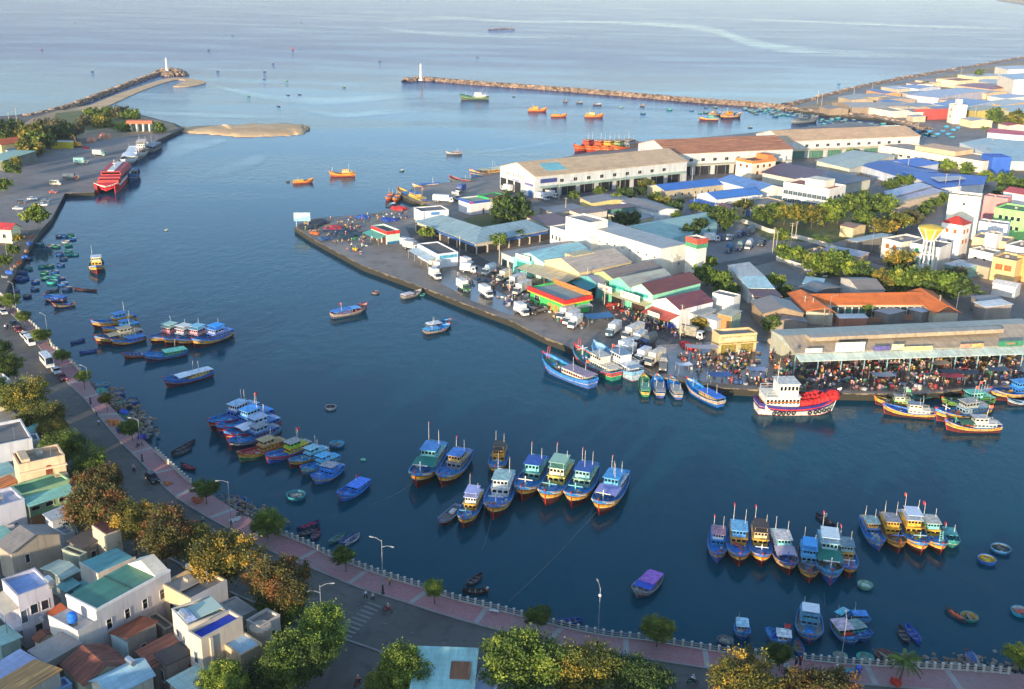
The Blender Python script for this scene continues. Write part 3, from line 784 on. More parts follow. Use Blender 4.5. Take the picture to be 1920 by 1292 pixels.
def hull_mb(L,Bm,sheer,bowrise,sternrise,transom,strakes,draft=.5,rake=.9):
 """strakes: list of (fraction of freeboard from the top, material) bands"""
 st=boat_sections(L,Bm,sheer,bowrise,sternrise,transom);mb=MB()
 n=len(st);bands=[0.0]+[b for b,_ in strakes]+[1.0];mats=[m_ for _,m_ in strakes]+[strakes[-1][1]]
 prof=[]
 for (x,hb,z) in st:
  row=[]
  s=(x+L/2)/L
  for b in bands:
   zz2=z-(z+draft * .2)*b
   fl=1 - .30*b**1.5-(.35*b if s > .75 else 0)*(s - .75)*4
   xr=x-rake*b*max(0,(s - .55) / .45)**2 + .25*b*max(0,(.2-s) / .2)
   row.append((xr,hb*max(.0,fl),zz2))
  row.append((row[-1][0] - .15*max(0,(s - .55) / .45),hb * .30,-draft))
  prof.append(row)
 k=len(prof[0])
 for sg in (1,-1):
  vs=[(p[0],p[1]*sg,p[2]) for r in prof for p in r]
  for i in range(n-1):
   for j in range(k-1):
    q=(i*k+j,(i+1)*k+j,(i+1)*k+j+1,i*k+j+1)
    mt_=mats[min(j,len(mats)-1)]
    if sg==1: mb.add([vs[a] for a in q],[(3,2,1,0)],mt_)
    else: mb.add([vs[a] for a in q],[(0,1,2,3)],mt_)
 for j in range(k-1):                                       # transom
  a,b=prof[0][j],prof[0][j+1]
  mb.add([(a[0],a[1],a[2]),(b[0],b[1],b[2]),(b[0],-b[1],b[2]),(a[0],-a[1],a[2])],[(3,2,1,0)],mats[min(j,len(mats)-1)])
 return mb,st
def deck_mb(st,drop,inset=.12,mat=0,i0=0,i1=None):
 mb=MB();i1=len(st) if i1 is None else i1
 for i in range(i0,i1-1):
  (x0,b0,z0),(x1,b1,z1)=st[i],st[i+1];b0=max(0,b0-inset);b1=max(0,b1-inset)
  d0=z0-drop;d1=z1-drop
  mb.add([(x0,-b0,d0),(x1,-b1,d1),(x1,b1,d1),(x0,b0,d0)],[(0,1,2,3)],mat)
  for sg in (1,-1):                                       # inner bulwark
   q=[(x0,b0*sg,d0),(x1,b1*sg,d1),(x1,(b1+inset * .2)*sg,z1),(x0,(b0+inset * .2)*sg,z0)]
   mb.add(q,[(0,1,2,3)] if sg==1 else [(3,2,1,0)],1)
 (x0,b0,z0)=st[i0]
 mb.add([(x0 + .12,-b0,z0-drop),(x0 + .12,b0,z0-drop),(x0 + .12,b0,z0),(x0 + .12,-b0,z0)],[(0,1,2,3)],1)
 return mb
def rail_cap(st,w,h,mat=0):
 mb=MB()
 for sg in (1,-1):
  for i in range(len(st)-1):
   (x0,b0,z0),(x1,b1,z1)=st[i],st[i+1]
   a0,a1=max(b0-w,0),max(b1-w,0);o0,o1=b0 + .05,b1 + .05
   P=[(x0,a0*sg,z0+h),(x1,a1*sg,z1+h),(x1,o1*sg,z1+h),(x0,o0*sg,z0+h)]
   mb.slab(P if sg==-1 else P[::-1],h)
 x,b,z=st[0];mb.box(x - .05,-b,z,x+w,b,z+h)
 return mb
def cabin_box(mb,x0,x1,hw,z0,z1,tp=.06,mat=0):
 mb.box(x0,-hw,z0,x1,hw,z1,mat,tp)
def cabin(par,name,x0,x1,hw,z0,h,wall,roofc,ov=.3,win=True,wincol='#161c22',fwd=True,th=.1,nw=4,band=None):
 """a deckhouse with window openings and a roof, one thing > cabin > roof, window"""
 mb=MB();mb.box(x0,-hw,z0,x1,hw,z0+h)
 if band: mb.box(x0 - .02,-hw - .02,z0+h * .05,x1 + .02,hw + .02,z0+h * .22,1)
 c=mb.build(name,[M(wall,'paint'),M(band or wall,'paint')],par)
 rb=MB();rb.slab([(x0-ov,-hw-ov,z0+h+th),(x1+ov,-hw-ov,z0+h+th),(x1+ov,hw+ov,z0+h+th + .04),(x0-ov,hw+ov,z0+h+th + .04)],th)
 rb.build('roof',M(roofc,'paint'),c)
 if win:
  wb=MB();wz0,wz1=z0+h * .48,z0+h * .80
  for i in range(nw):                                      # front and back row
   y=-hw+(2*hw)*(i + .5)/nw;ww=hw/nw * .72
   wb.box(x1 - .01,y-ww,wz0,x1 + .03,y+ww,wz1)
  ns=max(2,int((x1-x0) / .9))
  for i in range(ns):
   x=x0+(x1-x0)*(i + .5)/ns;ww=(x1-x0)/ns * .33
   for sg in (1,-1): wb.box(x-ww,sg*hw - .03,wz0,x+ww,sg*hw + .03,wz1)
  wb.build('window_row',M(wincol,'glass'),c)
 return c
def mast(par,x,y,z0,h,col='#c9c6bd',r=.07,lean=0.0,flag=None,name='mast'):
 mb=MB();mb.tube((x,y,z0),(x+lean,y,z0+h),r,r * .6,6)
 m_=mb.build(name,M(col,'paint'),par)
 if flag:
  fb=MB();fz=z0+h - .05
  vs=[]
  for i in range(4): vs+=[(x+lean - .35*i,y + .12*math.sin(i*1.6),fz),(x+lean - .35*i,y + .12*math.sin(i*1.6 + .4),fz - .75)]
  fb.add(vs,[(i*2,i*2+1,i*2+3,i*2+2) for i in range(3)])
  fb.build('flag',M(flag,'cloth'),m_)
 return m_
def place_boat(bow,stern,name,label,group,Lk=1.0):
 a,b=at(*bow),at(*stern);d=a-b;L=d.length*Lk;c=(a+b)/2
 return thing(name,label,'fishing boat' if 'fishing' in name else 'boat',(c.x,c.y,0),math.atan2(d.y,d.x),group),L
BLUE,CYAN,YEL,ORG,RED,WHT,TEAL,BRN,GRN = '#2589cc','#6fc0d4','#e0a638','#d8822e','#c8352a','#d8d6ce','#3a9a98','#6b4a35','#3d9a62'
def fishing_boat(bow,stern,label,group=None,beam=None,hull='#4a2320',strake=YEL,rail=BLUE,deck=BLUE,stem=RED,c1=CYAN,c2=WHT,roof=BLUE,tarp=None,masts=2,post=WHT,flag=None,tiers=2,boot='#8a2f28',band=None,aft=True,Lk=1.0,rnd=None,hs=1.0,net=None,gallows=None,top3=None,name_txt=None,engine=None,low=False,cs=(.11,.51),hwk=.31,hk=1.0,bul=None):
 o,L=place_boat(bow,stern,'fishing_boat',label,group,Lk)
 Bm=beam or max(1.9,L * .31);k=min(1.25,max(.5,L/18.0))*hs
 sh=1.65*k;br=2.15*k;sr = .55*k
 hb,st=hull_mb(L,Bm,sh,br,sr,.62,[(.20,0),(.25,1),(.42,0),(.47,3),(.9,1),(1.0,2)],.5*k,1.3*k)
 hb.build('hull',[M(strake,'paint'),M(hull,'paint'),M(boot,'paint'),M('#e5c98a','paint')],o)
 rail_cap(st,.16*k,.12*k).build('rail',M(rail,'paint'),o)
 drop = .55*k
 dk=deck_mb(st,drop,.1).build('deck',[M(deck,'paint'),M(bul or rail,'paint')],o)
 def X(s): return -L/2+L*s
 def Z(s):
  i=min(int(s*12),11);t=s*12-i;return st[i][2]*(1-t)+st[i+1][2]*t-drop
 sb=MB();sb.slab([(X(.955),-.12,st[12][2] + .25*k),(X(1.0) + .1,-.10,st[12][2] + .45*k),(X(1.0) + .1,.10,st[12][2] + .45*k),(X(.955),.12,st[12][2] + .25*k)][::1],.3*k)
 sb.tube((X(1.0) + .03,0,st[12][2] + .4*k),(X(1.0)-1.3*k,0,-.2),.13*k,.10*k,6)
 sb.build('stem',M(stem,'paint'),o)
 if low:
  eb=MB();eb.box(X(.2),-Bm * .2,Z(.2),X(.4),Bm * .2,Z(.2) + .9*k);eb.build('engine_box',M(c1,'paint'),o)
  th=MB()
  for s in (.5,.62,.74): th.box(X(s),-Bm * .42,Z(s) + .2,X(s) + .25,Bm * .42,Z(s) + .28)
  th.build('thwart',M('#8a8378','paint'),o)
  return o,L,X,Z,k
 hw=Bm*hwk
 x0,x1=X(cs[0]),X(cs[1]);z1=Z(.3);h1=1.8*k*hk
 a1=cabin(o,'deckhouse',x0,x1,hw,z1,h1,c1,roof if tiers==1 else c1,.25,band=band,nw=3)
 if tiers >= 2:
  x2=x1-(x1-x0) * .62;h2=1.7*k*hk;zz2=z1+h1 + .1
  a2=cabin(o,'wheelhouse',x2,x1 - .3*k,hw * .86,zz2,h2,c2,roof,.35,nw=4)
  rb=MB()
  for (xa,ya) in ((x0 + .1,hw - .1),(x0 + .1,-hw + .1)): rb.tube((xa,ya,zz2),(xa,ya,zz2 + .9*k),.04,.04,4)
  for hh in (.45,.9):
   rb.tube((x0 + .1,-hw + .1,zz2+hh*k),(x0 + .1,hw - .1,zz2+hh*k),.035,.035,4)
   for sg in (1,-1): rb.tube((x0 + .1,sg*(hw - .1),zz2+hh*k),(x2,sg*(hw - .1),zz2+hh*k),.035,.035,4)
  rb.build('railing',M(c2,'paint'),o)
  ztop=zz2+h2
  if top3:
   cb=MB()
   for (xa,ya) in ((x2,hw * .8),(x2,-hw * .8),(x1 - .5,hw * .8),(x1 - .5,-hw * .8)): cb.tube((xa,ya,ztop),(xa,ya,ztop+1.2*k),.04,.04,4)
   cp=cb.build('canopy_frame',M(c2,'paint'),o)
   tb=MB();tb.slab([(x2 - .4,-hw,ztop+1.2*k),(x1 - .1,-hw,ztop+1.25*k),(x1 - .1,hw,ztop+1.25*k),(x2 - .4,hw,ztop+1.2*k)],.08);tb.build('canopy',M(top3,'cloth'),cp)
 else: ztop=z1+h1
 if aft:
  ab=MB();xa,xb=X(.03),x0 - .15
  for sg in (1,-1):
   for xq in (xa,xb): ab.tube((xq,sg*hw,Z(.1)),(xq,sg*hw,Z(.1)+1.6*k),.05,.05,4)
  af=ab.build('awning_frame',M('#7d8790','paint'),o)
  tb=MB();tb.slab([(xa - .2,-hw - .1,Z(.1)+1.6*k),(xb + .1,-hw - .1,Z(.1)+1.7*k),(xb + .1,hw + .1,Z(.1)+1.7*k),(xa - .2,hw + .1,Z(.1)+1.6*k)],.07)
  tb.build('awning',M(roof,'cloth'),af)
 hc=MB()
 for i,s in enumerate((.56,.65,.74)):
  hc.box(X(s),-Bm * .17,Z(s) - .05,X(s)+L * .055,Bm * .17,Z(s) + .28*k)
 hc.build('fish_hold_hatch',M(deck if i % 2 else rail,'paint',.6),o)
 rr=random.Random(int(bow[0]*7+bow[1]));gear=['#c9c5ba','#d0702f','#2f8f94','#7a6a58','#b9bcc0','#d0a030','#4a4a4e','#a04038']
 for i in range(rr.randint(5,9)):
  s=rr.choice((rr.uniform(.52,.86),rr.uniform(.04,.14)));y=rr.uniform(-.34,.34)*Bm*(1 if s < .8 else .6);q=rr.uniform(.22,.5)*k;c_=M(rr.choice(gear),'paint');T=MB();t_=rr.random()
  if t_ < .35: T.lathe((X(s),y,Z(s)),[(q * .7,0),(q * .75,q),(q * .6,q*1.7)],8);nm_ = 'barrel'
  elif t_ < .7: T.box(X(s)-q,y-q * .7,Z(s) - .05,X(s)+q,y+q * .7,Z(s)+q*1.1);nm_ = 'deck_box'
  else: T.torus((X(s),y,Z(s) + .12),q,q * .35,'z',9,5);nm_ = 'rope_coil'
  T.build(nm_,c_,o)
 T=MB()
 for sg in (1,-1): T.tube((x0 + .2,sg*hw*1.05,z1+h1 * .62),(x1 - .2,sg*hw*1.05,z1+h1 * .62),.09*k,.09*k,5)
 T.build('fender_rail',M(rr.choice(gear),'paint'),o)
 if post:
  s = .80;pb=MB();pb.box(X(s) - .12*k,-.12*k,Z(s),X(s) + .12*k,.12*k,Z(s)+2.6*k,0,.03)
  pb.box(X(s) - .08*k,-1.5*k,Z(s)+1.7*k,X(s) + .08*k,1.5*k,Z(s)+1.88*k)
  pb.build('king_post',M(post,'paint'),o)
 if tarp:
  tf=MB();xa,xb=X(.50) + .1,X(.72);zt=Z(.6)+1.9*k
  for xq in (xa,xb):
   for sg in (1,-1): tf.tube((xq,sg*Bm * .36,Z(.6) - .2),(xq,sg*Bm * .36,zt - .1),.05,.05,4)
  tfo=tf.build('tarpaulin_frame',M('#8a8a84','paint'),o)
  tb=MB();nn=7;vs=[]
  for i in range(nn):
   u=i/(nn-1);y=-Bm * .42+Bm * .84*u;sag = .35*k*math.cos((u - .5)*2.6)
   vs+=[(xa - .2,y,zt - .25+sag),(xb + .3,y,zt - .35+sag)]
  tb.add(vs,[(2*i,2*i+1,2*i+3,2*i+2) for i in range(nn-1)]);tb.build('tarpaulin',M(tarp,'cloth'),tfo)
 for i in range(masts):
  y=(-1,1,0,.5)[i % 4]*hw * .75
  mast(o,x0+(x1-x0)*(.30 + .2*i),y,ztop + .1,rr.uniform(2.4,4.2)*k,'#cfcabd',.055,rr.uniform(-.2,.2),flag if i==0 else None,'mast')
 if gallows:
  gb=MB();xg=X(.9)
  for sg in (1,-1): gb.tube((xg,sg * .5*k,Z(.9)),(xg - .6,sg * .28*k,Z(.9)+3.6*k),.07,.06,5)
  for i in range(6): gb.tube((xg - .1*i,-.5*k + .04*i,Z(.9) + .6*i*k),(xg - .1*i,.5*k - .04*i,Z(.9) + .6*i*k),.045,.045,4)
  gb.build('gallows',M(gallows,'paint'),o)
 if net:
  nb=MB();rn=random.Random(int(bow[0]))
  for i in range(7): nb.blob((X(.53 + .04*i),rn.uniform(-.22,.22)*Bm,Z(.6) + .25*k),.6*k,.5*k,.42*k,7,4,.25,0,rn)
  nb.build('net_pile',M(net,'cloth'),o)
 if engine:
  eb=MB();eb.box(X(.55),-Bm * .2,Z(.55),X(.66),Bm * .2,Z(.55)+1.1*k);eb.build('engine_box',M(engine,'paint'),o)
 if name_txt and L>11:
  i=11;(xa,ba,za),(xb,bb,zb)=st[10],st[11]
  for sg in (1,-1):
   p=Vector((xa,ba*sg,za));q=Vector((xb,bb*sg,zb));d=(q-p) if sg==-1 else (p-q)
   yaw=math.atan2(d.y,d.x);nrm=Vector((d.y,-d.x,0)).normalized();mid=(p+q)/2+nrm * .06-Vector((0,0,.32*k))
   pit=-math.asin(max(-1,min(1,d.z/d.length)))
   lettering(name_txt,.42*k,'#e8e2d0',o,mid,(math.pi/2,pit,yaw),'registration_number')
 return o,L,X,Z,k
# small open boats
CAN = {}
def canoe(bow,stern,label,hull='#3a3536',inside='#5a4a42',group=None,beam=None,rim=None,name='canoe',load=None):
 a,b=at(*bow),at(*stern);d=a-b;L=max(d.length,4.5);c=(a+b)/2
 o=thing(name,label,'boat',(c.x,c.y,0),math.atan2(d.y,d.x),group);Bm=beam or 1.5
 n=9;st=[]
 for i in range(n):
  s=i/(n-1);u=2*s-1;st.append((-L/2+L*s,Bm/2*(1-abs(u)**2.6),.42 + .38*abs(u)**2.4))
 mb=MB()
 for sg in (1,-1):
  for i in range(n-1):
   (x0,b0,z0),(x1,b1,z1)=st[i],st[i+1]
   q=[(x0,b0*sg,z0),(x1,b1*sg,z1),(x1 * .97,b1 * .6*sg,-.15),(x0 * .97,b0 * .6*sg,-.15)]
   mb.add(q,[(3,2,1,0)] if sg==1 else [(0,1,2,3)])
 mb.build('hull',M(hull,'paint'),o)
 deck_mb(st,.30,.06).build('floor_boards',[M(inside,'paint'),M(inside,'paint')],o)
 rail_cap(st,.07,.06).build('rail',M(rim or hull,'paint'),o)
 tb=MB()
 for s in (.28,.5,.72): tb.box(-L/2+L*s - .12,-Bm * .42,.33,-L/2+L*s + .12,Bm * .42,.38)
 tb.build('thwart',M('#7d7468','paint'),o)
 if load:
  lb=MB();rn=random.Random(int(bow[0]))
  for i in range(5): lb.blob((-L * .3+L * .13*i,rn.uniform(-.1,.1),.45),.45,.35,.25,7,4,.25,0,rn)
  lb.build('net_pile',M(load,'cloth'),o)
 return o
BASK = {}
def basket_mesh(part):
 if part not in BASK:
  mb=MB();n=14
  if part == 'hull': mb.lathe((0,0,0),[(.55,-.28),(.8,-.12),(.95,.18),(1.0,.42)],n,0,False);mb.lathe((0,0,0),[(.55,-.281),(.001,-.30)],n,0,False)
  elif part == 'inside': mb.lathe((0,0,0),[(.97,.42),(.9,.2),(.7,.02),(.001,-.02)],n,0,False)
  elif part == 'rim': mb.torus((0,0,.44),.99,.055,'z',n,6)
  elif part == 'net':
   rn=random.Random(3)
   for i in range(6): mb.blob((rn.uniform(-.4,.4),rn.uniform(-.4,.4),.2),.35,.3,.22,7,4,.25,0,rn)
  elif part == 'bench': mb.box(-.16,-.93,.26,.16,.93,.31)
  BASK[part]=mb.mesh(part,M('#888888','paint'),True)
 return BASK[part]
def basket_boat(px,py,label,hull=BLUE,inside='#8a7a62',r=1.0,net=None,group='round basket boats',far=False,z=0.0,tilt=None):
 p=at(px,py,z + .2)
 o=thing('basket_boat',label,'basket boat',(p.x,p.y,z),px * .37,group);o.scale=(r,r,r)
 if tilt: o.rotation_euler=tilt+(px * .3,)
 link('hull',basket_mesh('hull'),o,mat=M(hull,'paint'))
 link('inside',basket_mesh('inside'),o,mat=M(inside,'paint'))
 if not far:
  link('rim',basket_mesh('rim'),o,mat=M(hull,'paint'))
  link('bench',basket_mesh('bench'),o,mat=M('#9a8f7d','paint'))
  if net: link('net_pile',basket_mesh('net'),o,mat=M(net,'cloth'))
 return o
VM = {}
def wheel_mesh(r,w):
 k=('wheel',r,w)
 if k not in VM:
  mb=MB();mb.tube((0,-w/2,0),(0,w/2,0),r,r,12,0);mb.tube((0,-w/2 - .01,0),(0,w/2 + .01,0),r * .55,r * .55,10,1)
  VM[k]=mb.mesh('wheel',[M('#1c1c1e','plain'),M('#9a9a9a','plain')])
 return VM[k]
def prof_mesh(key,prof,w,mat_ids,mats,tuck=0.0,tz=99):
 """extrude a side profile (x, z) across y, narrowing above tz"""
 if key in VM: return VM[key]
 mb=MB();n=len(prof)
 def y(z): return w/2-(tuck*max(0,(z-tz)))
 vs=[(x,-y(z),z) for x,z in prof]+[(x,y(z),z) for x,z in prof]
 ar=sum(prof[i][0]*prof[(i+1) % n][1]-prof[(i+1) % n][0]*prof[i][1] for i in range(n))
 a=tuple(range(n));b=tuple(range(2*n-1,n-1,-1))
 mb.add(vs,[a,b] if ar>0 else [a[::-1],b[::-1]])
 for i in range(n):
  q=(i,n+i,n+(i+1) % n,(i+1) % n);mb.add([vs[t] for t in q],[(0,1,2,3)] if ar>0 else [(3,2,1,0)],mat_ids.get(i,0))
 VM[key]=mb.mesh(key,mats);return VM[key]
def vehicle(px,py,hd,name,cat,label,group,z0=ZL + .06):
 p=at(px,py,z0);return thing(name,label,cat,(p.x,p.y,z0),hd,group)
def wheels(o,xs,y,r=.34,w=.22):
 for x in xs:
  for sg in (1,-1): link('wheel',wheel_mesh(r,w),o,(x,sg*y,r))
def car(px,py,hd,col,label,group=None,suv=False,z0=ZL + .06):
 o=vehicle(px,py,hd,'car','car',label,group,z0);t = .12 if suv else 0
 body=prof_mesh('car_body_%d' % suv,[(-2.15,.3),(2.1,.3),(2.2,.55),(2.1,.80+t),(1.0,.95+t),(-1.9,1.0+t),(-2.15,.9+t)],1.72,{},[M('#888888','paint',.25)])
 cabn=prof_mesh('car_cab_%d' % suv,[(1.05,.94+t),(.35,1.42+t*2),(-1.1-t*4,1.46+t*2),(-1.95,.98+t)],1.60,{},[M('#14181d','glass')],.25,.94+t)
 top=prof_mesh('car_top_%d' % suv,[(.40,1.41+t*2),(.30,1.47+t*2),(-1.05-t*4,1.51+t*2),(-1.2-t*4,1.44+t*2)],1.36,{},[M('#888888','paint',.25)])
 pm=M(col,'paint',.25)
 link('body',body,o,mat=pm);link('windows',cabn,o);link('roof',top,o,mat=pm)
 wheels(o,(1.35,-1.35),.8,.33)
 lb=VM.get('lights')
 if lb is None:
  b_=MB();b_.box(2.12,-.75,.58,2.2,-.4,.74);b_.box(2.12,.4,.58,2.2,.75,.74);VM['lights']=lb=b_.mesh('headlights',M('#d8d8d0','plain'))
  b_=MB();b_.box(-2.2,-.78,.72,-2.12,-.45,.88);b_.box(-2.2,.45,.72,-2.12,.78,.88);VM['tail']=b_.mesh('tail_lights',M('#7a1512','plain'))
 link('headlights',lb,o);link('tail_lights',VM['tail'],o)
 return o
def van(px,py,hd,col,label,group=None,L=5.4,h=2.35,bus=False,z0=ZL + .06):
 name = 'minibus' if bus else 'van';o=vehicle(px,py,hd,name,name,label,group,z0);k = 'van_%g_%g' % (L,h);hl=L/2;w=2.1 if bus else 1.85
 body=prof_mesh(k,[(-hl,.35),(hl,.35),(hl,.95),(hl - .35,1.15),(hl-1.1,h - .05),(hl-1.4,h),(-hl + .1,h),(-hl,h - .2)],w,{},[M('#888888','paint',.3)])
 link('body',body,o,mat=M(col,'paint',.3))
 if (k,'g') not in VM:
  g_=MB();z1,z2=h * .55,h * .86
  for sg in (1,-1):
   n=5 if bus else 3
   for i in range(n):
    a=-hl + .25+(L-1.7)*i/n;b=a+(L-1.7)/n - .12
    g_.box(a,sg*w/2 - .02,z1,b,sg*w/2 + .02,z2)
  g_.box(-hl - .02,-w * .40,z1,-hl + .02,w * .40,z2)
  g_.add([(hl - .42,-w * .45,1.2),(hl - .42,w * .45,1.2),(hl-1.05,w * .42,h - .16),(hl-1.05,-w * .42,h - .16)],[(0,1,2,3)])
  for v_i in range(len(g_.v)-4,len(g_.v)): g_.v[v_i]=(g_.v[v_i][0] + .05,g_.v[v_i][1],g_.v[v_i][2] + .03)
  VM[(k,'g')]=g_.mesh('windows',GLASS())
 link('windows',VM[(k,'g')],o);wheels(o,(hl-1.0,-hl+1.2),w/2 - .1,.36)
 return o
def truck(px,py,hd,label,group=None,box='#d8d6d0',cab='#d9d9d6',L=6.4,bh=2.3,kind='box',z0=ZL + .06,scale=1.1):
 o=vehicle(px,py,hd,'truck','truck',label,group,z0);o.scale=(scale,)*3;hl=L/2;w=2.1
 ck = 'truck_cab'
 cabm=prof_mesh(ck,[(-.85,.5),(.85,.5),(.9,1.2),(.62,2.15),(.45,2.25),(-.85,2.25)],1.95,{2: 1},[M('#888888','paint',.35),GLASS()])
 c=link('cab',cabm,o,(hl - .9,0,0),mat=[M(cab,'paint',.35),None])
 if 'cabw' not in VM:
  g_=MB()
  for sg in (1,-1): g_.box(-.35,sg * .975 - .02,1.3,.5,sg * .975 + .02,2.0)
  VM['cabw']=g_.mesh('window',GLASS())
  g_=MB();g_.box(.84,-.85,.65,.93,-.55,.85);g_.box(.84,.55,.65,.93,.85,.85);VM['cabl']=g_.mesh('headlights',M('#d8d8d0','plain'))
 link('window',VM['cabw'],c);link('headlights',VM['cabl'],c)
 k=('tbox',L,bh,kind)
 if k not in VM:
  mb=MB();x0,x1=-hl,hl-1.95
  if kind == 'box':
   mb.box(x0,-w/2,.85,x1,w/2,.85+bh)
   for i in range(1,int(L)): mb.box(x0+i*(x1-x0)/int(L) - .04,-w/2 - .025,.95,x0+i*(x1-x0)/int(L) + .04,w/2 + .025,.8+bh)
   mb.box(x0 - .03,-.04,.95,x0,.04,.8+bh)
  elif kind == 'open':
   mb.box(x0,-w/2,.85,x1,w/2,.95)
   for a in ((x0,-w/2,x1,-w/2 + .08),(x0,w/2 - .08,x1,w/2),(x0,-w/2 + .08,x0 + .08,w/2 - .08),(x1 - .08,-w/2 + .08,x1,w/2 - .08)): mb.box(a[0],a[1],.95,a[2],a[3],1.55)
  elif kind == 'canvas':
   mb.box(x0,-w/2,.85,x1,w/2,.85+bh * .6)
   mb.add([(x0,-w/2,.85+bh * .6),(x1,-w/2,.85+bh * .6),(x1,-w * .3,.85+bh),(x0,-w * .3,.85+bh),(x0,w * .3,.85+bh),(x1,w * .3,.85+bh),(x1,w/2,.85+bh * .6),(x0,w/2,.85+bh * .6)],[(0,1,2,3),(3,2,5,4),(4,5,6,7),(1,6,5,2),(0,3,4,7)])
  elif kind == 'tank':
   mb.tube((x0,0,1.95),(x1,0,1.95),1.0,1.0,14);mb.box(x0 + .3,-.7,.8,x1 - .3,.7,1.05)
  VM[k]=mb.mesh('cargo_box',M('#888888','paint'))
 link({'box': 'cargo_box','open': 'cargo_bed','canvas': 'canvas_cover','tank': 'tank'}[kind],VM[k],o,mat=M(box,'paint'))
 k=('chassis',L)
 if k not in VM:
  mb=MB();mb.box(-hl,-.45,.5,hl - .1,.45,.84);VM[k]=mb.mesh('chassis',M('#2a2a2c','plain'))
 link('chassis',VM[k],o)
 wheels(o,(hl - .8,-hl+1.3) if L<8 else (hl - .8,-hl+1.2,-hl+2.3),w/2 - .15,.42,.28)
 return o
def motorbike(px,py,hd,col,label,group=None,z0=ZL + .06):
 o=vehicle(px,py,hd,'motorbike','motorbike',label,group,z0)
 if 'bikeb' not in VM:
  mb=MB();mb.add([(-.75,-.1,.75),(-.2,-.12,.7),(.1,-.1,.45),(.45,-.08,.6),(.6,-.06,.95),(.45,-.05,1.0),(.25,-.1,.6),(-.2,-.13,.85),(-.7,-.12,.9),
      (-.75,.1,.75),(-.2,.12,.7),(.1,.1,.45),(.45,.08,.6),(.6,.06,.95),(.45,.05,1.0),(.25,.1,.6),(-.2,.13,.85),(-.7,.12,.9)],
      [tuple(range(9)),tuple(range(17,8,-1))]+[(i,i+9,(i+1) % 9+9,(i+1) % 9) for i in range(9)])
  mb.tube((.5,-.35,1.02),(.5,.35,1.02),.03,.03,5);mb.tube((.55,0,.95),(.72,0,.3),.04,.04,5);mb.box(-.7,-.13,.3,.1,.13,.55)
  VM['bikeb']=mb.mesh('body',M('#888888','paint',.3))
  mb=MB();mb.box(-.75,-.14,.86,0,.14,.95);VM['bikes']=mb.mesh('seat',M('#1b1b1d','plain'))
 link('body',VM['bikeb'],o,mat=M(col,'paint',.3));link('seat',VM['bikes'],o)
 for x in (.68,-.62): link('wheel',wheel_mesh(.28,.1),o,(x,0,.28))
 return o
PERS = {}
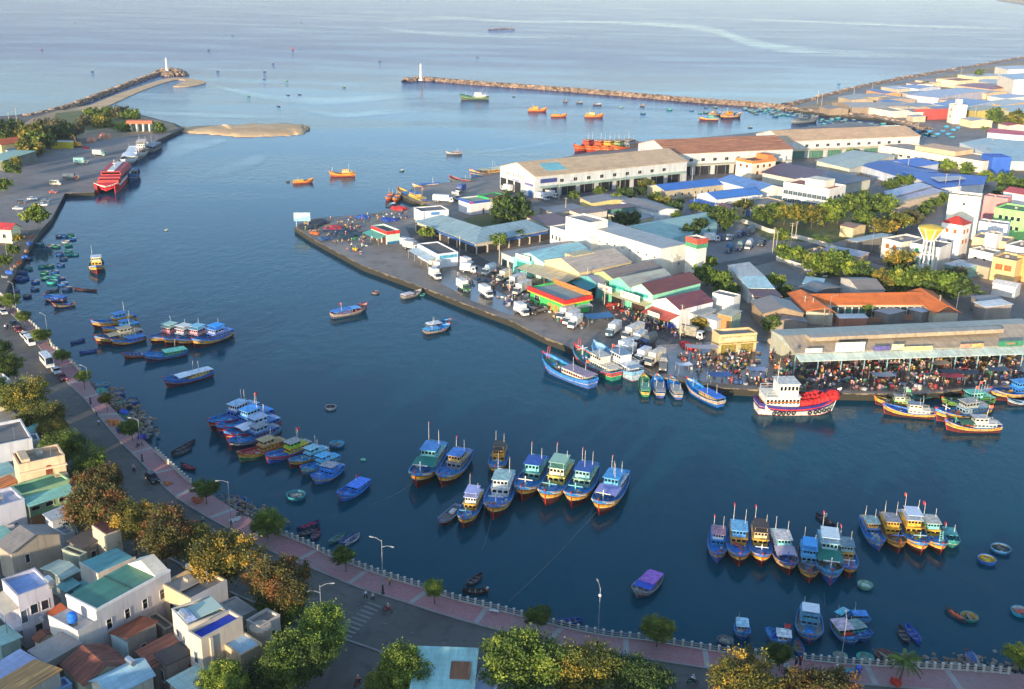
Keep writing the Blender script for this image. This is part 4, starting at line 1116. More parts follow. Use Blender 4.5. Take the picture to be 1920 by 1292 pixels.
def person_mesh(pose):
 if pose in PERS: return PERS[pose]
 if pose == 'stand': J = {'pel': (0,0,.92),'che': (0,0,1.3),'nk': (0,0,1.45),'hd': (.02,0,1.6),'lk': (.02,.1,.48),'lf': (.02,.11,.06),'rk': (.02,-.1,.48),'rf': (.0,-.11,.06),'le': (.0,.25,1.1),'lh': (.1,.24,.85),'re': (.0,-.25,1.1),'rh': (.1,-.24,.85)}
 elif pose == 'walk': J = {'pel': (0,0,.9),'che': (.04,0,1.28),'nk': (.05,0,1.43),'hd': (.08,0,1.58),'lk': (.2,.1,.5),'lf': (.28,.1,.06),'rk': (-.05,-.1,.48),'rf': (-.32,-.1,.1),'le': (-.12,.24,1.1),'lh': (-.1,.25,.86),'re': (.14,-.24,1.1),'rh': (.28,-.22,.92)}
 elif pose == 'squat': J = {'pel': (-.1,0,.32),'che': (.12,0,.68),'nk': (.2,0,.82),'hd': (.26,0,.96),'lk': (.3,.16,.5),'lf': (.05,.15,.06),'rk': (.3,-.16,.5),'rf': (.05,-.15,.06),'le': (.25,.26,.55),'lh': (.42,.14,.35),'re': (.25,-.26,.55),'rh': (.42,-.14,.35)}
 elif pose == 'bend': J = {'pel': (0,0,.88),'che': (.3,0,1.08),'nk': (.42,0,1.12),'hd': (.55,0,1.14),'lk': (.06,.1,.47),'lf': (.0,.11,.06),'rk': (.06,-.1,.47),'rf': (.0,-.11,.06),'le': (.42,.22,.82),'lh': (.5,.18,.56),'re': (.42,-.22,.82),'rh': (.5,-.18,.56)}
 else: J = {'pel': (-.1,0,.98),'che': (-.02,0,1.36),'nk': (0,0,1.5),'hd': (.03,0,1.66),'lk': (.3,.18,.85),'lf': (.12,.2,.42),'rk': (.3,-.18,.85),'rf': (.12,-.2,.42),'le': (.22,.28,1.2),'lh': (.48,.3,1.07),'re': (.22,-.28,1.2),'rh': (.48,-.3,1.07)}
 nm=list(J);ed=[('pel','che'),('che','nk'),('nk','hd'),('pel','lk'),('lk','lf'),('pel','rk'),('rk','rf'),('che','le'),('le','lh'),('che','re'),('re','rh')]
 rad = {'pel': .15,'che': .18,'nk': .06,'hd': .12,'lk': .085,'rk': .085,'lf': .065,'rf': .065,'le': .06,'re': .06,'lh': .045,'rh': .045}
 me=bpy.data.meshes.new('person_frame');me.from_pydata([J[n] for n in nm],[(nm.index(a),nm.index(b)) for a,b in ed],[])
 ob=bpy.data.objects.new('person_frame',me);COL.objects.link(ob)
 md=ob.modifiers.new('skin','SKIN')
 if not me.skin_vertices: me.attributes.new('skin','FLOAT','POINT')
 try:
  sv=me.skin_vertices[0].data
  for i,n in enumerate(nm): sv[i].radius=(rad[n],rad[n]*(1.25 if n in ('che','pel') else 1));sv[i].use_root=n == 'pel'
  dg=bpy.context.evaluated_depsgraph_get();dg.update()
  out=bpy.data.meshes.new_from_object(ob.evaluated_get(dg))
 except Exception:
  out=None
 if out is None or len(out.polygons)<20:
  mb=MB()
  for a,b in ed: mb.tube(J[a],J[b],rad[a],rad[b],6)
  mb.blob(J['hd'],.12,.11,.14,8,5,0);out=mb.mesh('person',M('#888888','cloth'))
 bpy.data.objects.remove(ob)
 out.name = 'person';out.materials.clear()
 for c in ('#555555','#333333','#a5765a','#1c1715'): out.materials.append(M(c,'cloth') if c != '#a5765a' else M(c,'plain'))
 for f in out.polygons:
  c=f.center;hd=Vector(J['hd']);d=min(((Vector(J[n])-c).length,n) for n in nm)[1]
  if d in ('lk','lf','rk','rf','pel'): f.material_index=1
  elif d in ('lh','rh'): f.material_index=2
  elif d in ('hd','nk'): f.material_index=3 if (d == 'hd' and c.z>hd.z + .02) else 2
  else: f.material_index=0
  if d in ('lf','rf') and c.z < .1: f.material_index=2
 PERS[pose]=(out,J['hd']);return PERS[pose]
def person_at(loc,rz,pose,shirt,pants,label,group=None,hat=None,scale=1.0):
 me,hd=person_mesh(pose)
 o=link('person',me,None,loc,rz,scale,mat=[M(shirt,'cloth'),M(pants,'cloth'),None,None])
 tag(o,label,'person',group)
 if hat:
  if 'hat' not in VM:
   mb=MB();mb.lathe((0,0,0),[(.27,.0),(.14,.12),(.01,.22)],12);VM['hat']=mb.mesh('hat',M('#d8c9a2','cloth'))
   mb=MB();mb.lathe((0,0,0),[(.14,-.02),(.145,.06),(.10,.13),(.02,.16)],10);mb.box(.08,-.1,-.01,.24,.1,.02);VM['cap']=mb.mesh('cap',M('#888888','cloth'))
  if hat == 'cone': link('hat',VM['hat'],o,(hd[0],hd[1],hd[2] + .04))
  else: link('helmet',VM['cap'],o,(hd[0],hd[1],hd[2] + .02),mat=M(hat,'paint'))
 return o
def pole_lamp(px,py,h,label,arms=1,hd=0.0,name='street_lamp',base='#1f4a40',col='#92989a',group=None,z0=ZL + .19,globe=False):
 p=at(px,py,z0);o=thing(name,label,'street lamp',(p.x,p.y,z0),hd,group)
 mb=MB();mb.tube((0,0,1.6),(0,0,h),.065,.04,8);mb.build('pole',M(col,'paint'),o)
 if base:
  mb=MB();mb.lathe((0,0,0),[(.30,0),(.30,.15),(.2,.3),(.17,1.5),(.22,1.62),(.12,1.75)],10);mb.build('base',M(base,'paint'),o)
 else:
  mb=MB();mb.tube((0,0,0),(0,0,1.7),.13,.11,8);mb.build('base',M('#a5a29a','wall'),o)
 for i in range(arms):
  sg=1 if i==0 else -1;zb=h - .3-(1.1 if i else 0)
  mb=MB();mb.tube((0,0,zb),(sg*1.0,0,zb + .45),.045,.04,6);mb.tube((sg*1.0,0,zb + .45),(sg*1.7,0,zb + .5),.04,.04,6)
  a=mb.build('arm',M(col,'paint'),o)
  mb=MB();mb.box(sg*1.6-(.0 if sg>0 else .75),-.14,zb + .44,sg*1.6+(.75 if sg>0 else 0),.14,zb + .56,0,.03);mb.build('lamp_head',M('#8f9494','paint'),a)
 if globe:
  mb=MB();mb.blob((0,0,h-1.4),.24,.24,.24,10,7,0);mb.build('globe',M('#e2e2dd','paint'),o)
 return o
def utility_pole(px,py,h,label,group='utility poles',cross=1,z0=ZL,col='#b5a98f'):
 p=at(px,py,z0);o=thing('utility_pole',label,'pole',(p.x,p.y,z0),px * .11,group)
 mb=MB();mb.tube((0,0,-.1),(0,0,h),.17,.11,8);mb.build('pole',M(col,'wall'),o)
 for i in range(cross):
  mb=MB();mb.box(-1.0,-.06,h - .5-i * .8,1.0,.06,h - .38-i * .8)
  for x in (-.85,0,.85): mb.tube((x,0,h - .38-i * .8),(x,0,h - .2-i * .8),.05,.04,5)
  mb.build('crossarm',M('#8a8272','wall'),o)
 return o
GT = 'houses of the near town'
def tank(H,fx,fy,z,label,col='#b9bcc0',lying=True,r=.55):
 p=H.org+H.ux*(fx*H.La)+H.uy*(fy*H.Lc)
 o=thing('water_tank',label,'water tank',(p.x,p.y,H.z0+z),H.rz)
 mb=MB()
 if lying: mb.tube((-.9,0,1.1),(.9,0,1.1),r,r,12)
 else: mb.lathe((0,0,.6),[(r * .9,0),(r,.1),(r,1.3),(r * .7,1.55),(r * .25,1.65)],14)
 mb.build('tank',M(col,'metal',.3) if lying else M(col,'paint',.4),o)
 mb=MB()
 mb.box(-.6,-.4,0,.6,.4,.62,0,.12)
 mb.build('stand',M('#7d7d78','paint'),o)
 return o
H=house('long white house with a dark green sheet roof and a blue tank on its terrace',(124,1118),(180,1146),(316,1069),9.2,'#bfbcbb',('syr','#3f7d66',-.2,'roof'),group=GT,over=0,
  win=[('s',4,5.0,.9,1.7,'grid',.02,.98)])
fbox(H,'parapet','s',0,1,9.1,9.5,.12,'#d8d5d0','wall',-.2)
fbox(H,'parapet','f',0,1,9.1,9.6,.12,'#e0dcd2','wall',-.2)
rbox(H,'roof_joint',-.01,.49,1.0,.505,9.0,9.32,'#2f4a40')
T=MB();T.box(0,-3.4,-.3,H.La,-.02,7.0);T.build('terrace',M('#c2beb7','wall'),H.o)
T=MB();T.box(0,-3.45,7.0,H.La,-3.25,7.6);T.box(H.La - .2,-3.24,7.0,H.La,-.05,7.6);T.build('terrace_parapet',M('#c2beb7','wall'),H.o)
for x in (.28,.5): fbox(H,'vent','f',x,x + .09,4.9,5.4,3.5,'#b98d78','wall',3.38)
T=MB();T.add([(0,0,9.3),(H.La,0,9.3),(H.La * .5,0,11.2),(0,2.6,9.3),(H.La,2.6,9.3),(H.La * .5,2.6,11.2)],[(0,1,2),(4,3,5),(0,2,5,3),(1,4,5,2)])
T.build('roof_gable',M('#d8cdb9','wall'),H.o,(0,H.Lc-2.7,0))
tank(H,.62,-.16,7.0,'bright blue plastic water tank on the terrace of the green roofed house','#1f6fd0',False,.75)
H=house('tall pale lilac house with a blue painted roof terrace and square windows',(3,1087),(33,1118),(94,1093),9.6,'#b5b0b8',('flat','#8fa6cf',.5,'solid'),group=GT,win=[('s',2,5.6,1.1,1.6,'plain',.25,.9),('s',1,1.9,1.1,1.6,'plain',.2,.75),('s',1,4.6,.9,2.2,'blue',.0,.2)])
awning(H,'f',0,1,7.6,2.4,'#b9b2a2',.3,'wall','balcony_roof')
fbox(H,'balcony','f',0,1,3.4,4.4,1.3,'#c9c4cc','wall');fbox(H,'air_conditioner','s',.52,.62,3.8,4.6,.4,'#d9d9d4')
tank(H,.95,.98,9.0,'steel water tank lying behind the blue roof terrace')
H=house('old stained concrete house with a grey ridged roof',(-4,1020),(21,1037),(112,1002),6.2,'#a89c89',('gx','#7d7873',1.7),group=GT,win=[('s',1,3.2,.7,1.6,'plain',.1,.5)])
H=house('house under a flat turquoise roof with a low pale parapet',(149,1057),(184,1079),(248,1044),6.4,'#cbbfae',('syr','#62a5a0',.1,'roof'),group=GT,over=-.15)
fbox(H,'parapet','s',0,1,6.1,6.8,.1,'#cbbfae','wall',-.15);fbox(H,'parapet','f',0,1,6.1,6.8,.1,'#cbbfae','wall',-.15)
awning(H,'f',.1,1,3.5,2.6,'#6fb0a9',.5)
H=house('pale green house with a dark green flat roof beside the brown trees',(20,912),(40,928),(122,893),7.6,'#8fae84',('flat','#3f7f66',.45,'solid'),group=GT,win=[('s',3,3.6,1.5,.8,'plain',.1,.95)])
awning(H,'s',.0,.98,6.9,2.6,'#86c0b2',.9);fbox(H,'wall_band','s',0,.98,0,2.4,.25,'#b07a52','wall')
H=house('tall beige house with an arched red door on its roof terrace',(23,851),(35,872),(112,840),11.0,'#d6b894',('flat','#a8977f',.9),group=GT,win=[('s',2,4.2,1.1,1.5)])
T=MB();T.box(-.6,0,0,.6,.08,1.7);T.tube((0,0,1.7),(0,.08,1.7),.6,.6,14);T.build('door',M('#8a3f22','paint'),H.o,(H.La + .1,H.Lc * .62,7.4),math.pi/2)
fbox(H,'cornice','s',-.02,1.02,9.0,9.35,.55,'#dcc29f','wall');fbox(H,'balcony','s',.72,1.0,6.6,7.4,1.3,'#cbb08c','wall')
rbox(H,'stair_house',.1,.08,.9,.26,10.1,11.6,'#d6b894')
H=house('wide white house with a plain long side wall and a grey flat roof',(-58,804),(-40,842),(54,812),9.0,'#bcbec3',('flat','#77736e',.6),group=GT)
house('narrow white house with an arched window beside the yellow tree',(54,815),(60,827),(71,822),7.5,'#cfd0cd',('flat','#7d7a75',.4),group=GT,win=[('s',1,3.6,.8,1.4)])
house('small house under a pale teal sheet roof below the yellow trees',(53,803),(60,812),(73,805),5.5,'#9aa09a',('sy','#7fb5ab',.5),group=GT)
H=house('white house with a lilac terrace at the left edge of the town',(-46,932),(-22,956),(48,938),7.6,'#bdbdc6',('flat','#a9adbd',.6),group=GT,win=[('s',2,3.0,.5,.3)])
H=house('sandy house with two pitched grey roof slabs and a white side wall',(302,1094),(357,1124),(428,1090),7.4,'#cdb28c',('flat','#7d7872',.5),group=GT,win=[('f',1,2.6,2.2,2.0,'plain',.1,.7)])
T=MB();T.slab([(.3,.3,7.0),(H.La * .6,.3,7.5),(H.La * .6,H.Lc - .3,7.5),(.3,H.Lc - .3,7.0)],.15);T.build('roof_slab',M('#a59b8c','wall'),H.o)
fbox(H,'side_wall','s',0,1,0,7.6,.12,'#bdbec3','wall');tank(H,.08,.75,7.0,'steel water tank lying on the sandy house',r=.45)
H=house('grey beige house with a royal blue roof deck inside a parapet',(353,1184),(377,1199),(455,1158),10.0,'#b9ad9c',('flat','#1c3fae',.55,'solid'),group=GT,win=[('f',1,5.2,.9,2.0,'blue'),('f',1,1.0,1.2,2.0)])
fbox(H,'pilaster','s',.18,.24,0,9.6,.35,'#c2b5a3','wall')
H=house('white and cream house with a glass covered roof terrace next to the blue deck',(322,1142),(352,1174),(420,1142),9.6,'#c5bdae',('flat','#a9b3ac',.5,'solid'),group=GT,win=[('f',2,5.6,.7,1.3),('f',1,2.2,.7,1.2)])
T=MB();T.slab([(H.La * .25,H.Lc * .3,9.9),(H.La * .9,H.Lc * .3,9.9),(H.La * .9,H.Lc * .95,10.2),(H.La * .25,H.Lc * .95,10.2)],.1);T.build('glass_canopy',M('#9fb3a6','glass',.2),H.o)
T=MB();T.slab([(H.La * .3,H.Lc * .02,9.95),(H.La * .95,H.Lc * .02,9.95),(H.La * .95,H.Lc * .27,10.05),(H.La * .3,H.Lc * .27,10.05)],.1);T.build('canopy',M('#b9c4dc','paint'),H.o)
tank(H,.55,.1,9.1,'steel water tank on the roof next to the royal blue deck',r=.45)
H=house('small beige house with a flat pale blue roof beside the round tree',(417,1206),(451,1229),(497,1211),7.0,'#c2aa88',('flat','#a9c6d4',.18,'solid'),group=GT,win=[('f',2,3.2,.9,1.7,'grid')])
H=house('cream house with a rounded front corner and a four pane window',(462,1163),(487,1176),(534,1158),6.8,'#c9c0b4',('flat','#88837f',.4),group=GT,win=[('s',1,3.4,1.2,1.5,'grid',.3,.8),('f',1,3.2,.9,1.5,'grid')])
T=MB();T.lathe((0,0,0),[(1.7,-.2),(1.7,6.75)],16);T.build('corner_bay',M('#c4b199','wall'),H.o,(H.La - .2,.3,0))
house('grey flat roofed house squeezed behind the white cream house',(412,1132),(448,1158),(476,1142),5.6,'#a5a099',('flat','#a09a92',.15),group=GT)
H=house('low house with a striped red rust roof and a pale blue gable wall',(209,1187),(239,1205),(300,1180),5.0,'#8f8a83',('sx','#8a4a30',.9,'rust'),group=GT)
fbox(H,'front_wall','f',0,.999,0,5.0,.15,'#b9d0d0','wall');facade(H,'f',2,2.2,.7,.7)
house('low house with a wide pinkish rust roof beside a dark box house',(258,1222),(289,1251),(339,1211),4.2,'#8f857b',('sy','#a0634c',.5,'rust'),group=GT)
H=house('plain grey box house with a dark flat roof and one brown window',(291,1227),(313,1247),(366,1224),5.2,'#8d857b',('flat','#4d4b4a',.0,'solid'),group=GT,win=[('s',1,2.6,.9,.9,'red',.7,1.0),('f',1,1.4,1.1,2.0,'blue')])
H=house('house with the largest brown rusted roof with light stripes',(118,1246),(159,1283),(229,1235),5.2,'#b7b79a',('gx','#7d4a38',1.4,'rust'),group=GT)
H=house('house with a two tone pale blue and mint sheet roof',(172,1277),(206,1306),(309,1284),5.8,'#c9c3ae',('gy','#9fc3cf',1.4),group=GT)
fbox(H,'gable_sheet','f',0,1,0,5.6,.1,'#d6d2bd','wall')
tank(H,.45,.75,6.6,'steel water tank standing beside the brown rust roof',r=.45)
house('broad pale mint sheet roof house at the bottom of the town',(318,1277),(352,1306),(418,1270),4.4,'#a9a79f',('sy','#a3c9c4',.3),group=GT)
H=house('grey roofed house with a white and teal front wall',(57,1221),(87,1242),(139,1203),5.4,'#a39c92',('sy','#98938e',.3,'wall'),group=GT)
fbox(H,'front_wall','f',0,.999,2.2,5.3,.12,'#d5dcd6','wall');fbox(H,'front_dado','f',0,.999,0,2.2,.12,'#5ba28c','wall')
house('small maroon roofed shed between two roof ridges',(95,1236),(112,1248),(157,1223),4.0,'#a59f86',('sy','#6b3a2f',.3,'rust'),group=GT)
house('house with a narrow lilac roof at the left border',(-30,1262),(6,1284),(54,1236),5.2,'#b3aa9f',('sy','#a7b0cf',.4),group=GT)
house('house with an orange striped sheet roof in the corner of the town',(-30,1296),(18,1322),(112,1264),6.6,'#b5ab9c',('sx','#bd8a4f',.6,'rust'),group=GT)
house('small blue walled house beside the orange striped roof',(98,1280),(112,1293),(127,1275),4.6,'#7f9fc4',('flat','#6a84ad',.5),group=GT)
house('low mossy flat roof between the white house and the rust roof',(276,1157),(310,1181),(324,1171),4.0,'#8b8478',('flat','#5d594f',.3),group=GT)
house('small house with a yellow edged brown terrace',(116,1030),(150,1043),(158,1036),4.6,'#a9b09a',('flat','#7d6a4c',.3),group=GT)
house('small mildewed house with a dark grey roof',(130,1014),(154,1028),(193,1013),4.6,'#8d8a82',('sy','#504d4d',.3,'wall'),group=GT)
H=house('beige house with a dark red roof under the brown tree',(172,986),(198,1004),(222,990),7.2,'#c9b79b',('syr','#5d3a33',.1,'rust'),group=GT,over=-.2)
house('open shelter with a cream and mint folded sheet roof',(80,1066),(118,1085),(144,1069),4.2,'#7d8580',('gy','#b9c7b4',.6),group=GT)
house('lean-to with two teal sheet roofs in the narrow yard',(111,1100),(125,1109),(143,1096),3.2,'#8a8f8a',('sy','#6fa9a4',.3),group=GT)
house('grey sheet roofed house behind the green house',(84,965),(98,976),(142,962),4.4,'#b1b7bd',('sy','#a9b4bd',.4),group=GT)
house('white walled house with a pale grey roof and small terrace',(104,992),(122,1004),(140,996),4.0,'#c4c4c4',('flat','#9a9aa2',.3),group=GT)
house('teal canopied yard house at the far left border',(-22,1000),(-2,1016),(20,1003),4.0,'#8fb0a8',('sy','#74aaa2',.3),group=GT)
house('mint awning house in the lower left lane',(-25,1188),(2,1215),(30,1192),3.6,'#8fa9a0',('sx','#94c2b8',.4),group=GT)
house('red tiled hut in the gap beside the lilac house',(92,1150),(104,1160),(118,1146),5.0,'#c9b9a9',('sy','#a5522f',.6,'tile'),group=GT)
house('brown tiled hut with a pale gable in the lane',(64,1196),(72,1202),(97,1186),4.0,'#c9bda9',('gx','#7a4a34',.6,'tile'),group=GT)
house('patio roof with patchy rust at the foot of the blue deck house',(318,1197),(336,1210),(348,1200),3.6,'#a68a72',('sy','#9d6a50',.3,'rust'),group=GT)
house('dark red roofed lean-to behind the round tree',(497,1218),(508,1226),(523,1216),3.4,'#8a7d73',('sy','#6d3428',.2,'rust'),group=GT)
house('dark flat roofed garage under the round tree',(462,1243),(486,1262),(522,1240),3.6,'#8a8680',('flat','#56534f',.2),group=GT)
house('cyan roofed house at the upper left of the town',(-30,706),(-15,720),(12,706),6.0,'#d0d3d3',('flat','#8a8d90',.4),group=GT,win=[('s',1,2.8,.9,1.5)])
house('cream and orange fronted house beside the olive trees',(-30,744),(-14,762),(11,750),6.0,'#c9c3a4',('sy','#8fb7a6',.3),group=GT)
house('low grey roofed house with a white side porch',(-20,782),(0,795),(28,781),4.2,'#a19d97',('sy','#8a8782',.4),group=GT)
house('flat teal roofed house at the left border below the olive trees',(-40,800),(-20,815),(12,800),3.9,'#9fb3ad',('sy','#6aa09a',.3),group=GT)
house('light blue roofed house behind the wide white house',(-60,884),(-42,905),(30,888),4.5,'#9aa7a9',('sy','#7fb2b5',.3),group=GT)
house('orange brown roofed house beside the beige house',(-12,905),(2,915),(26,902),5.4,'#b98a62',('sy','#a5683a',.3,'rust'),group=GT)
# bottom centre
H=house('mint roofed corner house with a rusty skylight panel',(772,1306),(882,1310),(905,1226),7.0,'#b9c9c4',('sy','#9cc9c0',.5),group=GT,over=.5)
T=MB();T.slab([(H.La * .60,H.Lc * .36,7.48),(H.La * .95,H.Lc * .36,7.48),(H.La * .95,H.Lc * .72,7.68),(H.La * .60,H.Lc * .72,7.68)],.1);T.build('rusty_skylight',M('#8a5a3a','rust'),H.o)
house('white parapet house with a pale blue roof beside the mint corner house',(880,1305),(922,1312),(935,1257),6.6,'#cfd3d8',('flat','#a5b4cc',.5,'solid'),group=GT)
house('house with a pale sheet roof hidden among the bottom trees',(1225,1298),(1250,1304),(1262,1286),4.5,'#c2c2bd',('sy','#b8c0c4',.3),group=GT)
# unseen row of town houses, added beyond the frame to shade road and boats
rt=random.Random(5)
for i in range(22):
 px=930+i*75;p=at(px,1515,ZL)
 t=rt.choice(['#c9c2b4','#d0d0cc','#b9b09a','#c4b49a','#a9b3ac'])
 w_,d_,h_=rt.uniform(8,12),rt.uniform(12,18),rt.uniform(7.5,10)
 o=thing('house',['cream','white','sandy'][i % 3] + ' unseen town house %s storeys high, added to shade the road' % ['two','three','four'][i % 3],'house',(p.x,p.y,ZL),rt.uniform(-.2,.1),'unseen town houses added for shade')
 T=MB();T.box(-w_/2,-d_,-.3,w_/2,0,h_);T.build('wall',M(t,'wall'),o)
 T=MB();T.slab([(-w_/2 - .2,-d_ - .2,h_ + .16),(w_/2 + .2,-d_ - .2,h_ + .16),(w_/2 + .2,.2,h_ + .16),(-w_/2 - .2,.2,h_ + .16)],.15);T.build('roof',M('#8a8782','wall'),o)
 for k in range(3): add_window(o,(-w_/2+w_*(k + .5)/3,-d_,3),0)
for i in range(26):  # more unseen houses, added to keep the near town in shade
 x=-6-(i % 13)*13-(i // 13)*5;y=97-(i // 13)*17+max(0,(i % 13)-7)*9
 w_,d_,h_=rt.uniform(9,12),rt.uniform(10,13),rt.uniform(10,13)
 o=thing('house',['grey','pale','ochre'][i % 3] + ' house outside the frame, added to shade the town','house',(x,y,ZL),rt.uniform(.5,.9),'houses outside the frame added for shade')
 T=MB();T.box(-w_/2,-d_/2,-.3,w_/2,d_/2,h_);T.build('wall',M(rt.choice(['#c9c2b4','#b9b09a','#a9a49a']),'wall'),o)
 T=MB();T.slab([(-w_/2 - .2,-d_/2 - .2,h_ + .16),(w_/2 + .2,-d_/2 - .2,h_ + .16),(w_/2 + .2,d_/2 + .2,h_ + .16),(-w_/2 - .2,d_/2 + .2,h_ + .16)],.15);T.build('roof',M('#8a8782','wall'),o)
GS = 'street trees along the town side of the road'
for a in [
 (45,742,7.0,5.6,'olive','olive yellow street tree, the upper of the pair beside the first bend'),
 (72,782,6.0,5.2,'olive','dull olive street tree below the upper olive one'),
 (100,808,5.5,3.3,'yellow','small yellow flowered street tree above the beige house'),
 (121,840,6.0,4.6,'green','bright green street tree beside the tall beige house'),
 (165,872,5.5,4.2,'green','dark green street tree before the brown ones'),
 (176,905,7.5,4.8,'brown','rusty brown street tree beside the pale green house'),
 (186,955,7.5,5.6,'brown','tall red brown street tree below the first brown one'),
 (250,975,7.0,4.4,'yellow','yellow brown street tree next to the red roofed beige house'),
 (306,1003,7.5,5.8,'brown','broad brown street tree behind the turquoise roof'),
 (352,1020,6.5,4.0,'olive','olive street tree wedged between a brown and a golden one'),
 (424,1052,7.5,6.0,'yellow','golden flowered street tree, the largest one beside the bend'),
 (526,1092,9.0,5.0,'brown','round street tree with a red brown top and green skirt'),
 (520,1132,5.0,4.6,'green','green street tree below the red brown top'),
 (598,1190,7.5,4.8,'lime','light green round street tree at the street corner'),
 (556,1240,7.0,5.2,'green','deep green street tree below the light one at the corner'),
 (422,1276,6.5,3.5,'lime','light green garden tree in front of the small beige house'),
 (490,1282,5.0,3.4,'dark','dark small leaved garden tree behind the light green one'),
 (758,1264,6.5,4.4,'lime','yellow green tree beside the mint corner house'),
 (718,1292,5.0,3.0,'lime','small light tree at the bottom beside the corner house'),
 (982,1240,7.5,6.0,'green','large bright green tree, the left of the pair by the bottom road'),
 (1085,1262,6.5,5.4,'olive','olive green spiky tree right of the large bright one'),
 (1206,1282,5.5,4.6,'dark','dark green tree half out of the bottom border'),
 (1396,1284,6.5,5.2,'yellow','yellow flowered tree beside the bottom road'),
 (1540,1300,6.5,5.2,'brown','orange brown tree beside the bottom road'),
 (2,690,6.5,4.6,'green','green street tree at the left border opposite the minibus'),
 (-8,655,6.0,4.0,'dark','dark street tree at the left border opposite the dark car'),
 (-12,735,6.0,4.2,'green','half hidden green tree at the left border'),
]: tree(a[0],a[1],a[2],a[3]*1.1,*a[4:],lod='near',name='street_tree',group=GS)
GP = 'small trees on the promenade'
for x,y,r,k,lb in [
 (18,562,3.2,'green','dense promenade tree next to the far seawall'),
 (44,594,2.6,'green','promenade tree above the white sedan'),
 (80,628,3.0,'lime','wispy promenade tree beside the dark parked car'),
 (115,667,2.5,'green','small promenade tree next to the white van'),
 (156,705,2.2,'lime','thin promenade tree beside the red car'),
 (199,748,2.0,'olive','sparse promenade tree over the rocky shore'),
 (246,801,3.0,'green','round promenade tree with orange nets beneath'),
 (385,918,3.0,'green','dark round promenade tree past the black car'),
 (500,980,3.6,'lime','shaggy promenade tree leaning over the seawall'),
 (648,1042,2.5,'green','promenade tree before the crosswalk'),
 (815,1101,2.3,'lime','promenade tree just past the crosswalk'),
 (1009,1157,2.5,'green','compact promenade tree above the large bright tree'),
 (1233,1180,2.9,'lime','tall feathery promenade tree beside bare soil'),
 (1465,1224,2.5,'green','promenade tree beside the green stall'),
 (1915,1228,3.0,'lime','promenade tree at the right border'),
]: tree(x,y,3.3,r,k,lb,'near','round','promenade_tree',GP,ZL + .19,sz=.9)
palm(1697,1238,3.6,2.9,'spreading green palm on the promenade above the blue canoe','green',z0=ZL + .19)
def balustrade(label,P,npost):
 o=thing('balustrade',label,'railing',(P[0].x,P[0].y,ZL + .19))
 Q=[p-P[0] for p in P];Q=[Vector((q.x,q.y,0)) for q in Q]
 for zz3 in (.55,.95):
  mb=MB()
  for i in range(len(Q)-1): mb.tube(Q[i]+Vector((0,0,zz3)),Q[i+1]+Vector((0,0,zz3)),.07,.07,5)
  mb.build('rail',M('#99948c','wall'),o)
 mb=MB()
 for i in range(len(Q)-1):
  d=(Q[i+1]-Q[i]).normalized();n=Vector((-d.y,d.x,0)) * .15
  mb.slab([Q[i]-n+Vector((0,0,.14)),Q[i+1]-n+Vector((0,0,.14)),Q[i+1]+n+Vector((0,0,.14)),Q[i]+n+Vector((0,0,.14))],.14)
 mb.build('kerb',M('#a9a299','wall'),o)
 pm=MB();pm.box(-.17,-.17,0,.17,.17,1.12);pm.box(-.21,-.21,1.12,.21,.21,1.22);me=pm.mesh('post',M('#c4bdb0','wall'))
 RS=resample(P,npost)
 for p in RS: link('post',me,o,(p.x-P[0].x,p.y-P[0].y,0))
ia=lambda px,py: nearest_on(EW,at(px,py,ZL))
inn=offset_line(EW,.5)
balustrade('pale concrete railing of the upper promenade down to the rocky shore',inn[:ia(160,706)],34)
balustrade('pale concrete railing between the rocks and the black car',inn[ia(297,849):ia(375,915)],14)
balustrade('long pale concrete railing along the curved promenade past the crosswalk',inn[ia(521,998):ia(1430,1229)],66)
balustrade('pale concrete railing along the bottom right promenade',inn[ia(1507,1236):ia(1913,1264)],26)
pole_lamp(1120,1215,11.2,'slender promenade lamp with a white globe by the bottom road',1,R(100),globe=True)
pole_lamp(718,1113,10.6,'promenade lamp with two arms beside the crosswalk',2,R(160))
pole_lamp(434,991,10.2,'promenade lamp with a green base beside the rubbish heap',1,R(190))
pole_lamp(267,865,10.0,'promenade lamp with a green base beside the blue tarpaulins',1,R(170))
pole_lamp(170,757,9.6,'promenade lamp beside the rocky shore',1,R(150))
pole_lamp(92,648,9.2,'promenade lamp behind the white van',1,R(150))
pole_lamp(31,583,9.0,'promenade lamp above the parked sedan',1,R(150))
pole_lamp(14,484,11.0,'pale lamp post near the red roofed yellow house',1,R(60),base=None)
pole_lamp(1572,1273,11.0,'leaning promenade lamp in front of the red engine boat',1,R(80))
pole_lamp(604,1192,9.5,'street lamp rising from the corner tree',2,R(10),z0=ZL)
# rocky shore below the promenade and things lying there
rkr=random.Random(11)
def rocks(name,label,pts,n,s0,s1,z,cat='rocks',lit=None):
 c=at(*pts[len(pts) // 2],0);o=thing(name,label,cat,(c.x,c.y,0));mb=MB();P=[at(x,y,z) for x,y in pts]
 for i in range(n):
  t=rkr.random()*(len(P)-1);j=int(t);p=P[j].lerp(P[j+1],t-j);w_=1.6
  p=p+Vector((rkr.gauss(0,w_),rkr.gauss(0,w_),0));s=rkr.uniform(s0,s1);mb.blob((p.x-c.x,p.y-c.y,z+rkr.uniform(-.3,.35)),s,s*rkr.uniform(.6,1),s*rkr.uniform(.4,.7),6,4,.25,rkr.choice((0,0,1)),rkr)
 mb.build('rubble',[G_ROCK,M('#8d8880','wall')],o);return o
rocks('rock_bank','grey rubble bank below the promenade where basket boats lie',[(176,722),(200,738),(225,758),(245,775),(262,792),(280,815)],330,.2,.7,.9)
rocks('rock_bank','rubble bank strewn with white litter below the promenade trees',[(418,932),(440,945),(465,957),(490,972),(512,988)],220,.2,.55,.8)
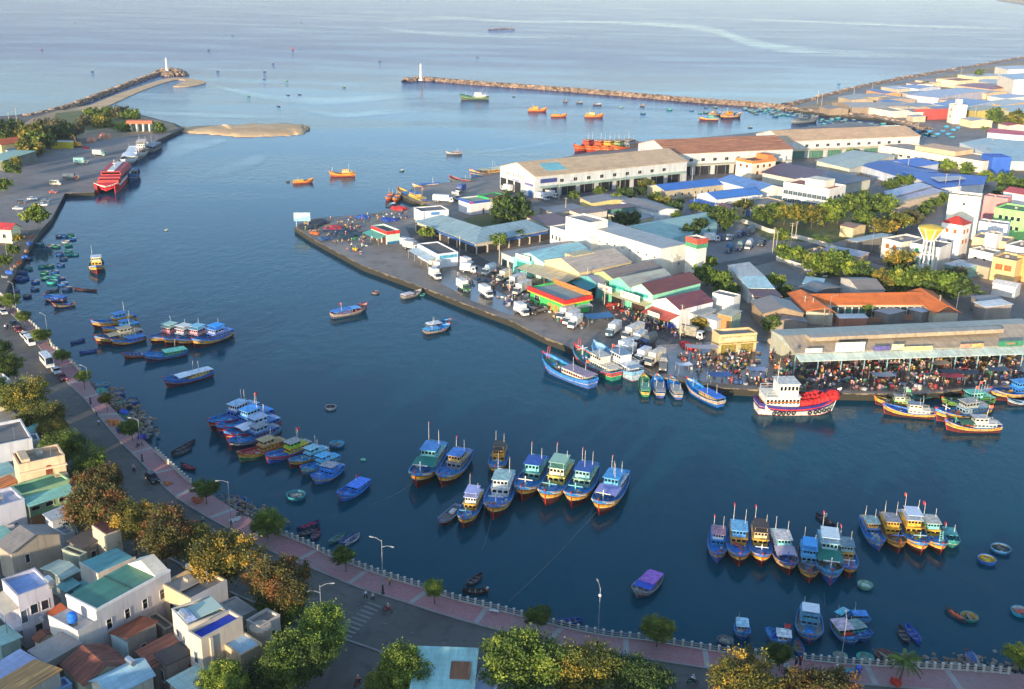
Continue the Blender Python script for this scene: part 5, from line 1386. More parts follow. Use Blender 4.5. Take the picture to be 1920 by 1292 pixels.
rocks('rock_bank','dark rubble along the bottom right shore',[(1660,1244),(1720,1247),(1790,1250),(1860,1256),(1925,1261)],260,.2,.6,.7)
def heap(px,py,label,col,w=1.6,h=.8,n=9,name='net_pile',cat='net pile',z0=ZL + .19,kind='cloth',group=None):
 p=at(px,py,z0);o=thing(name,label,cat,(p.x,p.y,z0),px,group);mb=MB()
 for i in range(n):
  a=rkr.uniform(0,6.28);q=rkr.uniform(0,.6)*w;s=rkr.uniform(.35,.6)*w
  mb.blob((q*math.cos(a),q*math.sin(a),h * .25),s * .7,s * .55,h*rkr.uniform(.4,.75),8,5,.22,0,rkr)
 mb.build('heap' if kind == 'cloth' else 'pile',M(col,kind),o);return o
heap(218,795,'orange fishing net heap beneath the round promenade tree','#c9763a',2.0,1.1)
heap(204,790,'small orange fishing net lying at the kerb','#b9703a',1.1,.5)
heap(222,810,'dark blue tarpaulin bundle beside the orange nets','#2c4f94',1.4,.9,name='tarpaulin_bundle',cat='tarpaulin')
heap(264,822,'violet blue tarpaulin heap at the foot of the lamp','#4a4a9c',1.8,1.1,name='tarpaulin_bundle',cat='tarpaulin')
heap(232,774,'bright blue tarpaulin lying on the rubble bank','#2a55b8',1.5,.8,name='tarpaulin_bundle',cat='tarpaulin')
heap(314,907,'orange brown net heap beside the black car','#b0653a',1.6,.5)
heap(370,940,'rust orange net heap under the dark round tree','#a85a34',2.0,.9)
heap(445,975,'white litter heap at the foot of the promenade lamp','#b5b2aa',1.8,.3,name='litter_heap',cat='litter')
heap(1677,1282,'bright red tarpaulin bundle on the bottom right promenade','#c23a28',1.2,.9,name='tarpaulin_bundle',cat='tarpaulin')
heap(494,990,'dark blue tarpaulin hanging below the shaggy tree','#2c4a8a',1.2,.8,name='tarpaulin_bundle',cat='tarpaulin')
heap(55,458,'blue tarpaulin bundle on the far seawall','#2f62b5',1.8,1.0,name='tarpaulin_bundle',cat='tarpaulin')
heap(46,483,'second blue tarpaulin bundle further down the far seawall','#2f62b5',1.6,1.0,name='tarpaulin_bundle',cat='tarpaulin')
heap(16,512,'blue tarpaulin bundle where the far seawall bends','#2f62b5',2.0,1.0,name='tarpaulin_bundle',cat='tarpaulin')
for i,(x,y) in enumerate([(30,500),(22,506),(36,493),(10,520),(50,472),(44,447),(60,445),(52,438)]):
 heap(x,y,'clutter of boxes and nets along the far seawall',['#8a6a55','#6d6a66','#a5543a','#7a7d80'][i % 4],1.6,.9,6,'net_pile','net pile',group='clutter along the far seawall')
# stall on the promenade
p=at(1447,1250,ZL + .19);o=thing('stall','small green roofed stall on the promenade','stall',(p.x,p.y,ZL + .19),.1)
T=MB()
for x in (-1,1):
 for y in (-1.6,1.6): T.box(x - .05,y - .05,0,x + .05,y + .05,2.3)
T.build('frame',M('#6a6a66','paint'),o);T=MB();T.slab([(-1.3,-2,2.3),(1.3,-2,2.2),(1.3,2,2.2),(-1.3,2,2.3)],.08);T.build('roof',M('#3f7d72','cloth'),o)
p=at(1597,1265,ZL + .19);o=thing('cart','teal cart with a blue box on the promenade','cart',(p.x,p.y,ZL + .19),.1)
T=MB();T.box(-1.2,-.5,.5,.6,.5,.9);T.build('body',M('#3a7f8a','paint'),o);T=MB();T.box(.65,-.45,.5,1.4,.45,1.4);T.build('box',M('#2a55b8','paint'),o);wheels(o,(.6,-.7),.5,.4,.08)
for x,y,lb in [(1090,1150,'white bench facing the seawall left of the compact tree'),(576,1038,'grey planter stone on the promenade before the tree'),(730,1098,'yellow jacketed bin beside the railing')][:1]:
 p=at(926,1149,ZL + .19);o=thing('bench',lb,'bench',(p.x,p.y,ZL + .19),-.3);T=MB();T.box(-.9,-.25,.42,.9,.25,.5);T.build('seat',M('#d5d3cd','paint'),o);T=MB();T.box(-.8,-.2,0,-.65,.2,.42);T.box(.65,-.2,0,.8,.2,.42);T.build('leg',M('#b5b2aa','wall'),o)
hr=heading(40,650,130,755,ZL)
GC = 'cars parked along the promenade'
car(3,578,hr,'#5a1d24','dark red car at the left border behind the white sedan',GC)
car(7,588,hr,'#d6d6d6','white sedan parked first in the line by the promenade',GC)
car(27,612,hr,'#18232e','black car parked behind the dark red hatchback',GC,True)
car(36,621,hr,'#7a1e26','dark red hatchback parked under the wispy tree',GC)
car(46,632,hr,'#d9d9d9','white car parked behind the white van',GC)
van(57,645,hr,'#dcdcdc','white van parked before the minibus',GC,5.6,2.4)
van(89,684,hr,'#dddddb','long white minibus parked beside the promenade',GC,7.4,2.9,True)
car(106,699,hr,'#d4d6d8','white saloon parked between the minibus and the red car',GC)
car(117,711,hr,'#8a1522','bright red car last in the parked line',GC)
car(286,901,heading(240,850,330,935,ZL),'#101820','black car driving along the empty road bend',GC,True)
GQ = 'cars on the ferry quay'
for x,y,a,c,s,lb in [(42,381,10,'#3a3f48',True,'dark grey car parked on the ferry quay'),(61,375,8,'#d5d7d8',False,'white car, the upper one on the ferry quay'),(34,393,5,'#d9dada',False,'white car, the lower one on the ferry quay'),
      (86,378,0,'#2e4a6a',False,'blue car by the quay edge'),(81,386,2,'#c9ced2',False,'pale car by the quay edge below the blue one'),(100,362,0,'#8a2228',False,'red car at the corner of the quay')]:
 car(x,y,R(a),c,lb,GQ,s)
van(105,347,R(0),'#cfc9ae','cream van on the ferry quay',GQ,5.4,2.4)
truck(134,338,R(5),'dark canvas covered truck on the ferry quay',GQ,'#4a5866','#6a2a2a',7,2.4,'canvas')
truck(153,308,R(0),'pale teal covered truck on the ferry quay',GQ,'#7fb0ad','#3a4a52',7,2.4,'canvas')
truck(187,292,R(-12),'white and teal truck near the ferry',GQ,'#cfc9b5','#7aa59a',7,2.2,'box')
for i,(x,y,hd,c,sh,lb) in enumerate([(1388-70,1300-10,0,'#2e6a5a','#d8d8d8','person on a green motorbike on the bottom road'),(727,1147,heading(600,1100,760,1150,ZL),'#a5403a','#b98a72','person in a pinkish shirt riding a red motorbike past the crosswalk'),
          (251,885,heading(240,850,330,935,ZL),'#5a3a3a','#a98a8a','person in a pale pink shirt riding up the road bend'),(381,984,heading(459,1009,399,977,ZL),'#2f4a48','#5a8a7a','person in a teal shirt riding by the rubbish heap'),
          (671,1284,R(60),'#8a3a2a','#b9765a','person riding a red motorbike up the side street')]):
 px,py=(1298,1282) if i==0 else (x,y)
 b=motorbike(px,py,hd,c,lb.replace('person','motorbike').replace(' on a green motorbike',' in green').replace(' riding a red motorbike',' ridden').replace(' riding',' ridden'),'motorbikes on the town road')
 person_at((b.location.x,b.location.y,ZL + .0),hd,'ride',sh,'#2a2d38',lb,'riders on the town road','#c9c9c4')
for x,y,ps,sh,pn,lb,hz in [(686,1123,'walk','#c9ccd2','#20232a','person in a white top and dark trousers crossing, on the left',None),(699,1127,'walk','#b9b0ae','#3a3d46','person in a pale top crossing, on the right',None),
        (186,798,'walk','#d2d2d6','#2a2d35','person in white walking beside the orange nets',None),(181,778,'stand','#d8d4ce','#3a3d48','person in white standing at the kerb',None),
        (10,618,'walk','#d6d6da','#2a2f4a','person in white on the road by the black car',None),(15,616,'walk','#3a4678','#22252f','person in blue on the road by the black car',None),
        (731,1098,'stand','#c9a53a','#5a5048','person in yellow at the railing by the lamp',None),(1568,1265,'stand','#d6a5a8','#4a4a52','person in pink by the leaning lamp','cone'),(1500,1248,'stand','#a8262c','#2d2d36','person in red beside the small green stall',None),
        (1492,1249,'stand','#3a4a6a','#2d2d36','person in navy beside the person in red',None)]:
 p=at(x,y,ZL + .12);person_at((p.x,p.y,ZL+(.05 if y<1100 and x not in (731,) else .19)),x * .7,ps,sh,pn,lb,'people on the promenade',hz,1.05)
motorbike(450,968,R(40),'#22252a','dark motorbike parked by the rubbish heap lamp',z0=ZL + .19)
motorbike(262,838,R(40),'#30343a','dark motorbike parked by the violet tarpaulin',z0=ZL + .19)
G1 = 'row of fishing boats moored in mid harbour'
TQ,GRY,WOOD,NAVY,PURP = '#79c4c0','#9a9894','#7a5a42','#1d3b6b','#8f90c8'
FB=fishing_boat;TX = 'BTH 97 528 TS'
def fb(b,s,label,group=None,**k): return FB(b,s,label,group,**k)
fb((778,920),(826,850),'blue fishing boat with a dark green tarpaulin, leftmost of the mid harbour row',G1,c1='#9fc4bd',c2=TQ,roof='#3d86cc',tarp='#1f7a6d',flag='#c23a30',name_txt=TX)
fb((825,918),(876,860),'blue fishing boat beside the green tarpaulin boat with a red flag',G1,c1='#8a8f96',c2='#c9a060',roof='#2f78cc',flag='#c2203a',post='#2c66b8',name_txt='BTH 86 214 TS')
fb((928,897),(940,848),'mustard cabined fishing boat half hidden behind the white cabined one',G1,c1='#c08f2e',c2='#b98a34',roof='#3a3f45',post='#4a7fc0',top3='#2f3438')
fb((867,996),(896,934),'narrow fishing boat with a lilac canopy and yellow fronted cabin',G1,c1='#d0a23a',c2='#cfd6cc',roof='#b5b8dc',flag='#c85a5a',post='#7fb0bd',beam=4.2,top3='#aab0dc')
fb((923,980),(951,903),'fishing boat with a white cabin and stepped white bow post ahead of the row',G1,rail='#3a7fd0',c1='#cfd6d2',c2='#d5dad4',roof='#9fc0bc',post='#d2d6d6',name_txt='BTH 99 871 TS')
fb((976,945),(1015,876),'blue fishing boat with a wide white cross post and teal cabin',G1,c1='#5a9a94',c2=TQ,roof='#1f55b0',post='#d8d4c8',flag='#c23a40',name_txt='BTH 85 406 TS')
fb((1020,954),(1063,883),'fishing boat with a cream and yellow wheelhouse, third from the right in the row',G1,c1='#d2bd5a',c2='#d9d3b5',roof='#74b094',post='#7fb8b5',flag='#c83040',top3='#9ac0a8',name_txt='BTH 97 663 TS')
fb((1069,958),(1110,888),'fishing boat with a teal three windowed wheelhouse and three masts',G1,c1='#8fb59d',c2='#8cc0bd',roof='#2458a8',post=TQ,masts=3,flag='#c23a40',name_txt='BTH 88 152 TS')
fb((1120,972),(1166,902),'fishing boat with a broad lilac tarpaulin, rightmost of the mid harbour row',G1,c1='#c9cdd6',c2='#4f9fc0',roof='#3f9ad8',tarp=PURP,post='#c5c9bd',masts=4,flag='#cf2e3a',name_txt='BTH 99 605 TS')
fb((824,990),(860,955),'open wooden work boat without a cabin beside the mid harbour row',G1,low=True,strake='#9aa0ac',hull='#5a2a2c',rail='#7d90b0',deck='#5a5a60',c1='#d5d2cc',stem='#4a5a8a')
G2 = 'row of fishing boats moored off the bottom right promenade'
fb((1344,1060),(1345,1001),'all blue fishing boat, first on the left of the lower right row',G2,hull='#2a66b5',boot='#2a66b5',strake='#c8a05a',c1=BLUE,c2='#cfd3d6',roof='#a87a8a',flag='#cf2e3a',rail='#2f7bd0',post=None)
fb((1385,1068),(1382,994),'blue fishing boat with an orange slatted cabin front in the lower right row',G2,c1='#d09a45',c2='#3f86c8',roof='#6fb4d8',flag='#cf2e3a',rail='#2f7bd0',post=None,net='#b05a50')
fb((1427,1068),(1421,997),'blue fishing boat with a brown canopy between two red flags',G2,c1='#d0a23a',c2='#c9b58a',roof='#5a4a44',flag='#cf2e3a',top3='#4a3d3a',rail='#2f7bd0')
fb((1481,1084),(1455,1010),'fishing boat with a salmon tarpaulin slung over its side',G2,c1='#b9a9bd',c2=TQ,roof='#d8d0c8',tarp='#b9a8b8',strake='#cfa878',rail='#2c6ec0',deck='#6a5f5c',net='#4a4a55',post='#2c66b8')
fb((1517,1099),(1513,1030),'fishing boat with a sky blue canopy and cluttered brown deck',G2,c1='#5fb0d8',c2='#4f9fd0',roof='#49a8e8',top3='#49a8e8',deck='#6a5648',rail='#6a7480',net='#7a6a55',post='#3f7fc0',tiers=2)
fb((1557,1104),(1547,1017),'largest fishing boat of the lower right row with a green tarpaulin',G2,c1='#4f8f96',c2='#7fb0b5',roof='#8fb4c9',tarp='#1f7a6a',top3='#c5d5dc',strake='#5f8fb8',hull='#2458a0',boot='#2458a0',rail='#3f8fc0',deck='#7d8078',flag='#d0403a',net='#8f8a7a')
fb((1592,1089),(1578,1023),'fishing boat with peach hatch boards, last on the right of the lower right row',G2,c1='#d0a050',c2='#7fa8b0',roof='#6a8a98',flag='#d2485a',rail='#3a7cc8',net='#d07a4a')
G3 = 'four yellow cabined fishing boats moored close together'
fb((1650,1037),(1620,981),'blue hulled fishing boat at the left of the yellow cabined group',G3,hull='#2a66b5',strake='#7f9fc0',boot='#2a5aa8',c1='#3f7fc0',c2='#cf9a4a',roof='#7fa0a0',post=None,net='#b9b5a8')
fb((1686,1042),(1658,978),'yellow cabined fishing boat with a brown wooden deck',G3,c1='#d2a436',c2='#d2a436',roof='#8f9098',deck='#7a6455',rail='#8a6a50',post='#2f5fb0')
fb((1728,1047),(1694,975),'yellow cabined fishing boat under a pale blue canopy with a yellow net heap',G3,c1='#d2a030',c2='#d6a838',roof='#c0cfdc',top3='#c5d2e2',net='#cfa52a',flag='#cf5a48',post='#8fb0b5')
fb((1765,1045),(1729,981),'teal and yellow fishing boat with a mint ladder at its bow',G3,c1='#d2a22a',c2=TQ,roof='#c4beb0',gallows='#8fd0c4',flag='#cf2e3a',post=None,deck='#3a86c0')
fb((1786,1031),(1776,1000),'small teal boat with red flags behind the ladder boat',None,c1=TEAL,c2=TEAL,roof='#3f9a98',hull='#2c6f6d',strake=TEAL,boot='#2c6f6d',rail=TEAL,deck='#3a8a88',tiers=1,flag='#cf2e3a',post=None,beam=3.4,stem=TEAL)
G4 = 'small boats by the bottom right promenade'
K4=dict(tiers=1,post=None,strake='#6a9fc8',hull='#2a5f9f',boot='#2a5f9f',stem='#2a5f9f',masts=1)
fb((1392,1205),(1390,1172),'small blue boat with a pale blue canopy, alone off the railing',G4,c1='#c9b5b5',c2=WHT,roof='#a9d0e0',beam=2.7,net='#a5a09a',**K4)
fb((1433,1197),(1482,1203),'small boat with a white wheelhouse and blue bags behind the stall tree',G4,c1='#dcdcd8',roof='#e2e2e0',beam=3.4,net='#2a4ab0',flag='#d0404a',**K4)
fb((1517,1213),(1516,1149),'grey decked boat with a tall white slatted canopy',G4,c1='#5f9ab8',roof='#5f9ab8',top3='#e0e2e4',c2='#4f9aa8',deck='#7d7a76',tiers=2,post=None,strake='#8f97a5',hull='#3a5f90',boot='#7a2a2a',masts=1,beam=4.6)
fb((1602,1216),(1568,1173),'boat with a bright red engine box and pink striped canopy',G4,c1='#3f8f6a',roof='#d2b5bd',engine='#c8321f',beam=4.0,deck='#7d706a',**K4)
fb((1627,1208),(1594,1175),'blue boat with a turquoise windowed cabin next to the red engine box boat',G4,c1='#4fc0b0',roof='#7f9a90',beam=3.6,rail='#2a66b5',**K4)
fb((1592,1168),(1571,1157),'stubby dark blue boat with a turquoise canopy behind the pink striped one',G4,c1='#3f8f9a',roof='#5fc4d8',beam=3.4,**K4)
fb((1617,1178),(1607,1158),'stubby dark blue boat with a bright blue canopy',G4,c1='#b0905a',roof='#2f8ad8',top3=None,beam=3.4,**K4)
fb((1192,1125),(1231,1084),'grey boat with a purple and a blue canopy drifting alone near the railing',None,c1='#8a8a94',c2='#b5b5ba',roof='#a85fc0',tarp='#2a4fb0',hull='#6a6470',strake='#a09a98',boot='#5a5058',rail='#9a9490',deck='#8f857c',stem='#9a9490',post=None,tiers=1,masts=0,beam=4.2)
G5 = 'boats rafted side by side on the left of the harbour'
fb((391,812),(481,770),'dark hulled boat with a white top house, farthest of the left raft',G5,hull='#1d2a3a',c1='#3a6fb5',c2='#c5ccd2',roof='#9fc0dc',post=None,strake='#b5303a')
fb((406,822),(508,782),'blue boat with a bright sky blue awning, second of the left raft',G5,hull='#1f3f7a',c1='#3f80c8',c2='#6fa5d0',roof='#3f9be8',strake='#b8303c',post=None,flag='#c23a40')
fb((421,832),(522,797),'blue boat with a long pale canopy, third of the left raft',G5,c1='#3f7ac0',c2='#8fb0d0',roof='#a9bcd8',strake='#b8303c',tarp='#d2d6e2',post=None)
fb((428,846),(521,812),'dark blue boat with a white striped awning and grey roof in the left raft',G5,hull='#1a2a48',c1='#3f6fa8',c2='#7fa0c0',roof='#8a9098',strake='#7a8fb0',post='#9aa5b5')
fb((446,869),(532,836),'green hulled boat with a yellow strake and red rail in the left raft',G5,hull='#3a7a52',boot='#a5503a',c1='#b98a52',c2='#b59a70',roof='#b89a6a',rail='#b8303c',deck='#b04a5a',post=None,stem='#c9a23a')
fb((497,872),(581,840),'blue hulled boat with a pink red strake and lime and yellow cabin',G5,hull='#3a5fb0',boot='#3a5fb0',strake='#c8304a',c1='#d2b52a',c2='#7fb83a',roof='#a09c98',deck='#3a5fb0',post=None,flag='#c23a40',name_txt='BTH 84 337 TS')
fb((541,880),(612,850),'light blue boat wedged beside the lime cabined one',G5,c1='#6fb5cf',c2='#7fc0d5',roof='#8fc5d5',rail='#3f9ac8',deck='#6a8a98',post=None,strake='#c59a4a')
fb((563,893),(634,864),'turquoise boat with a sky blue canopy near the end of the left raft',G5,hull='#3f86a8',boot='#b0503a',c1='#6fc4dc',c2='#5fb8dc',roof='#4fb8e8',post=None,strake='#8fb0a5',tiers=2)
fb((589,911),(636,879),'bright blue boat with a grey roofed wheelhouse, nearest of the left raft',G5,hull='#2a78c8',boot='#8a4a3a',c1='#2f8ad8',c2='#3f8fe8',roof='#a8a4a8',rail='#2f8ad8',deck='#2f8ad8',strake='#b5a58a',post='#b8bfc8',beam=5.2)
fb((637,943),(686,908),'small bright blue boat with a yellow drum anchored alone',None,hull='#2a7acc',boot='#2a7acc',c1='#2f86d8',c2='#2f86d8',roof='#3f86f0',rail='#2f86d8',deck='#2a7acc',strake='#3f86d0',post=None,tiers=1,masts=1,flag='#b8304a',beam=4.4)
G6 = 'two clusters of blue fishing boats in the upper left harbour'
K6=dict(post=None,masts=1)
fb((172,618),(256,602),'blue fishing boat with a mustard cabin at the back of the left cluster',G6,c1='#d0a034',c2='#3f8fd8',roof='#2a72b8',**K6)
fb((192,628),(262,614),'blue fishing boat with a cyan tiered wheelhouse in the left cluster',G6,c1='#4fb0dc',c2='#5fc0e0',roof='#3f86d0',**K6)
fb((178,648),(268,630),'brown decked fishing boat under a grey tarpaulin in the left cluster',G6,c1='#8a8478',c2='#a0a08c',roof='#9a9684',deck='#5f4a3d',tarp='#8f8a78',**K6)
fb((209,650),(272,637),'blue fishing boat nearest to the camera in the left cluster',G6,c1='#2f86e0',c2='#3f96e8',roof='#3a80c8',tiers=1,beam=5.0,**K6)
fb((281,648),(342,624),'fishing boat with a pale green square canopy, first of the four abreast',G6,c1='#b0707a',c2='#c98a8a',roof='#a9c9bd',top3='#a9c9bd',beam=5.5,**K6)
fb((308,651),(368,627),'fishing boat with a white canopy, second of the four abreast',G6,c1='#8fa0b5',c2='#b5a0a5',roof='#cfd2d2',top3='#d2d5d2',beam=5.5,**K6)
fb((333,653),(394,628),'fishing boat with a light blue canopy, third of the four abreast',G6,c1='#a58a95',c2='#c58f95',roof='#7fc0dc',top3='#7fbcd5',beam=5.5,**K6)
fb((361,654),(433,629),'fishing boat with a vivid blue canopy, last of the four abreast',G6,c1='#5f80c8',c2='#8f9ac0',roof='#2f9af0',top3='#2f9af0',beam=5.8,**K6)
fb((231,674),(288,666),'low blue boat with a mint box below the four abreast',G6,low=True,c1='#7fc8bd',strake='#b86a4a',rail='#2a5aa5',deck='#24508f')
fb((269,679),(350,664),'low blue boat with a green cabin and mint canopy',G6,hull='#1f2f5a',c1='#2f9a5a',c2='#7fd0a8',roof='#7fd8b0',strake='#2f5fb0',tiers=1,beam=5.0,**K6)
fb((307,728),(398,704),'blue boat with a bright yellow cabin and a flat white awning, anchored alone',None,c1='#d8a81f',c2='#d8a81f',roof='#dde2e8',hull='#4a2a3a',strake='#2a5fc0',tarp='#dfe4ea',post='#4a6ab0',tiers=1,masts=3)
fb((182,515),(182,494),'brown hulled boat with tiered yellow and cream cabins seen bow on',None,c1='#d0a83a',c2='#d8cfa0',roof='#cfd5d8',hull='#4a2226',masts=1,post=None,beam=5.6)
fb((83,562),(123,565),'blue boat with an orange tub near the basket boats',G6,c1='#2f5fc0',roof='#3f7fd0',strake='#a8604a',hull='#2a3f78',tiers=1,beam=4.6,net='#c99a5a',**K6)
fb((99,579),(142,573),'wooden boat with a blue tarpaulin hump in the upper left harbour',G6,low=True,c1='#2f4fc8',strake='#a08060',hull='#2a3a5a',rail='#7a6a5a',deck='#4a4a55')
fb((690,583),(622,597),'wooden trawler with a high red bow and blue awning in open water',None,hull='#5f5a5c',boot='#2a4a80',strake='#a8a09a',c1='#4a86c8',c2='#3f7fd0',roof='#3f7fcf',rail='#8f2a34',deck='#7d4a48',tarp='#5fa8e0',post='#8f3038',stem='#a8303a',tiers=1,flag='#a8405a')
fb((790,552),(754,561),'small grey wooden boat with a pale canopy near the long quay',None,c1='#b5a9a5',roof='#d5c9c9',hull='#5a5a58',strake='#8a8680',boot='#4a4a4a',rail='#8f8a84',deck='#8a847c',tiers=1,post=None,masts=0,beam=3.4,stem='#8a8680')
fb((844,617),(796,627),'blue boat with an ochre strake lying in front of its white canopied neighbour',None,c1='#3f8fc0',roof='#4f9fd0',strake='#b08a50',hull='#1f3a5a',tiers=1,post=None,beam=3.8)
fb((847,608),(800,616),'dark boat with a white canopy lying behind the ochre striped one',None,c1='#5a5f68',roof='#d5d8da',strake='#5a5048',hull='#23303f',deck='#5a4a42',tiers=1,post=None,beam=3.8)
# boats along the market quay
G7 = 'boats moored along the market quay'
fb((1017,688),(1112,728),'large blue boat with a cream deckhouse and orange net floats at the quay corner',G7,hull='#3a6fb8',boot='#7a4a70',strake='#3f7fd0',c1='#d8d4c0',c2='#cfc9b5',roof='#9f8a9a',tiers=1,deck='#3a7a68',gallows='#c85a4a',post=None,masts=2,flag='#d0503a',net='#5f8a70')
fb((1076,672),(1156,714),'green bottomed boat with a white bridge and red hung floats',G7,hull='#2f8a6a',boot='#2f8a6a',strake='#c03a3a',c1='#d5cfc0',c2='#dcd5c5',roof='#c9c2b2',rail='#3f8fb8',deck='#2f7f6a',gallows='#d0503f',flag='#d04030')
fb((1112,668),(1195,714),'pale blue boat with a long white two tier deckhouse',G7,hull='#9fb5c8',boot='#b0705a',strake='#7fb0d0',c1='#d2dade',c2='#dfe3e2',roof='#7f98a8',rail='#7fb8dc',deck='#8fc0dc',stem='#7fb0d0',post=None)
fb((1207,716),(1210,745),'green boat with a yellow rail lying stern out',G7,hull='#2f7a52',boot='#2f5a3f',strake='#cfa545',c1='#3f9a62',c2='#8fc08a',roof='#5f9a7a',rail='#2f8a5a',deck='#3f7a58',tiers=1,post=None)
fb((1231,716),(1238,747),'blue boat with a grey cluttered deck lying stern out',G7,c1='#6a86a8',roof='#8a8a8c',tiers=1,net='#7d7464',post=None,strake='#c9a575',hull='#24559a')
fb((1258,720),(1272,750),'blue boat with a yellow cabin lying stern out',G7,c1='#d0a03a',roof='#a8a59a',tiers=1,net='#b08a3a',post=None,strake='#b5a890',hull='#24559a')
fb((1286,728),(1352,764),'blue boat with an ochre window panel lying slantwise to the quay',G7,c1='#c99a3a',c2='#3f86d8',roof='#2f7ad8',strake='#cfae80',hull='#2a62b0',boot='#2a62b0',tiers=1,post='#7fb0dc',gallows=None)
fb((1300,728),(1354,741),'dark blue boat lying close along the quay wall',G7,low=True,c1='#3f7fd8',strake='#2a4f8a',hull='#1f3f78',rail='#2a5aa8',deck='#24508f',stem='#2a5aa8')
fb((1637,757),(1714,763),'ochre railed boat with a green and cream wheelhouse by the crowd',G7,c1='#8fc080',c2='#c5c0a5',roof='#a8a89a',rail='#b08a40',deck='#7a6a45',post=None,flag='#5fc080')
fb((1652,774),(1752,784),'blue boat with bold yellow strakes and a white deckhouse aft',G7,c1='#dcd8c8',c2='#e0d4b0',roof='#8a94a0',strake='#d8a030',rail='#3f78c8',post=None,deck='#2f6fc8',masts=2)
fb((1750,790),(1850,776),'blue boat loaded with orange floats, middle of the right quay group',G7,c1='#8fb0c0',c2='#9a9f9a',roof='#b0aba0',strake='#d8a030',net='#d8704a',deck='#2f66b5',flag='#e0604a')
fb((1768,806),(1874,808),'boat with golden strakes, green net sheet and orange buoys nearest at right',G7,c1='#dad6cc',c2='#c8c5ba',roof='#c0bcb5',strake='#d8a030',hull='#5f2a26',tarp='#35694f',rail='#3a6fb8',deck='#2f66b5',flag='#e0704a',post='#5fc09a',net='#d8704a')
fb((1762,768),(1858,758),'boat with a mint wheelhouse and green rail behind the orange floats',G7,c1='#5f9a4a',c2='#8fd8c0',roof='#6fc8b0',rail='#5f8a3f',strake='#5f8a3f',deck='#4a7a9a',post=None,masts=2,flag='#e0604a')
fb((1800,752),(1862,742),'orange cabined boat under a white sheet roof by the crowd',G7,c1='#d87a3a',c2='#d87a3a',roof='#dcdde2',strake='#b8503a',rail='#c86a3a',tiers=1,post=None)
fb((1853,750),(1945,738),'blue boat with a striped boom cut by the right border',G7,c1='#2f7fd0',c2='#3f8fd8',roof='#4fa0e0',strake='#c9a550',rail='#2f66b0',deck='#2f5fa8',post=None,net='#d8982a')
fb((1886,758),(1935,760),'low dark boat with pale hatch covers at the right border',G7,low=True,c1='#a8c0d0',strake='#8fa8b8',hull='#2a2a38',rail='#5f86a0',deck='#6a96b5')
fb((1706,752),(1752,746),'small teal boat between the yellow drums and the ochre boat',G7,low=True,c1='#2f9a90',strake='#2f8a84',hull='#1f5f5f',rail='#2f9a90',deck='#2f7a78',stem='#2f8a84')
# the big red and white ship
o,L,X,Z,k=fb((1572,770),(1416,772),'big white hulled ship with a red deck, white bridge and tyres along its side',None,beam=8.2,hull='#dedbd0',strake='#2f2a78',boot='#a8432c',rail='#2f2a78',bul='#c02a26',deck='#c42a26',stem='#dedbd0',c1='#e2dccb',c2='#e6e2d4',roof='#dcd6c8',flag='#e05a2a',post=None,masts=2,hs=1.25,net='#c8251f',aft=False,Lk=1.0,cs=(.07,.47),hwk=.37,hk=1.25)
for i,s in enumerate([.16,.22,.27,.33,.39,.58,.65,.70,.76,.82]):
 T=MB();T.torus((X(s),-4.1*(1-max(0,s - .62)*1.1) - .12,1.25+max(0,s - .6)*2.2),.42,.16,'y',12,6);T.build('tyre',M('#1b1b1c','plain'),o)
T=MB()
for i in range(26): T.blob((X(.52 + .016*i),-2.2+(i % 3)*2.2*(1 if i<16 else .5),Z(.52 + .016*i) + .9),1.1,1.0,1.1,8,5,.25)
T.build('net_pile',M('#c4221e','cloth'),o)
# out in the bay
G8 = 'orange boats anchored in the bay'
KO=dict(hull='#b5522a',boot='#8f3a22',strake='#d8922f',rail='#d8822f',deck='#c98a3a',post=None,masts=1)
fb((588,342),(549,344),'orange red boat with a yellow cabin anchored left of the bright yellow one',G8,c1='#d8b03a',roof='#d8c080',tiers=1,**KO)
fb((617,331),(666,330),'bright yellow boat with a white boom anchored in the bay',G8,c1='#d8a83a',c2='#e0cf9a',roof='#d8a050',gallows='#ddd5c5',**KO)
fb((1026,209),(990,209),'orange boat, leftmost of the three near the breakwater',G8,c1='#e0a52f',c2='#e0b050',roof='#d89a3a',**KO)
fb((1063,219),(1033,219),'low orange boat, middle of the three near the breakwater',G8,c1='#e0a52f',roof='#d89a3a',tiers=1,**KO)
fb((1132,220),(1096,220),'orange boat with a cream top, rightmost of the three near the breakwater',G8,c1='#e0b56a',c2='#e8d09a',roof='#dca84a',**KO)
fb((862,186),(917,187),'long green ship with a white bridge aft before the breakwater',None,beam=8,hull='#2f5a48',boot='#a5803a',strake='#2f6a50',rail='#3a6a50',deck='#6a7a5f',c1='#e6dcc8',c2='#f0e8d8',roof='#e0d8c8',stem='#2f5a48',post='#8f9a90',flag=None)
GB = 'small grey boats inside the breakwater'
KG=dict(hull='#4a4a55',strake='#7a7d88',rail='#8a8d95',deck='#7d7f85',boot='#3f3f48',stem='#6a6d78',tiers=1,post=None,masts=1)
for x0,x1,y,c,lb in [(1055,1064,191,'#8a5a52','reddish grey boat, leftmost of the small ones inside the breakwater'),(1080,1093,193,'#7f9aa5','blue grey boat, second of the small ones inside the breakwater'),(1111,1128,197,'#c5bfc5','pale boat, third of the small ones inside the breakwater'),(1199,1209,199,'#a8705a','small boat with a reddish cabin, far right of the pale one')]:
 fb((x0,y),(x1,y + .4),lb,GB,c1=c,roof=c,**KG)
fb((1309,225),(1347,226),'brown boat with a teal wheelhouse, left of the pair near the far shore',None,c1='#4f9a94',c2='#5fa89a',roof='#5f9a8a',post=None,hull='#6a3a2c')
fb((1390,220),(1353,222),'dark brown boat with an orange wheelhouse, right of the pair near the far shore',None,c1='#d88a2f',c2='#d8952f',roof='#c9862f',post=None,hull='#5a3a30',deck='#6a5240')
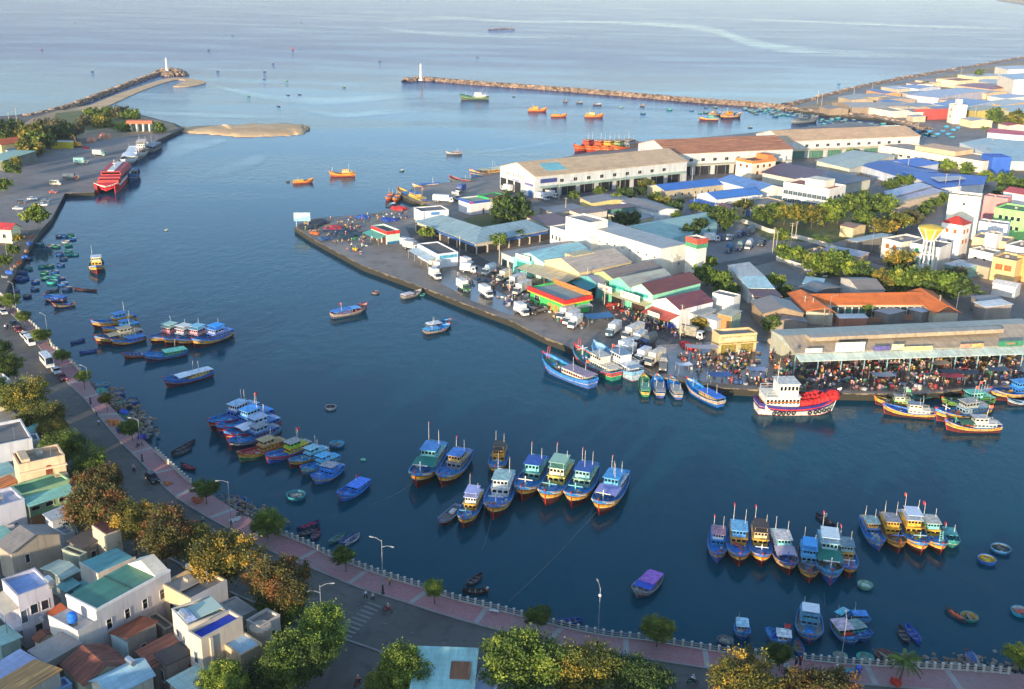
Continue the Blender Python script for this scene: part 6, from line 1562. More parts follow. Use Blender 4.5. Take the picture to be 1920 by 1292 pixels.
fb((1352,216),(1330,218),'ochre boat lying behind the far pair',None,c1='#d89a3a',c2='#b5a080',roof='#d08a2f',post=None)
fb((1533,228),(1488,232),'grey steel boat with a dark gun grey bridge behind the long warehouse',None,c1='#5a6470',c2='#5f6a76',roof='#6a7480',hull='#5a626c',strake='#7a828c',rail='#6a727c',deck='#6f757c',stem='#6a727c',boot='#4a4f58',post='#7a8088')
GO = 'orange and brown boats rafted behind the long warehouse'
for i,(x0,y0,x1,y1,c,lb) in enumerate([(1076,285,1118,276,'#c04a3a','orange hulled boat with a red top, outermost of the raft behind the warehouse'),(1098,287,1142,277,'#c8562f','orange hulled boat, second of the raft behind the warehouse'),(1113,288,1160,277,'#d8a03a','boat with a yellow cabin, third of the raft behind the warehouse'),
           (1128,288,1178,276,'#8a9a6a','olive cabined boat, fourth of the raft behind the warehouse'),(1146,287,1196,275,'#7a7f8a','grey cabined boat, innermost of the raft behind the warehouse')]):
 fb((x0,y0),(x1,y1),lb,GO,c1=c,c2=c,roof='#b58a60',hull='#b5452a',boot='#7a2f22',strake='#c8602f',rail='#c86a30',deck='#a5703a',post=None,masts=3)
fb((836,290),(866,289),'small boat with a pink and grey cabin under way trailing a wake',None,c1='#a88a8a',roof='#b5a5a5',hull='#6a6f78',strake='#b5b5b8',rail='#9a9da5',deck='#8a8a8c',boot='#4a4d55',tiers=1,post=None)
G9 = 'boats at the inner basin beside the kiosk quay'
fb((746,364),(800,388),'yellow boat with a blue awning lying along the basin quay',G9,c1='#d8b03a',c2='#cfae60',roof='#2f6aa8',tarp='#2f6fb0',hull='#c98a2f',strake='#e0b040',rail='#d8a83a',deck='#a88a50',beam=5.5,hs=.75,post=None,boot='#a8702f',flag='#e06a4a')
fb((727,378),(735,368),'tiny orange boat, left of the two off the basin',G9,c1='#c85a3a',roof='#c9805a',tiers=1,post=None,hull='#b5482a',strake='#d07a3a',beam=4)
fb((740,380),(750,370),'tiny brown orange boat, right of the two off the basin',G9,c1='#c9803a',roof='#a8703a',tiers=1,post=None,hull='#a5522a',strake='#d0903a',beam=4)
fb((773,357),(826,352),'white railed boat with blue tarpaulins at the basin',G9,c1='#cfc9c0',roof='#3a6ab0',tarp='#3a6ab5',hull='#3a5a7a',rail='#c5c0b8',deck='#8a8680',tiers=1,post=None)
fb((842,341),(890,347),'green and pink boat behind the blue tarpaulin truck',G9,c1='#b04a5a',c2='#b0706a',roof='#4a7a6a',hull='#2a4a4a',strake='#2f6a5a',rail='#b04a4a',deck='#7a4a4a',post=None,tiers=1)
fb((880,334),(942,326),'blue hulled ferry with a long cream deckhouse by the warehouse',G9,c1='#d8b87a',c2='#e0cda5',roof='#c9d0b5',hull='#1f4a78',boot='#1f3f68',strake='#24557a',rail='#c99a5a',deck='#a89a7a',post=None,beam=9,tarp='#b9b59a',tiers=1)
def ferry():
 a,b=at(199,364),at(232,328);d=a-b;L=d.length;c=(a+b)/2
 o=thing('ferry','red and white catamaran ferry moored bow out at the pier','ferry',(c.x,c.y,0),math.atan2(d.y,d.x));W_=11.5
 red,wh=M('#b5222c','paint'),M('#d8d6d0','paint')
 for sg in (1,-1):
  mb=MB();n=8
  for i in range(n):
   x0,x1=-L/2+L*i/n,-L/2+L*(i+1)/n
   f=lambda x: (1.6*(1-max(0,(x/L - .3))*4.2),3.2+max(0,x/L - .1)*2.2)
   w0,z0=f(x0);w1,z1=f(x1);y=sg*(W_/2-1.6)
   vs=[(x0,y-w0,z0),(x1,y-w1,z1),(x1,y+w1,z1),(x0,y+w0,z0),(x0,y-w0 * .5,-.8),(x1 - .3,y-w1 * .5,-.8),(x1 - .3,y+w1 * .5,-.8),(x0,y+w0 * .5,-.8)]
   mb.add(vs,[(0,3,2,1)[::-1],(0,1,5,4)[::-1],(3,7,6,2)[::-1],(4,5,6,7)[::-1]]+([(0,4,7,3)[::-1]] if i==0 else [])+([(1,2,6,5)[::-1]] if i==n-1 else []),0)
  mb.build('hull',red,o)
 mb=MB();mb.box(-L/2+1,-W_/2,3.0,L * .36,W_/2,3.6);mb.add([(L * .36,-W_/2,3.0),(L * .36,W_/2,3.0),(L * .36,W_/2,3.9),(L * .36,-W_/2,3.9),(L * .49,0,3.6),(L * .49,0,4.6)],[(0,4,5,3),(4,1,2,5),(3,5,2),(0,1,4)]);mb.build('bow_deck',wh,o)
 mb=MB();mb.box(-L * .42,-W_ * .46,3.6,L * .28,W_ * .46,6.2,0,.3);s=mb.build('saloon',red,o)
 mb=MB()
 for sg in (1,-1): mb.box(-L * .40,sg*W_ * .455 - .08,4.4,L * .24,sg*W_ * .455 + .08,5.6)
 mb.box(L * .27,-W_ * .4,4.5,L * .285,W_ * .4,5.5);mb.build('window',M('#141a22','glass'),s)
 mb=MB();mb.box(-L * .38,-W_ * .42,6.2,L * .18,W_ * .42,8.0,0,.3);u=mb.build('upper_deck',red,o)
 mb=MB();mb.box(L * .155,-W_ * .36,6.7,L * .185,W_ * .36,7.6);mb.build('bridge_window',M('#1a1414','glass'),u)
 mb=MB();mb.box(-L * .36,-W_ * .14,8.0,L * .16,W_ * .14,8.35);mb.build('roof_stripe',wh,u)
 mb=MB();mb.tube((-L * .05,0,8.3),(-L * .05,0,12),.15,.08,6);mb.box(-L * .05 - .3,-1,10,-L * .05 + .3,1,10.2);mb.build('mast',wh,u)
 mb=MB();f=lambda y,z: (L*(.485 - .07*abs(y)/W_*2 + .012*(z-2)),y,z)
 mb.slab([f(-W_ * .5,1.9),f(-W_ * .25,2.7),f(0,1.6),f(W_ * .25,2.7),f(W_ * .5,1.9),f(W_ * .5,5.0),f(0,4.4),f(-W_ * .5,5.0)],.4);mb.build('bow_face',M('#c4222a','paint'),o)
 mb=MB()
 for sg in (1,-1):
  q=[f(sg*W_ * .5,5.05),f(sg*W_ * .2,3.7),f(0,3.3),f(0,3.9),f(sg*W_ * .25,4.35),f(sg*W_ * .5,5.3)];q=[(x + .25,y,z) for x,y,z in q];mb.slab(q if sg==1 else q[::-1],.1)
 mb.build('bow_stripe',wh,o)
 mb=MB();mb.box(L * .30,-W_ * .42,3.9,L * .34,W_ * .42,5.2);mb.build('breakwater_screen',M('#c8302a','paint'),o)
 for sg in (1,-1):
  mb=MB();mb.box(-L * .42,sg*W_ * .5 - .06,3.9,L * .30,sg*W_ * .5 + .06,4.25);mb.build('side_band',wh,o)
ferry()
fb((236,316),(254,284),'white sided vessel under a long white canopy behind the red ferry',None,beam=9,c1='#d5d8da',c2='#dcdee0',roof='#dfe6ea',hull='#6a7078',strake='#c5c8ca',rail='#d5d5d5',deck='#a0a0a0',boot='#4a4a52',stem='#c5c8ca',tarp='#d5dde2',tiers=1,post=None)
fb((258,302),(272,278),'white tug with a tall tiered bridge behind the ferry',None,beam=8,c1='#dcd0c0',c2='#e8dfd2',roof='#d8cfc0',hull='#8a8580',strake='#c9c5c0',rail='#d5cfc5',deck='#a09a92',post='#d8c5b5',masts=2,stem='#c9c5c0',top3='#d5bfae')
fb((244,343),(252,326),'blue boat tied to the side of the red ferry',None,c1='#5a7a3a',roof='#3a6a8a',hull='#1f4f80',boot='#1a3f68',strake='#24609a',rail='#24609a',deck='#2a6aa0',tiers=1,post=None,stem='#24609a',masts=0)
fb((254,299),(268,292),'small blue boat below the white tug',None,c1='#3a7ab0',roof='#3f86c0',hull='#1f5a90',boot='#1f4a78',strake='#2470a8',tiers=1,post=None,rail='#2470a8',masts=0,beam=5)
fb((270,292),(297,277),'grey covered barge behind the blue boat',None,beam=8,c1='#6a707a',c2='#8a8f98',roof='#8a8f9a',hull='#4a4f58',strake='#6a6f78',rail='#7a7f88',deck='#6a6f75',tarp='#8f959f',post=None,tiers=1,boot='#3a3f48',stem='#6a6f78')
fb((146,363),(128,365),'small white motor boat at the pier wall',None,c1='#cfd5da',roof='#8fa0a8',hull='#c5c9cc',strake='#d5d8da',rail='#d2d5d8',deck='#b5b8ba',tiers=1,post=None,masts=0,beam=3,boot='#8a9298',stem='#d5d8da')
GCN = 'canoes in the harbour'
for b,s,lb,hu,ins,ld in [
 ((321,853),(366,829),'dark canoe drawn up slantwise off the promenade','#2a3038','#4a3a3c',None),((324,858),(360,842),'slim grey blue canoe alongside the dark slantwise one','#33424f','#55504c',None),
 ((339,873),(367,884),'dark canoe with a red and pink load below the railing','#2a2226','#7a2a3a','#a83a4a'),((556,996),(599,981),'navy canoe with a red load, top of the three by the litter bank','#22346a','#3f3a4a','#a82a4a'),
 ((558,1008),(598,993),'grey canoe, middle of the three by the litter bank','#2a2c34','#55555c',None),((587,1014),(598,997),'red and blue canoe standing end on by the railing','#2a3a6a','#8a2430',None),
 ((619,1020),(644,1006),'teal canoe behind the promenade tree before the crosswalk','#2f8a80','#5f7a72',None),((640,1022),(660,1010),'blue canoe between the teal and the white one','#2a4fa0','#3a4a6a',None),((650,1022),(671,1008),'white canoe pointing away from the tree before the crosswalk','#b9bcc0','#7d7d80',None),
 ((874,1102),(904,1080),'brown canoe lying slantwise near the railing','#33303a','#4f3c3c',None),((867,1111),(916,1112),'black canoe with a boatman parallel to the railing','#201c1e','#4a332a',None),
 ((138,543),(183,547),'long dark red canoe in open water','#4a2426','#5a3a38',None),((85,549),(111,545),'navy canoe behind the boat with the orange tub','#1f2c44','#3a3f4a',None),
 ((132,646),(160,639),'blue canoe, the upper of two off the parked van','#24508f','#1f4378',None),((149,664),(182,659),'blue canoe, the lower of two off the parked van','#2456a0','#1f4888',None),
 ((1529,967),(1566,990),'black canoe with two people in the middle of the bay','#241e22','#4a3a3a',None),((1685,1177),(1702,1212),'dark canoe beside the blue one above the green palm','#2a2c38','#3f3c40',None),
 ((1698,1174),(1726,1211),'bright blue canoe above the green palm','#2456c0','#24499a',None),((1502,1231),(1494,1206),'small blue flat boat against the bottom railing','#2a6ab5','#8a6a50',None),
 ((1057,1169),(1080,1167),'blue dinghy behind the railing next to the compact tree','#2456a8','#2a3f6a',None),((722,517),(754,518),'dark flat boat below the long quay','#3a3c42','#5f5a55',None),((1780,1149),(1803,1164),'canoe with an orange roll of net across it','#3a3a42','#5a5550','#d8603a'),
]: canoe(b,s,lb,hu,ins,GCN,None,None,'canoe',ld)
p=at(1817,1245,1.6);o=canoe((1810,1236),(1826,1256),'overturned pinkish canoe drawn up on the bottom right shore','#a8908f','#3a6aa0',None);o.location.z=1.7;o.rotation_euler[0]=R(150)
for x,y,ps,sh,lb,ht in [(911,1110,'squat','#a5653a','boatman in orange squatting in the black canoe','cone'),(1548,976,'stand','#d8c9b8','boatman in a conical hat standing in the mid bay canoe','cone'),(1556,983,'squat','#c9a8a0','person in pale pink squatting in the mid bay canoe',None)]:
 p=at(x,y,.3);person_at((p.x,p.y,.22),x,ps,sh,'#33343c',lb,None,ht)
GK = 'basket boats in the upper left harbour'
cols = {'b': ('blue','#1f5aa0'),'t': ('teal','#2f9a94'),'g': ('green','#2f8a6a'),'d': ('dark blue','#1f3f68'),'w': ('white','#b9b9b4')}
for i,(x,y,c,ds) in enumerate([(388,152,'d','far left end of the top row'),(423,150,'b','second in the top row'),(463,146,'g','at the right end of the top row'),(475,170,'b','just under the right end of the top row'),(430,190,'w','loaded with pale nets under the top row'),(450,211,'g','under the pale net one'),(330,216,'w','nearest the dark tree reflection'),(370,219,'g','beside the white one by the reflection'),(262,203,'t','on the tree reflection'),
        (448,250,'g','at the back of the teal trio'),(390,267,'b','left of the teal trio'),(447,273,'t','in the middle of the teal trio'),(490,271,'t','at the right of the teal trio with a flag'),(415,299,'d','with an outboard below the teal trio'),(398,339,'b','alone under the outboard one'),(275,351,'t','alone left of centre'),(327,346,'g','right of the lone teal one'),(187,365,'g','close to the far seawall'),
        (360,386,'b','at the top of the crowded knot'),(290,393,'g','left in the crowded knot'),(297,426,'g','with a boatman left in the knot'),(365,416,'t','in the heart of the knot'),(402,431,'b','right in the knot'),(343,453,'t','large at the foot of the knot'),(413,467,'b','large below the knot'),(437,496,'d','below the large blue one'),(145,391,'b','big by the far seawall'),(140,436,'b','under the big one by the seawall'),
        (232,449,'b','alone between seawall and knot'),(228,496,'d','with a net below the lone blue one'),(100,512,'b','at the bend of the seawall'),(178,546,'d','lowest by the bend of the seawall'),(190,299,'d','tucked under the seawall'),(115,425,'d','touching the seawall below the big one'),(165,428,'b','beside the one touching the seawall')]):
 nm,hx=cols[c]
 basket_boat(x/3.49,400+y/3.49,nm + ' basket boat ' + ds,hx,['#5f7a78','#7a6f5f','#4a6a80'][i % 3],1.9 if 'big' in ds or 'large' in ds else 1.5,['#b5b2a8','#3f6a8a','#8a6a4a',None][i % 4],GK)
GI = 'basket boats drawn up or moored near the promenade'
for x,y,r,hx,ins,net,lb,z in [(632,835,1.7,'#2f7fa8','#3f9ab0','#7a6a5a','blue basket boat with a small rig off the left raft',0),(555,932,2.0,'#2f8a94','#4f9aa0','#8a8a80','teal basket boat with gear between the raft and the trees',0),(449,942,1.5,'#2a6ab5','#3f7fb8','#3a5a8a','blue basket boat by the litter bank',0),(620,765,1.4,'#b9b5ae','#3a2f3a','#2f2a35','white rimmed basket boat with a dark hump in open water',0),
         (192,724,1.7,'#2f80b0','#5f9aa8',None,'blue basket boat highest on the rubble bank',.9),(190,736,1.4,'#3fb0a5','#4fb5a8',None,'turquoise basket boat tipped up on the rubble bank',1.1),(223,740,1.6,'#24509a','#6a7a8a','#8a6a5a','dark blue basket boat afloat beside the rubble bank',0),(248,754,1.9,'#2a5f9a','#5a6a75','#7a6a5a','largest basket boat beside the rubble bank',0),(226,757,1.2,'#2f8a78','#4f9a85',None,'green basket boat lying on the stones',.7),(231,783,1.4,'#3fb59a','#4fc0a0',None,'mint basket boat tipped against the bank above the orange nets',1.1),
         (1622,1099,1.4,'#5f8f80','#9ac0a8','#a8c8b5','pale green basket boat right of the lower right row',0),(1360,1203,1.4,'#3a5a78','#7a7a70','#8a8a78','grey blue basket boat by the railing left of the lone blue boat',0),(1817,1159,1.5,'#2f8a80','#b08a4a',None,'teal rimmed basket boat next to the orange net canoe',0),(1913,1149,1.6,'#2f9ab0','#c9c5be','#c05a4a','cyan basket boat at the right border',0),(1850,1052,1.7,'#2f6fc0','#c9a52a','#d8b02a','bright blue basket boat with a yellow load',0),(1876,1032,1.85,'#2f6a9a','#4a5a5a','#3f4a48','blue basket boat with a dark awning beside the yellow loaded one',0),
         (1657,1231,1.5,'#6a4a44','#8a5f55',None,'brown basket boat against the bottom railing',0),(704,549,1.3,'#8a6f66','#6a5a58','#5a5560','brownish basket boat above the red bowed trawler',0),(792,553,1.1,'#2f7a72','#4a8a80',None,'small teal basket boat beside the grey wooden boat',0),(681,862,.6,'#5fd0a0','#8fe0c0',None,'tiny mint float in open water',0),(312,431,.8,'#b5b2a5','#a8a59a',None,'small white float alone in the wide harbour',0),
         (729,386,1.6,'#3a4f5f','#5a6a70',None,'dark basket boat, left of the pair off the basin',0),(736,383,1.6,'#3f7f9a','#c5c9ca',None,'pale topped basket boat, right of the pair off the basin',0),(753,320,1.4,'#5a7a7a','#cfd0cc',None,'lone basket boat in the channel before the basin',0),(540,341,1.0,'#4a4038','#5a5048',None,'dark tender behind the orange red boat',0),(1575,1232,1.2,'#3a8a7a','#b5b0a5','#7a7a72','basket boat heaped with gear behind the leaning lamp',0),(1622,1236,1.4,'#2f9a8a','#6ab0a0',None,'teal boat shell leaning on the railing',.2)]:
 basket_boat(x,y,lb,hx,ins,r,net,GI,False,z,(.5,.2) if z>1 else None)
rb_=random.Random(4)
GF = 'small round boats moored below the breakwater'
for i in range(92):
 if i<46: x=rb_.uniform(1395,1560);y=201+(x-1395) * .13+rb_.gauss(2,3.5)
 elif i<54: x=rb_.uniform(1205,1400);y=rb_.uniform(200,214)
 else: x=rb_.uniform(1560,1725);y=222+(x-1560) * .14+rb_.gauss(2,3)
 hx=rb_.choice(['#2f6f9a','#2f8a94','#24557f','#3f9a98','#4a6a70'])
 basket_boat(x,y,'small blue or teal round boat in the flock below the stone breakwater',hx,'#6a7f80',rb_.uniform(1.7,2.6),None,GF,True)
for i,(x,y) in enumerate([(1655,240),(1668,243),(1680,240),(1690,246),(1703,243),(1712,249),(1722,247),(1735,252),(1744,247),(1758,252),(1768,247),(1778,252),(1788,244),(1796,240),(1775,238),(1700,252),(1725,255),(1750,257),(1785,258),(1662,248)]):
 basket_boat(x,y,'blue round boat drawn up on the sand of the far basin',rb_.choice(['#2f7fb8','#2f8a94','#2a9ac8','#24557f']),'#5f8a98',2.3,None,'round boats drawn up at the far basin',True,ZL)
for x,y,hx,lb in [(78,92,'#b5564a','reddish boat far out on the left sea'),(512,119,'#6a7a78','grey boat far out above the breakwaters'),(391,93,'#4a7a6a','green speck of a boat on the far sea'),(565,41,'#4fa58a','mint speck of a boat near the top of the sea'),(436,67,'#5a6a60','dark speck of a boat in the upper sea'),(173,134,'#3a6a4f','green boat off the left jetty'),(495,148,'#4a5f78','blue boat, upper of two in the channel mouth'),(496,134,'#55585f','grey boat above the channel mouth'),(408,133,'#6a6a70','grey speck of a boat near the jetty head'),(466,180,'#3fa578','green boat inside the left jetty'),(522,199,'#35507a','blue boat dragging a float line'),(540,178,'#3a5a78','blue boat with a line across the channel'),(562,177,'#3a4a5f','dark boat beside the channel line'),(645,163,'#5f9a6a','green boat towing a long curved line'),(537,151,'#7ab58a','pale green float in the channel mouth'),(712,114,'#5f6f7a','grey boat far behind the breakwater tip'),(895,107,'#4a5f6a','dark boat far behind the breakwater'),(1573,157,'#2f7fb0','blue boat on the sea off the far shore'),(963,181,'#3a5a58','dark tender right of the green ship'),(1370,52,'#7a8088','grey speck of a boat on the far right sea'),(1752,53,'#6a7480','distant boat near the upper right sea'),(1407,239,'#3a4a58','dark tender before the long warehouse roof'),(140,42,'#a58080','pinkish speck of a boat at the upper left'),(1165,201,'#6fb08a','green tender right of the three orange boats')]:
 basket_boat(x,y,lb,hx,'#9a9a98',1.6,None,'lone small boats on the sea',True)
p=at(549,93);o=thing('buoy','red channel buoy far out on the sea','buoy',p);T=MB();T.lathe((0,0,0),[(1.4,-.3),(1.5,.5),(.5,1.2),(.25,4.5),(.02,5)],10);T.build('float',M('#c2333a','paint'),o)
# mooring lines
for i,(x0,y0,z0,x1,y1) in enumerate([(1118,960,2.2,955,1128),(775,905,2.2,700,945),(1545,1112,1.5,1548,1135),(922,970,1.8,905,1030)]):
 a,b=at(x0,y0,z0),at(x1,y1,.05);T=MB();n=10
 for k in range(n):
  p=a.lerp(b,k/n);q=a.lerp(b,(k+1)/n);p=p-Vector((0,0,1.2*math.sin(math.pi*k/n) * .4));q=q-Vector((0,0,1.2*math.sin(math.pi*(k+1)/n) * .4));T.tube(p-a,q-a,.02,.02,4)
 tag(T.build('mooring_line',M('#9a978c','cloth'),None,a),['pale mooring line from the lilac tarpaulin boat to the railing','mooring line from the green tarpaulin boat','mooring line from the largest lower right boat','mooring line from the white bow post boat'][i],'rope')
GPB = 'port buildings'
def shed(label,A,B,C,h,wall,rk,rc,rise,**k):
 k.setdefault('name','warehouse');k.setdefault('cat','building');return house(label,A,B,C,h,wall,(rk,rc,rise)+((k.pop('rm'),) if 'rm' in k else ()),group=GPB,**k)
def bays(H,f,n,h,col='#191b1e',m0=.03,m1=.97,gap=.25,name='loading_bay'):  # flat panels; dark ones paint the shade inside an open bay
 L=H.La if f == 'f' else H.Lc
 for i in range(n):
  a=m0+(m1-m0)*(i+gap/2)/n;b=m0+(m1-m0)*(i+1-gap/2)/n
  fbox(H,name,f,a,b,0,h,.06,col if isinstance(col,str) else col[i % len(col)],'paint')
# long quayside warehouses
for lb,A,B,C,h,rise,rc,nw,nb,cc,c0 in [
 ('nearest section of the long quay warehouse with a cream roof and mint corner',(938,312),(1004,331),(1256,295),10.5,4.4,'#c4a67c',9,8,'#9fb8a4','#1a1c20'),
 ('middle section of the long quay warehouse with a brown rusted roof',(1197,269),(1257,289),(1432,264.5),12.0,4.8,'#a8714f',8,6,'#b9b79a','#22242a'),
 ('far section of the long quay warehouse with a cream rusted roof',(1418,251),(1472,265),(1650,239),10.5,4.2,'#cfa878',10,7,'#c9b990','#4f7f6c')]:
 H=shed(lb,A,B,C,h,'#b9bbba','gy',rc,rise,over=.6,rm='rust' if 'brown' in lb else 'roof')
 facade(H,'s',nw,h * .62,2.2,1.6);bays(H,'s',nb,h * .40,c0)
 awning(H,'s',.02,.98,h * .52,2.6,cc,.5)
 facade(H,'f',9,h * .72,.5,1.3,'plain',.08,.7,'vent');
 if 'nearest' in lb:
  bays(H,'f',3,h * .5,'#24272b',.0,.62,.2);fsign(H,'f',.38,.55,h * .52,h * .6,.1,'#8f8fae');fsign(H,'f',.72,.95,h * .5,h * .6,.1,'#6f6fa0');fbox(H,'door','f',.82,.93,0,3.2,.08,'#3f6fa8');fsign(H,'s',.03,.13,h * .66,h * .85,.1,'#39457f')
  T=MB();T.slab([(H.La * .62,H.Lc * .10,h+3.6),(H.La * .88,H.Lc * .10,h+1.32),(H.La * .88,H.Lc * .22,h+1.32),(H.La * .62,H.Lc * .22,h+3.6)],.06);T.build('skylight',M('#6fb0b8','roof'),H.o)
 if 'middle' in lb: fsign(H,'s',.72,.92,h * .52,h * .72,2.7,'#d6d2cc','CẢNG CÁ','#c25a4a')
# tip of the quay
H=house('small mint kiosk with a red fascia and green awning near the quay tip',(696,423),(725.5,434.5),(749,431),5.2,'#b9d9c9',('flat','#5a5550',.6),'kiosk','building',group=GPB)
for f in 'fs': fbox(H,'fascia',f,-.01,1.01,3.9,5.3,.1,'#c8362e');
awning(H,'f',0,1,3.6,4.0,'#4fa894',.8);fbox(H,'base_band','s',0,1,0,1.0,.05,'#2f6f9a');bays(H,'f',3,2.6,'#5a2f28')
H=house('plain white box store behind the mint kiosk',(776,389),(790,397),(834,389),5.2,'#ced2d4',('flat','#6f6a66',.4),'store','building',group=GPB);fsign(H,'s',.35,.65,3.4,4.6,.05,'#4a86c0')
H=house('white store with a blue and pink roof edge',(860,371),(882,378.5),(917,371.5),6.0,'#d6d3cf',('flat','#8fa288',.5),'store','building',group=GPB)
for f in 'fs': fbox(H,'fascia',f,-.01,1.01,5.0,6.1,.12,'#2f55a8')
fbox(H,'corner_fascia','s',-.03,.1,5.0,6.12,.16,'#c04a86');fbox(H,'door','s',.55,.62,0,2.4,.05,'#7a3a34')
H=house('green and red store attached to the white one',(895,366),(917.5,371.4),(951,366),6.4,'#2f9a58',('flat','#6a625c',.4),'store','building',group=GPB)
fbox(H,'fascia','s',0,1,5.0,6.5,.14,'#c9262c');fbox(H,'stripe','s',0,1,4.7,5.0,.12,'#d8b03a');lettering('Cafe',1.2,'#f0e8e0',H.o,(H.La + .2,H.Lc * .22,5.75),(math.pi/2,0,math.pi/2))
H=house('white cafe kiosk with a flat dark roof beside the tanker truck',(783,457),(820,477),(846,466),5.2,'#d2d8dc',('flat','#635e59',.4),'kiosk','building',group=GPB)
awning(H,'f',0,1,3.9,4.0,'#a9bcc4',.8);fsign(H,'f',.03,.97,4.0,5.1,.06,'#dfe0e0');fsign(H,'s',.1,.95,3.4,4.6,.06,'#4a9ab8')
oL=polybuilding('L shaped hall with a pale grey blue roof and shop fronts',[(780,414),(891,455.5),(1029,430),(988,413),(902,427),(826,403)],4.4,
   [[(778,415,4.3),(891,457,4.3),(903,426,6.8),(829,402.5,6.8)],[(891,457,4.3),(1031,430,4.3),(987,411.5,6.8),(903,426,6.8)]],'#bdb49f','#8ba3a6','hall',inset=.02)
for q0,q1 in (((780,414),(891,455.5)),((891,455.5),(1029,430))):
 band(oL,q0,q1,4.4,.2,2.6,'#3f3a36');band(oL,q0,q1,4.4,2.9,3.7,'#3a62a0','sign_band','paint',.45,.3,.98)  # dark strip paints the shade of the openings onto the wall
 for i in range(7): band(oL,q0,q1,4.4,0,2.9,'#bdb49f','pier','wall',.5,(i + .02)/7,(i + .12)/7)
# cold store
H=shed('big bright white cold store with a long plain sunlit wall',(1088,424),(1240,467),(1287,457),10.5,'#dcd8ca','sxr','#9c9d9a',.6,over=-.1,wkind='wall')
facade(H,'f',10,6.6,.9,.5,'plain',.02,.98,'vent')
H2=house('lower white end of the cold store carrying four round tanks',(1224,477),(1262,485),(1309,470),6.4,'#d9d3c2',('flat','#b5ad96',.4),'cold_store','building',group=GPB,win=[('s',3,3.4,.8,.8)])
for i in range(4):
 p=H2.org+H2.ux*(H2.La * .85)+H2.uy*(H2.Lc*(.15 + .2*i));o=thing('domed_tank',['nearest','second','third','farthest'][i] + ' domed cream tank on the cold store roof edge','tank',(p.x,p.y,H2.z0+6.05),0,'domed tanks');T=MB();T.lathe((0,0,0),[(1.2,0),(1.3,.9),(1.0,1.6),(.5,2.0),(.05,2.1)],12);T.build('tank',M('#d6cfbd','paint'),o)
H=house('slim white tower with a red and green crown beside the cold store',(1288,443),(1308,449),(1319,444),15,'#dcd6c6',('flat','#9a4a40',.5),'tower','building',group=GPB)
for f in 'fs': fbox(H,'green_band',f,-.05,1.05,11.6,13.2,.35,'#4a8f6a');fbox(H,'red_band',f,-.05,1.05,13.2,15.1,.4,'#b5523f')
house('tall white block at the far left end of the cold store',(1061,406),(1106,418),(1128,409),14,'#dfdbd0',('flat','#a29d94',.6),'cold_store','building',group=GPB)
house('low white wing under the left end of the cold store',(1032,424),(1108,447),(1150,436),8.4,'#ddd9ce',('flat','#a7a29a',.4),'cold_store','building',group=GPB,win=[('f',3,3.6,.9,1.6,'plain',.02,.3)])
# trading halls along the port road
H=shed('low grey roofed hall with brown patches at the left of the trading halls',(940,473),(966,484),(1066,455),4.8,'#c5c6b8','sy','#8a827a',.6);bays(H,'f',2,2.6,'#3a4a4a')
H=shed('cyan roofed trading hall with a mint shop front',(968,478),(1019,492),(1098,468),6.2,'#a9d6c9','gy','#8fc2c4',2.0)
fsign(H,'f',.1,.62,5.6,7.4,1.6,'#dcd5cc','MINH TRÍ','#3a3a3c');fbox(H,'shop_front','f',0,.66,0,5.8,1.5,'#7fd0c4');fbox(H,'glass_front','f',.14,.5,1.4,4.6,1.56,'#2f7f74','glass',1.5)
H=shed('cream gabled trading hall with a wide sloping canopy',(1019,489),(1086,511),(1166,486),6.4,'#d2bd8f','gy','#b3a592',3.0)
awning(H,'f',-.3,1.02,5.2,7.5,'#b5ab8c',1.5);fbox(H,'shutter','f',.1,.9,0,3.0,.3,'#2f8084');T=MB();T.box(H.La * .3,H.Lc * .2,8.2,H.La * .55,H.Lc * .6,9.6);T.build('roof_vent',M('#c9b98a','paint'),H.o)
H=shed('hall with a mauve grey roof and teal entrance between the cream and green halls',(1088,517),(1120,532),(1190,508),5.2,'#5fa8a4','gy','#8f8c96',1.2);bays(H,'f',3,3.4,'#1f3f45');awning(H,'f',0,1,4.2,4.0,'#3f8f98',.8)
H=shed('lime gabled hall with a brown grey roof',(1114,512),(1150,523),(1232,500),6.6,'#a9c87a','gy','#84766a',1.6)
H=shed('bright mint gabled fish hall with a dark open doorway',(1143,526),(1181,539),(1250,518),7.4,'#6fcfa4','gy','#9fa296',2.2)
bays(H,'f',1,3.6,'#15181c',.15,.8,0);awning(H,'f',0,1,4.6,3.0,'#c0b58c',.7);fbox(H,'vent_band','f',.12,.75,5.6,6.6,.12,'#2f9a90');fsign(H,'f',-.2,.5,4.6,6.6,3.2,'#ddd6c9','NAM VIỆT','#a23a38')
H=shed('pale mint gabled fish hall with a dark red roof and stacked goods',(1182,539),(1224,552),(1315,530),7.2,'#93d6b4','gy','#6a3b35',2.4)
bays(H,'f',1,3.6,'#3a2a22',.1,.7,0);awning(H,'f',0,1,4.4,3.0,'#c0b08a',.7);fbox(H,'vent_band','f',.2,.8,5.4,6.4,.12,'#2f9a90');fsign(H,'f',-.1,.75,4.4,6.6,3.2,'#dfd9cc','ĐẠI HƯNG','#a8342f')
H=shed('white gabled hall with a maroon roof and a red lean-to',(1224,563),(1274,580),(1331,563),6.2,'#d9dadb','gy','#74393a',2.2)
awning(H,'f',0,1.02,4.4,5.0,'#b5402f',1.1);fsign(H,'f',.28,.72,3.3,4.7,5.1,'#dcd6c8','NĂM THANH','#7a5a50');bays(H,'f',1,3.2,'#3f9a2f',.3,.7,0);fbox(H,'door','s',.55,.64,2.2,3.6,.06,'#4a4a7f')
H=house('green store with a red and yellow fascia standing on the quay',(995,537.5),(1060,563),(1102,552),5.4,'#3fae54',('flat','#94a096',.5),'store','building',group=GPB,win=[('f',1,1.6,2.4,1.6,'grid',.1,.3)])
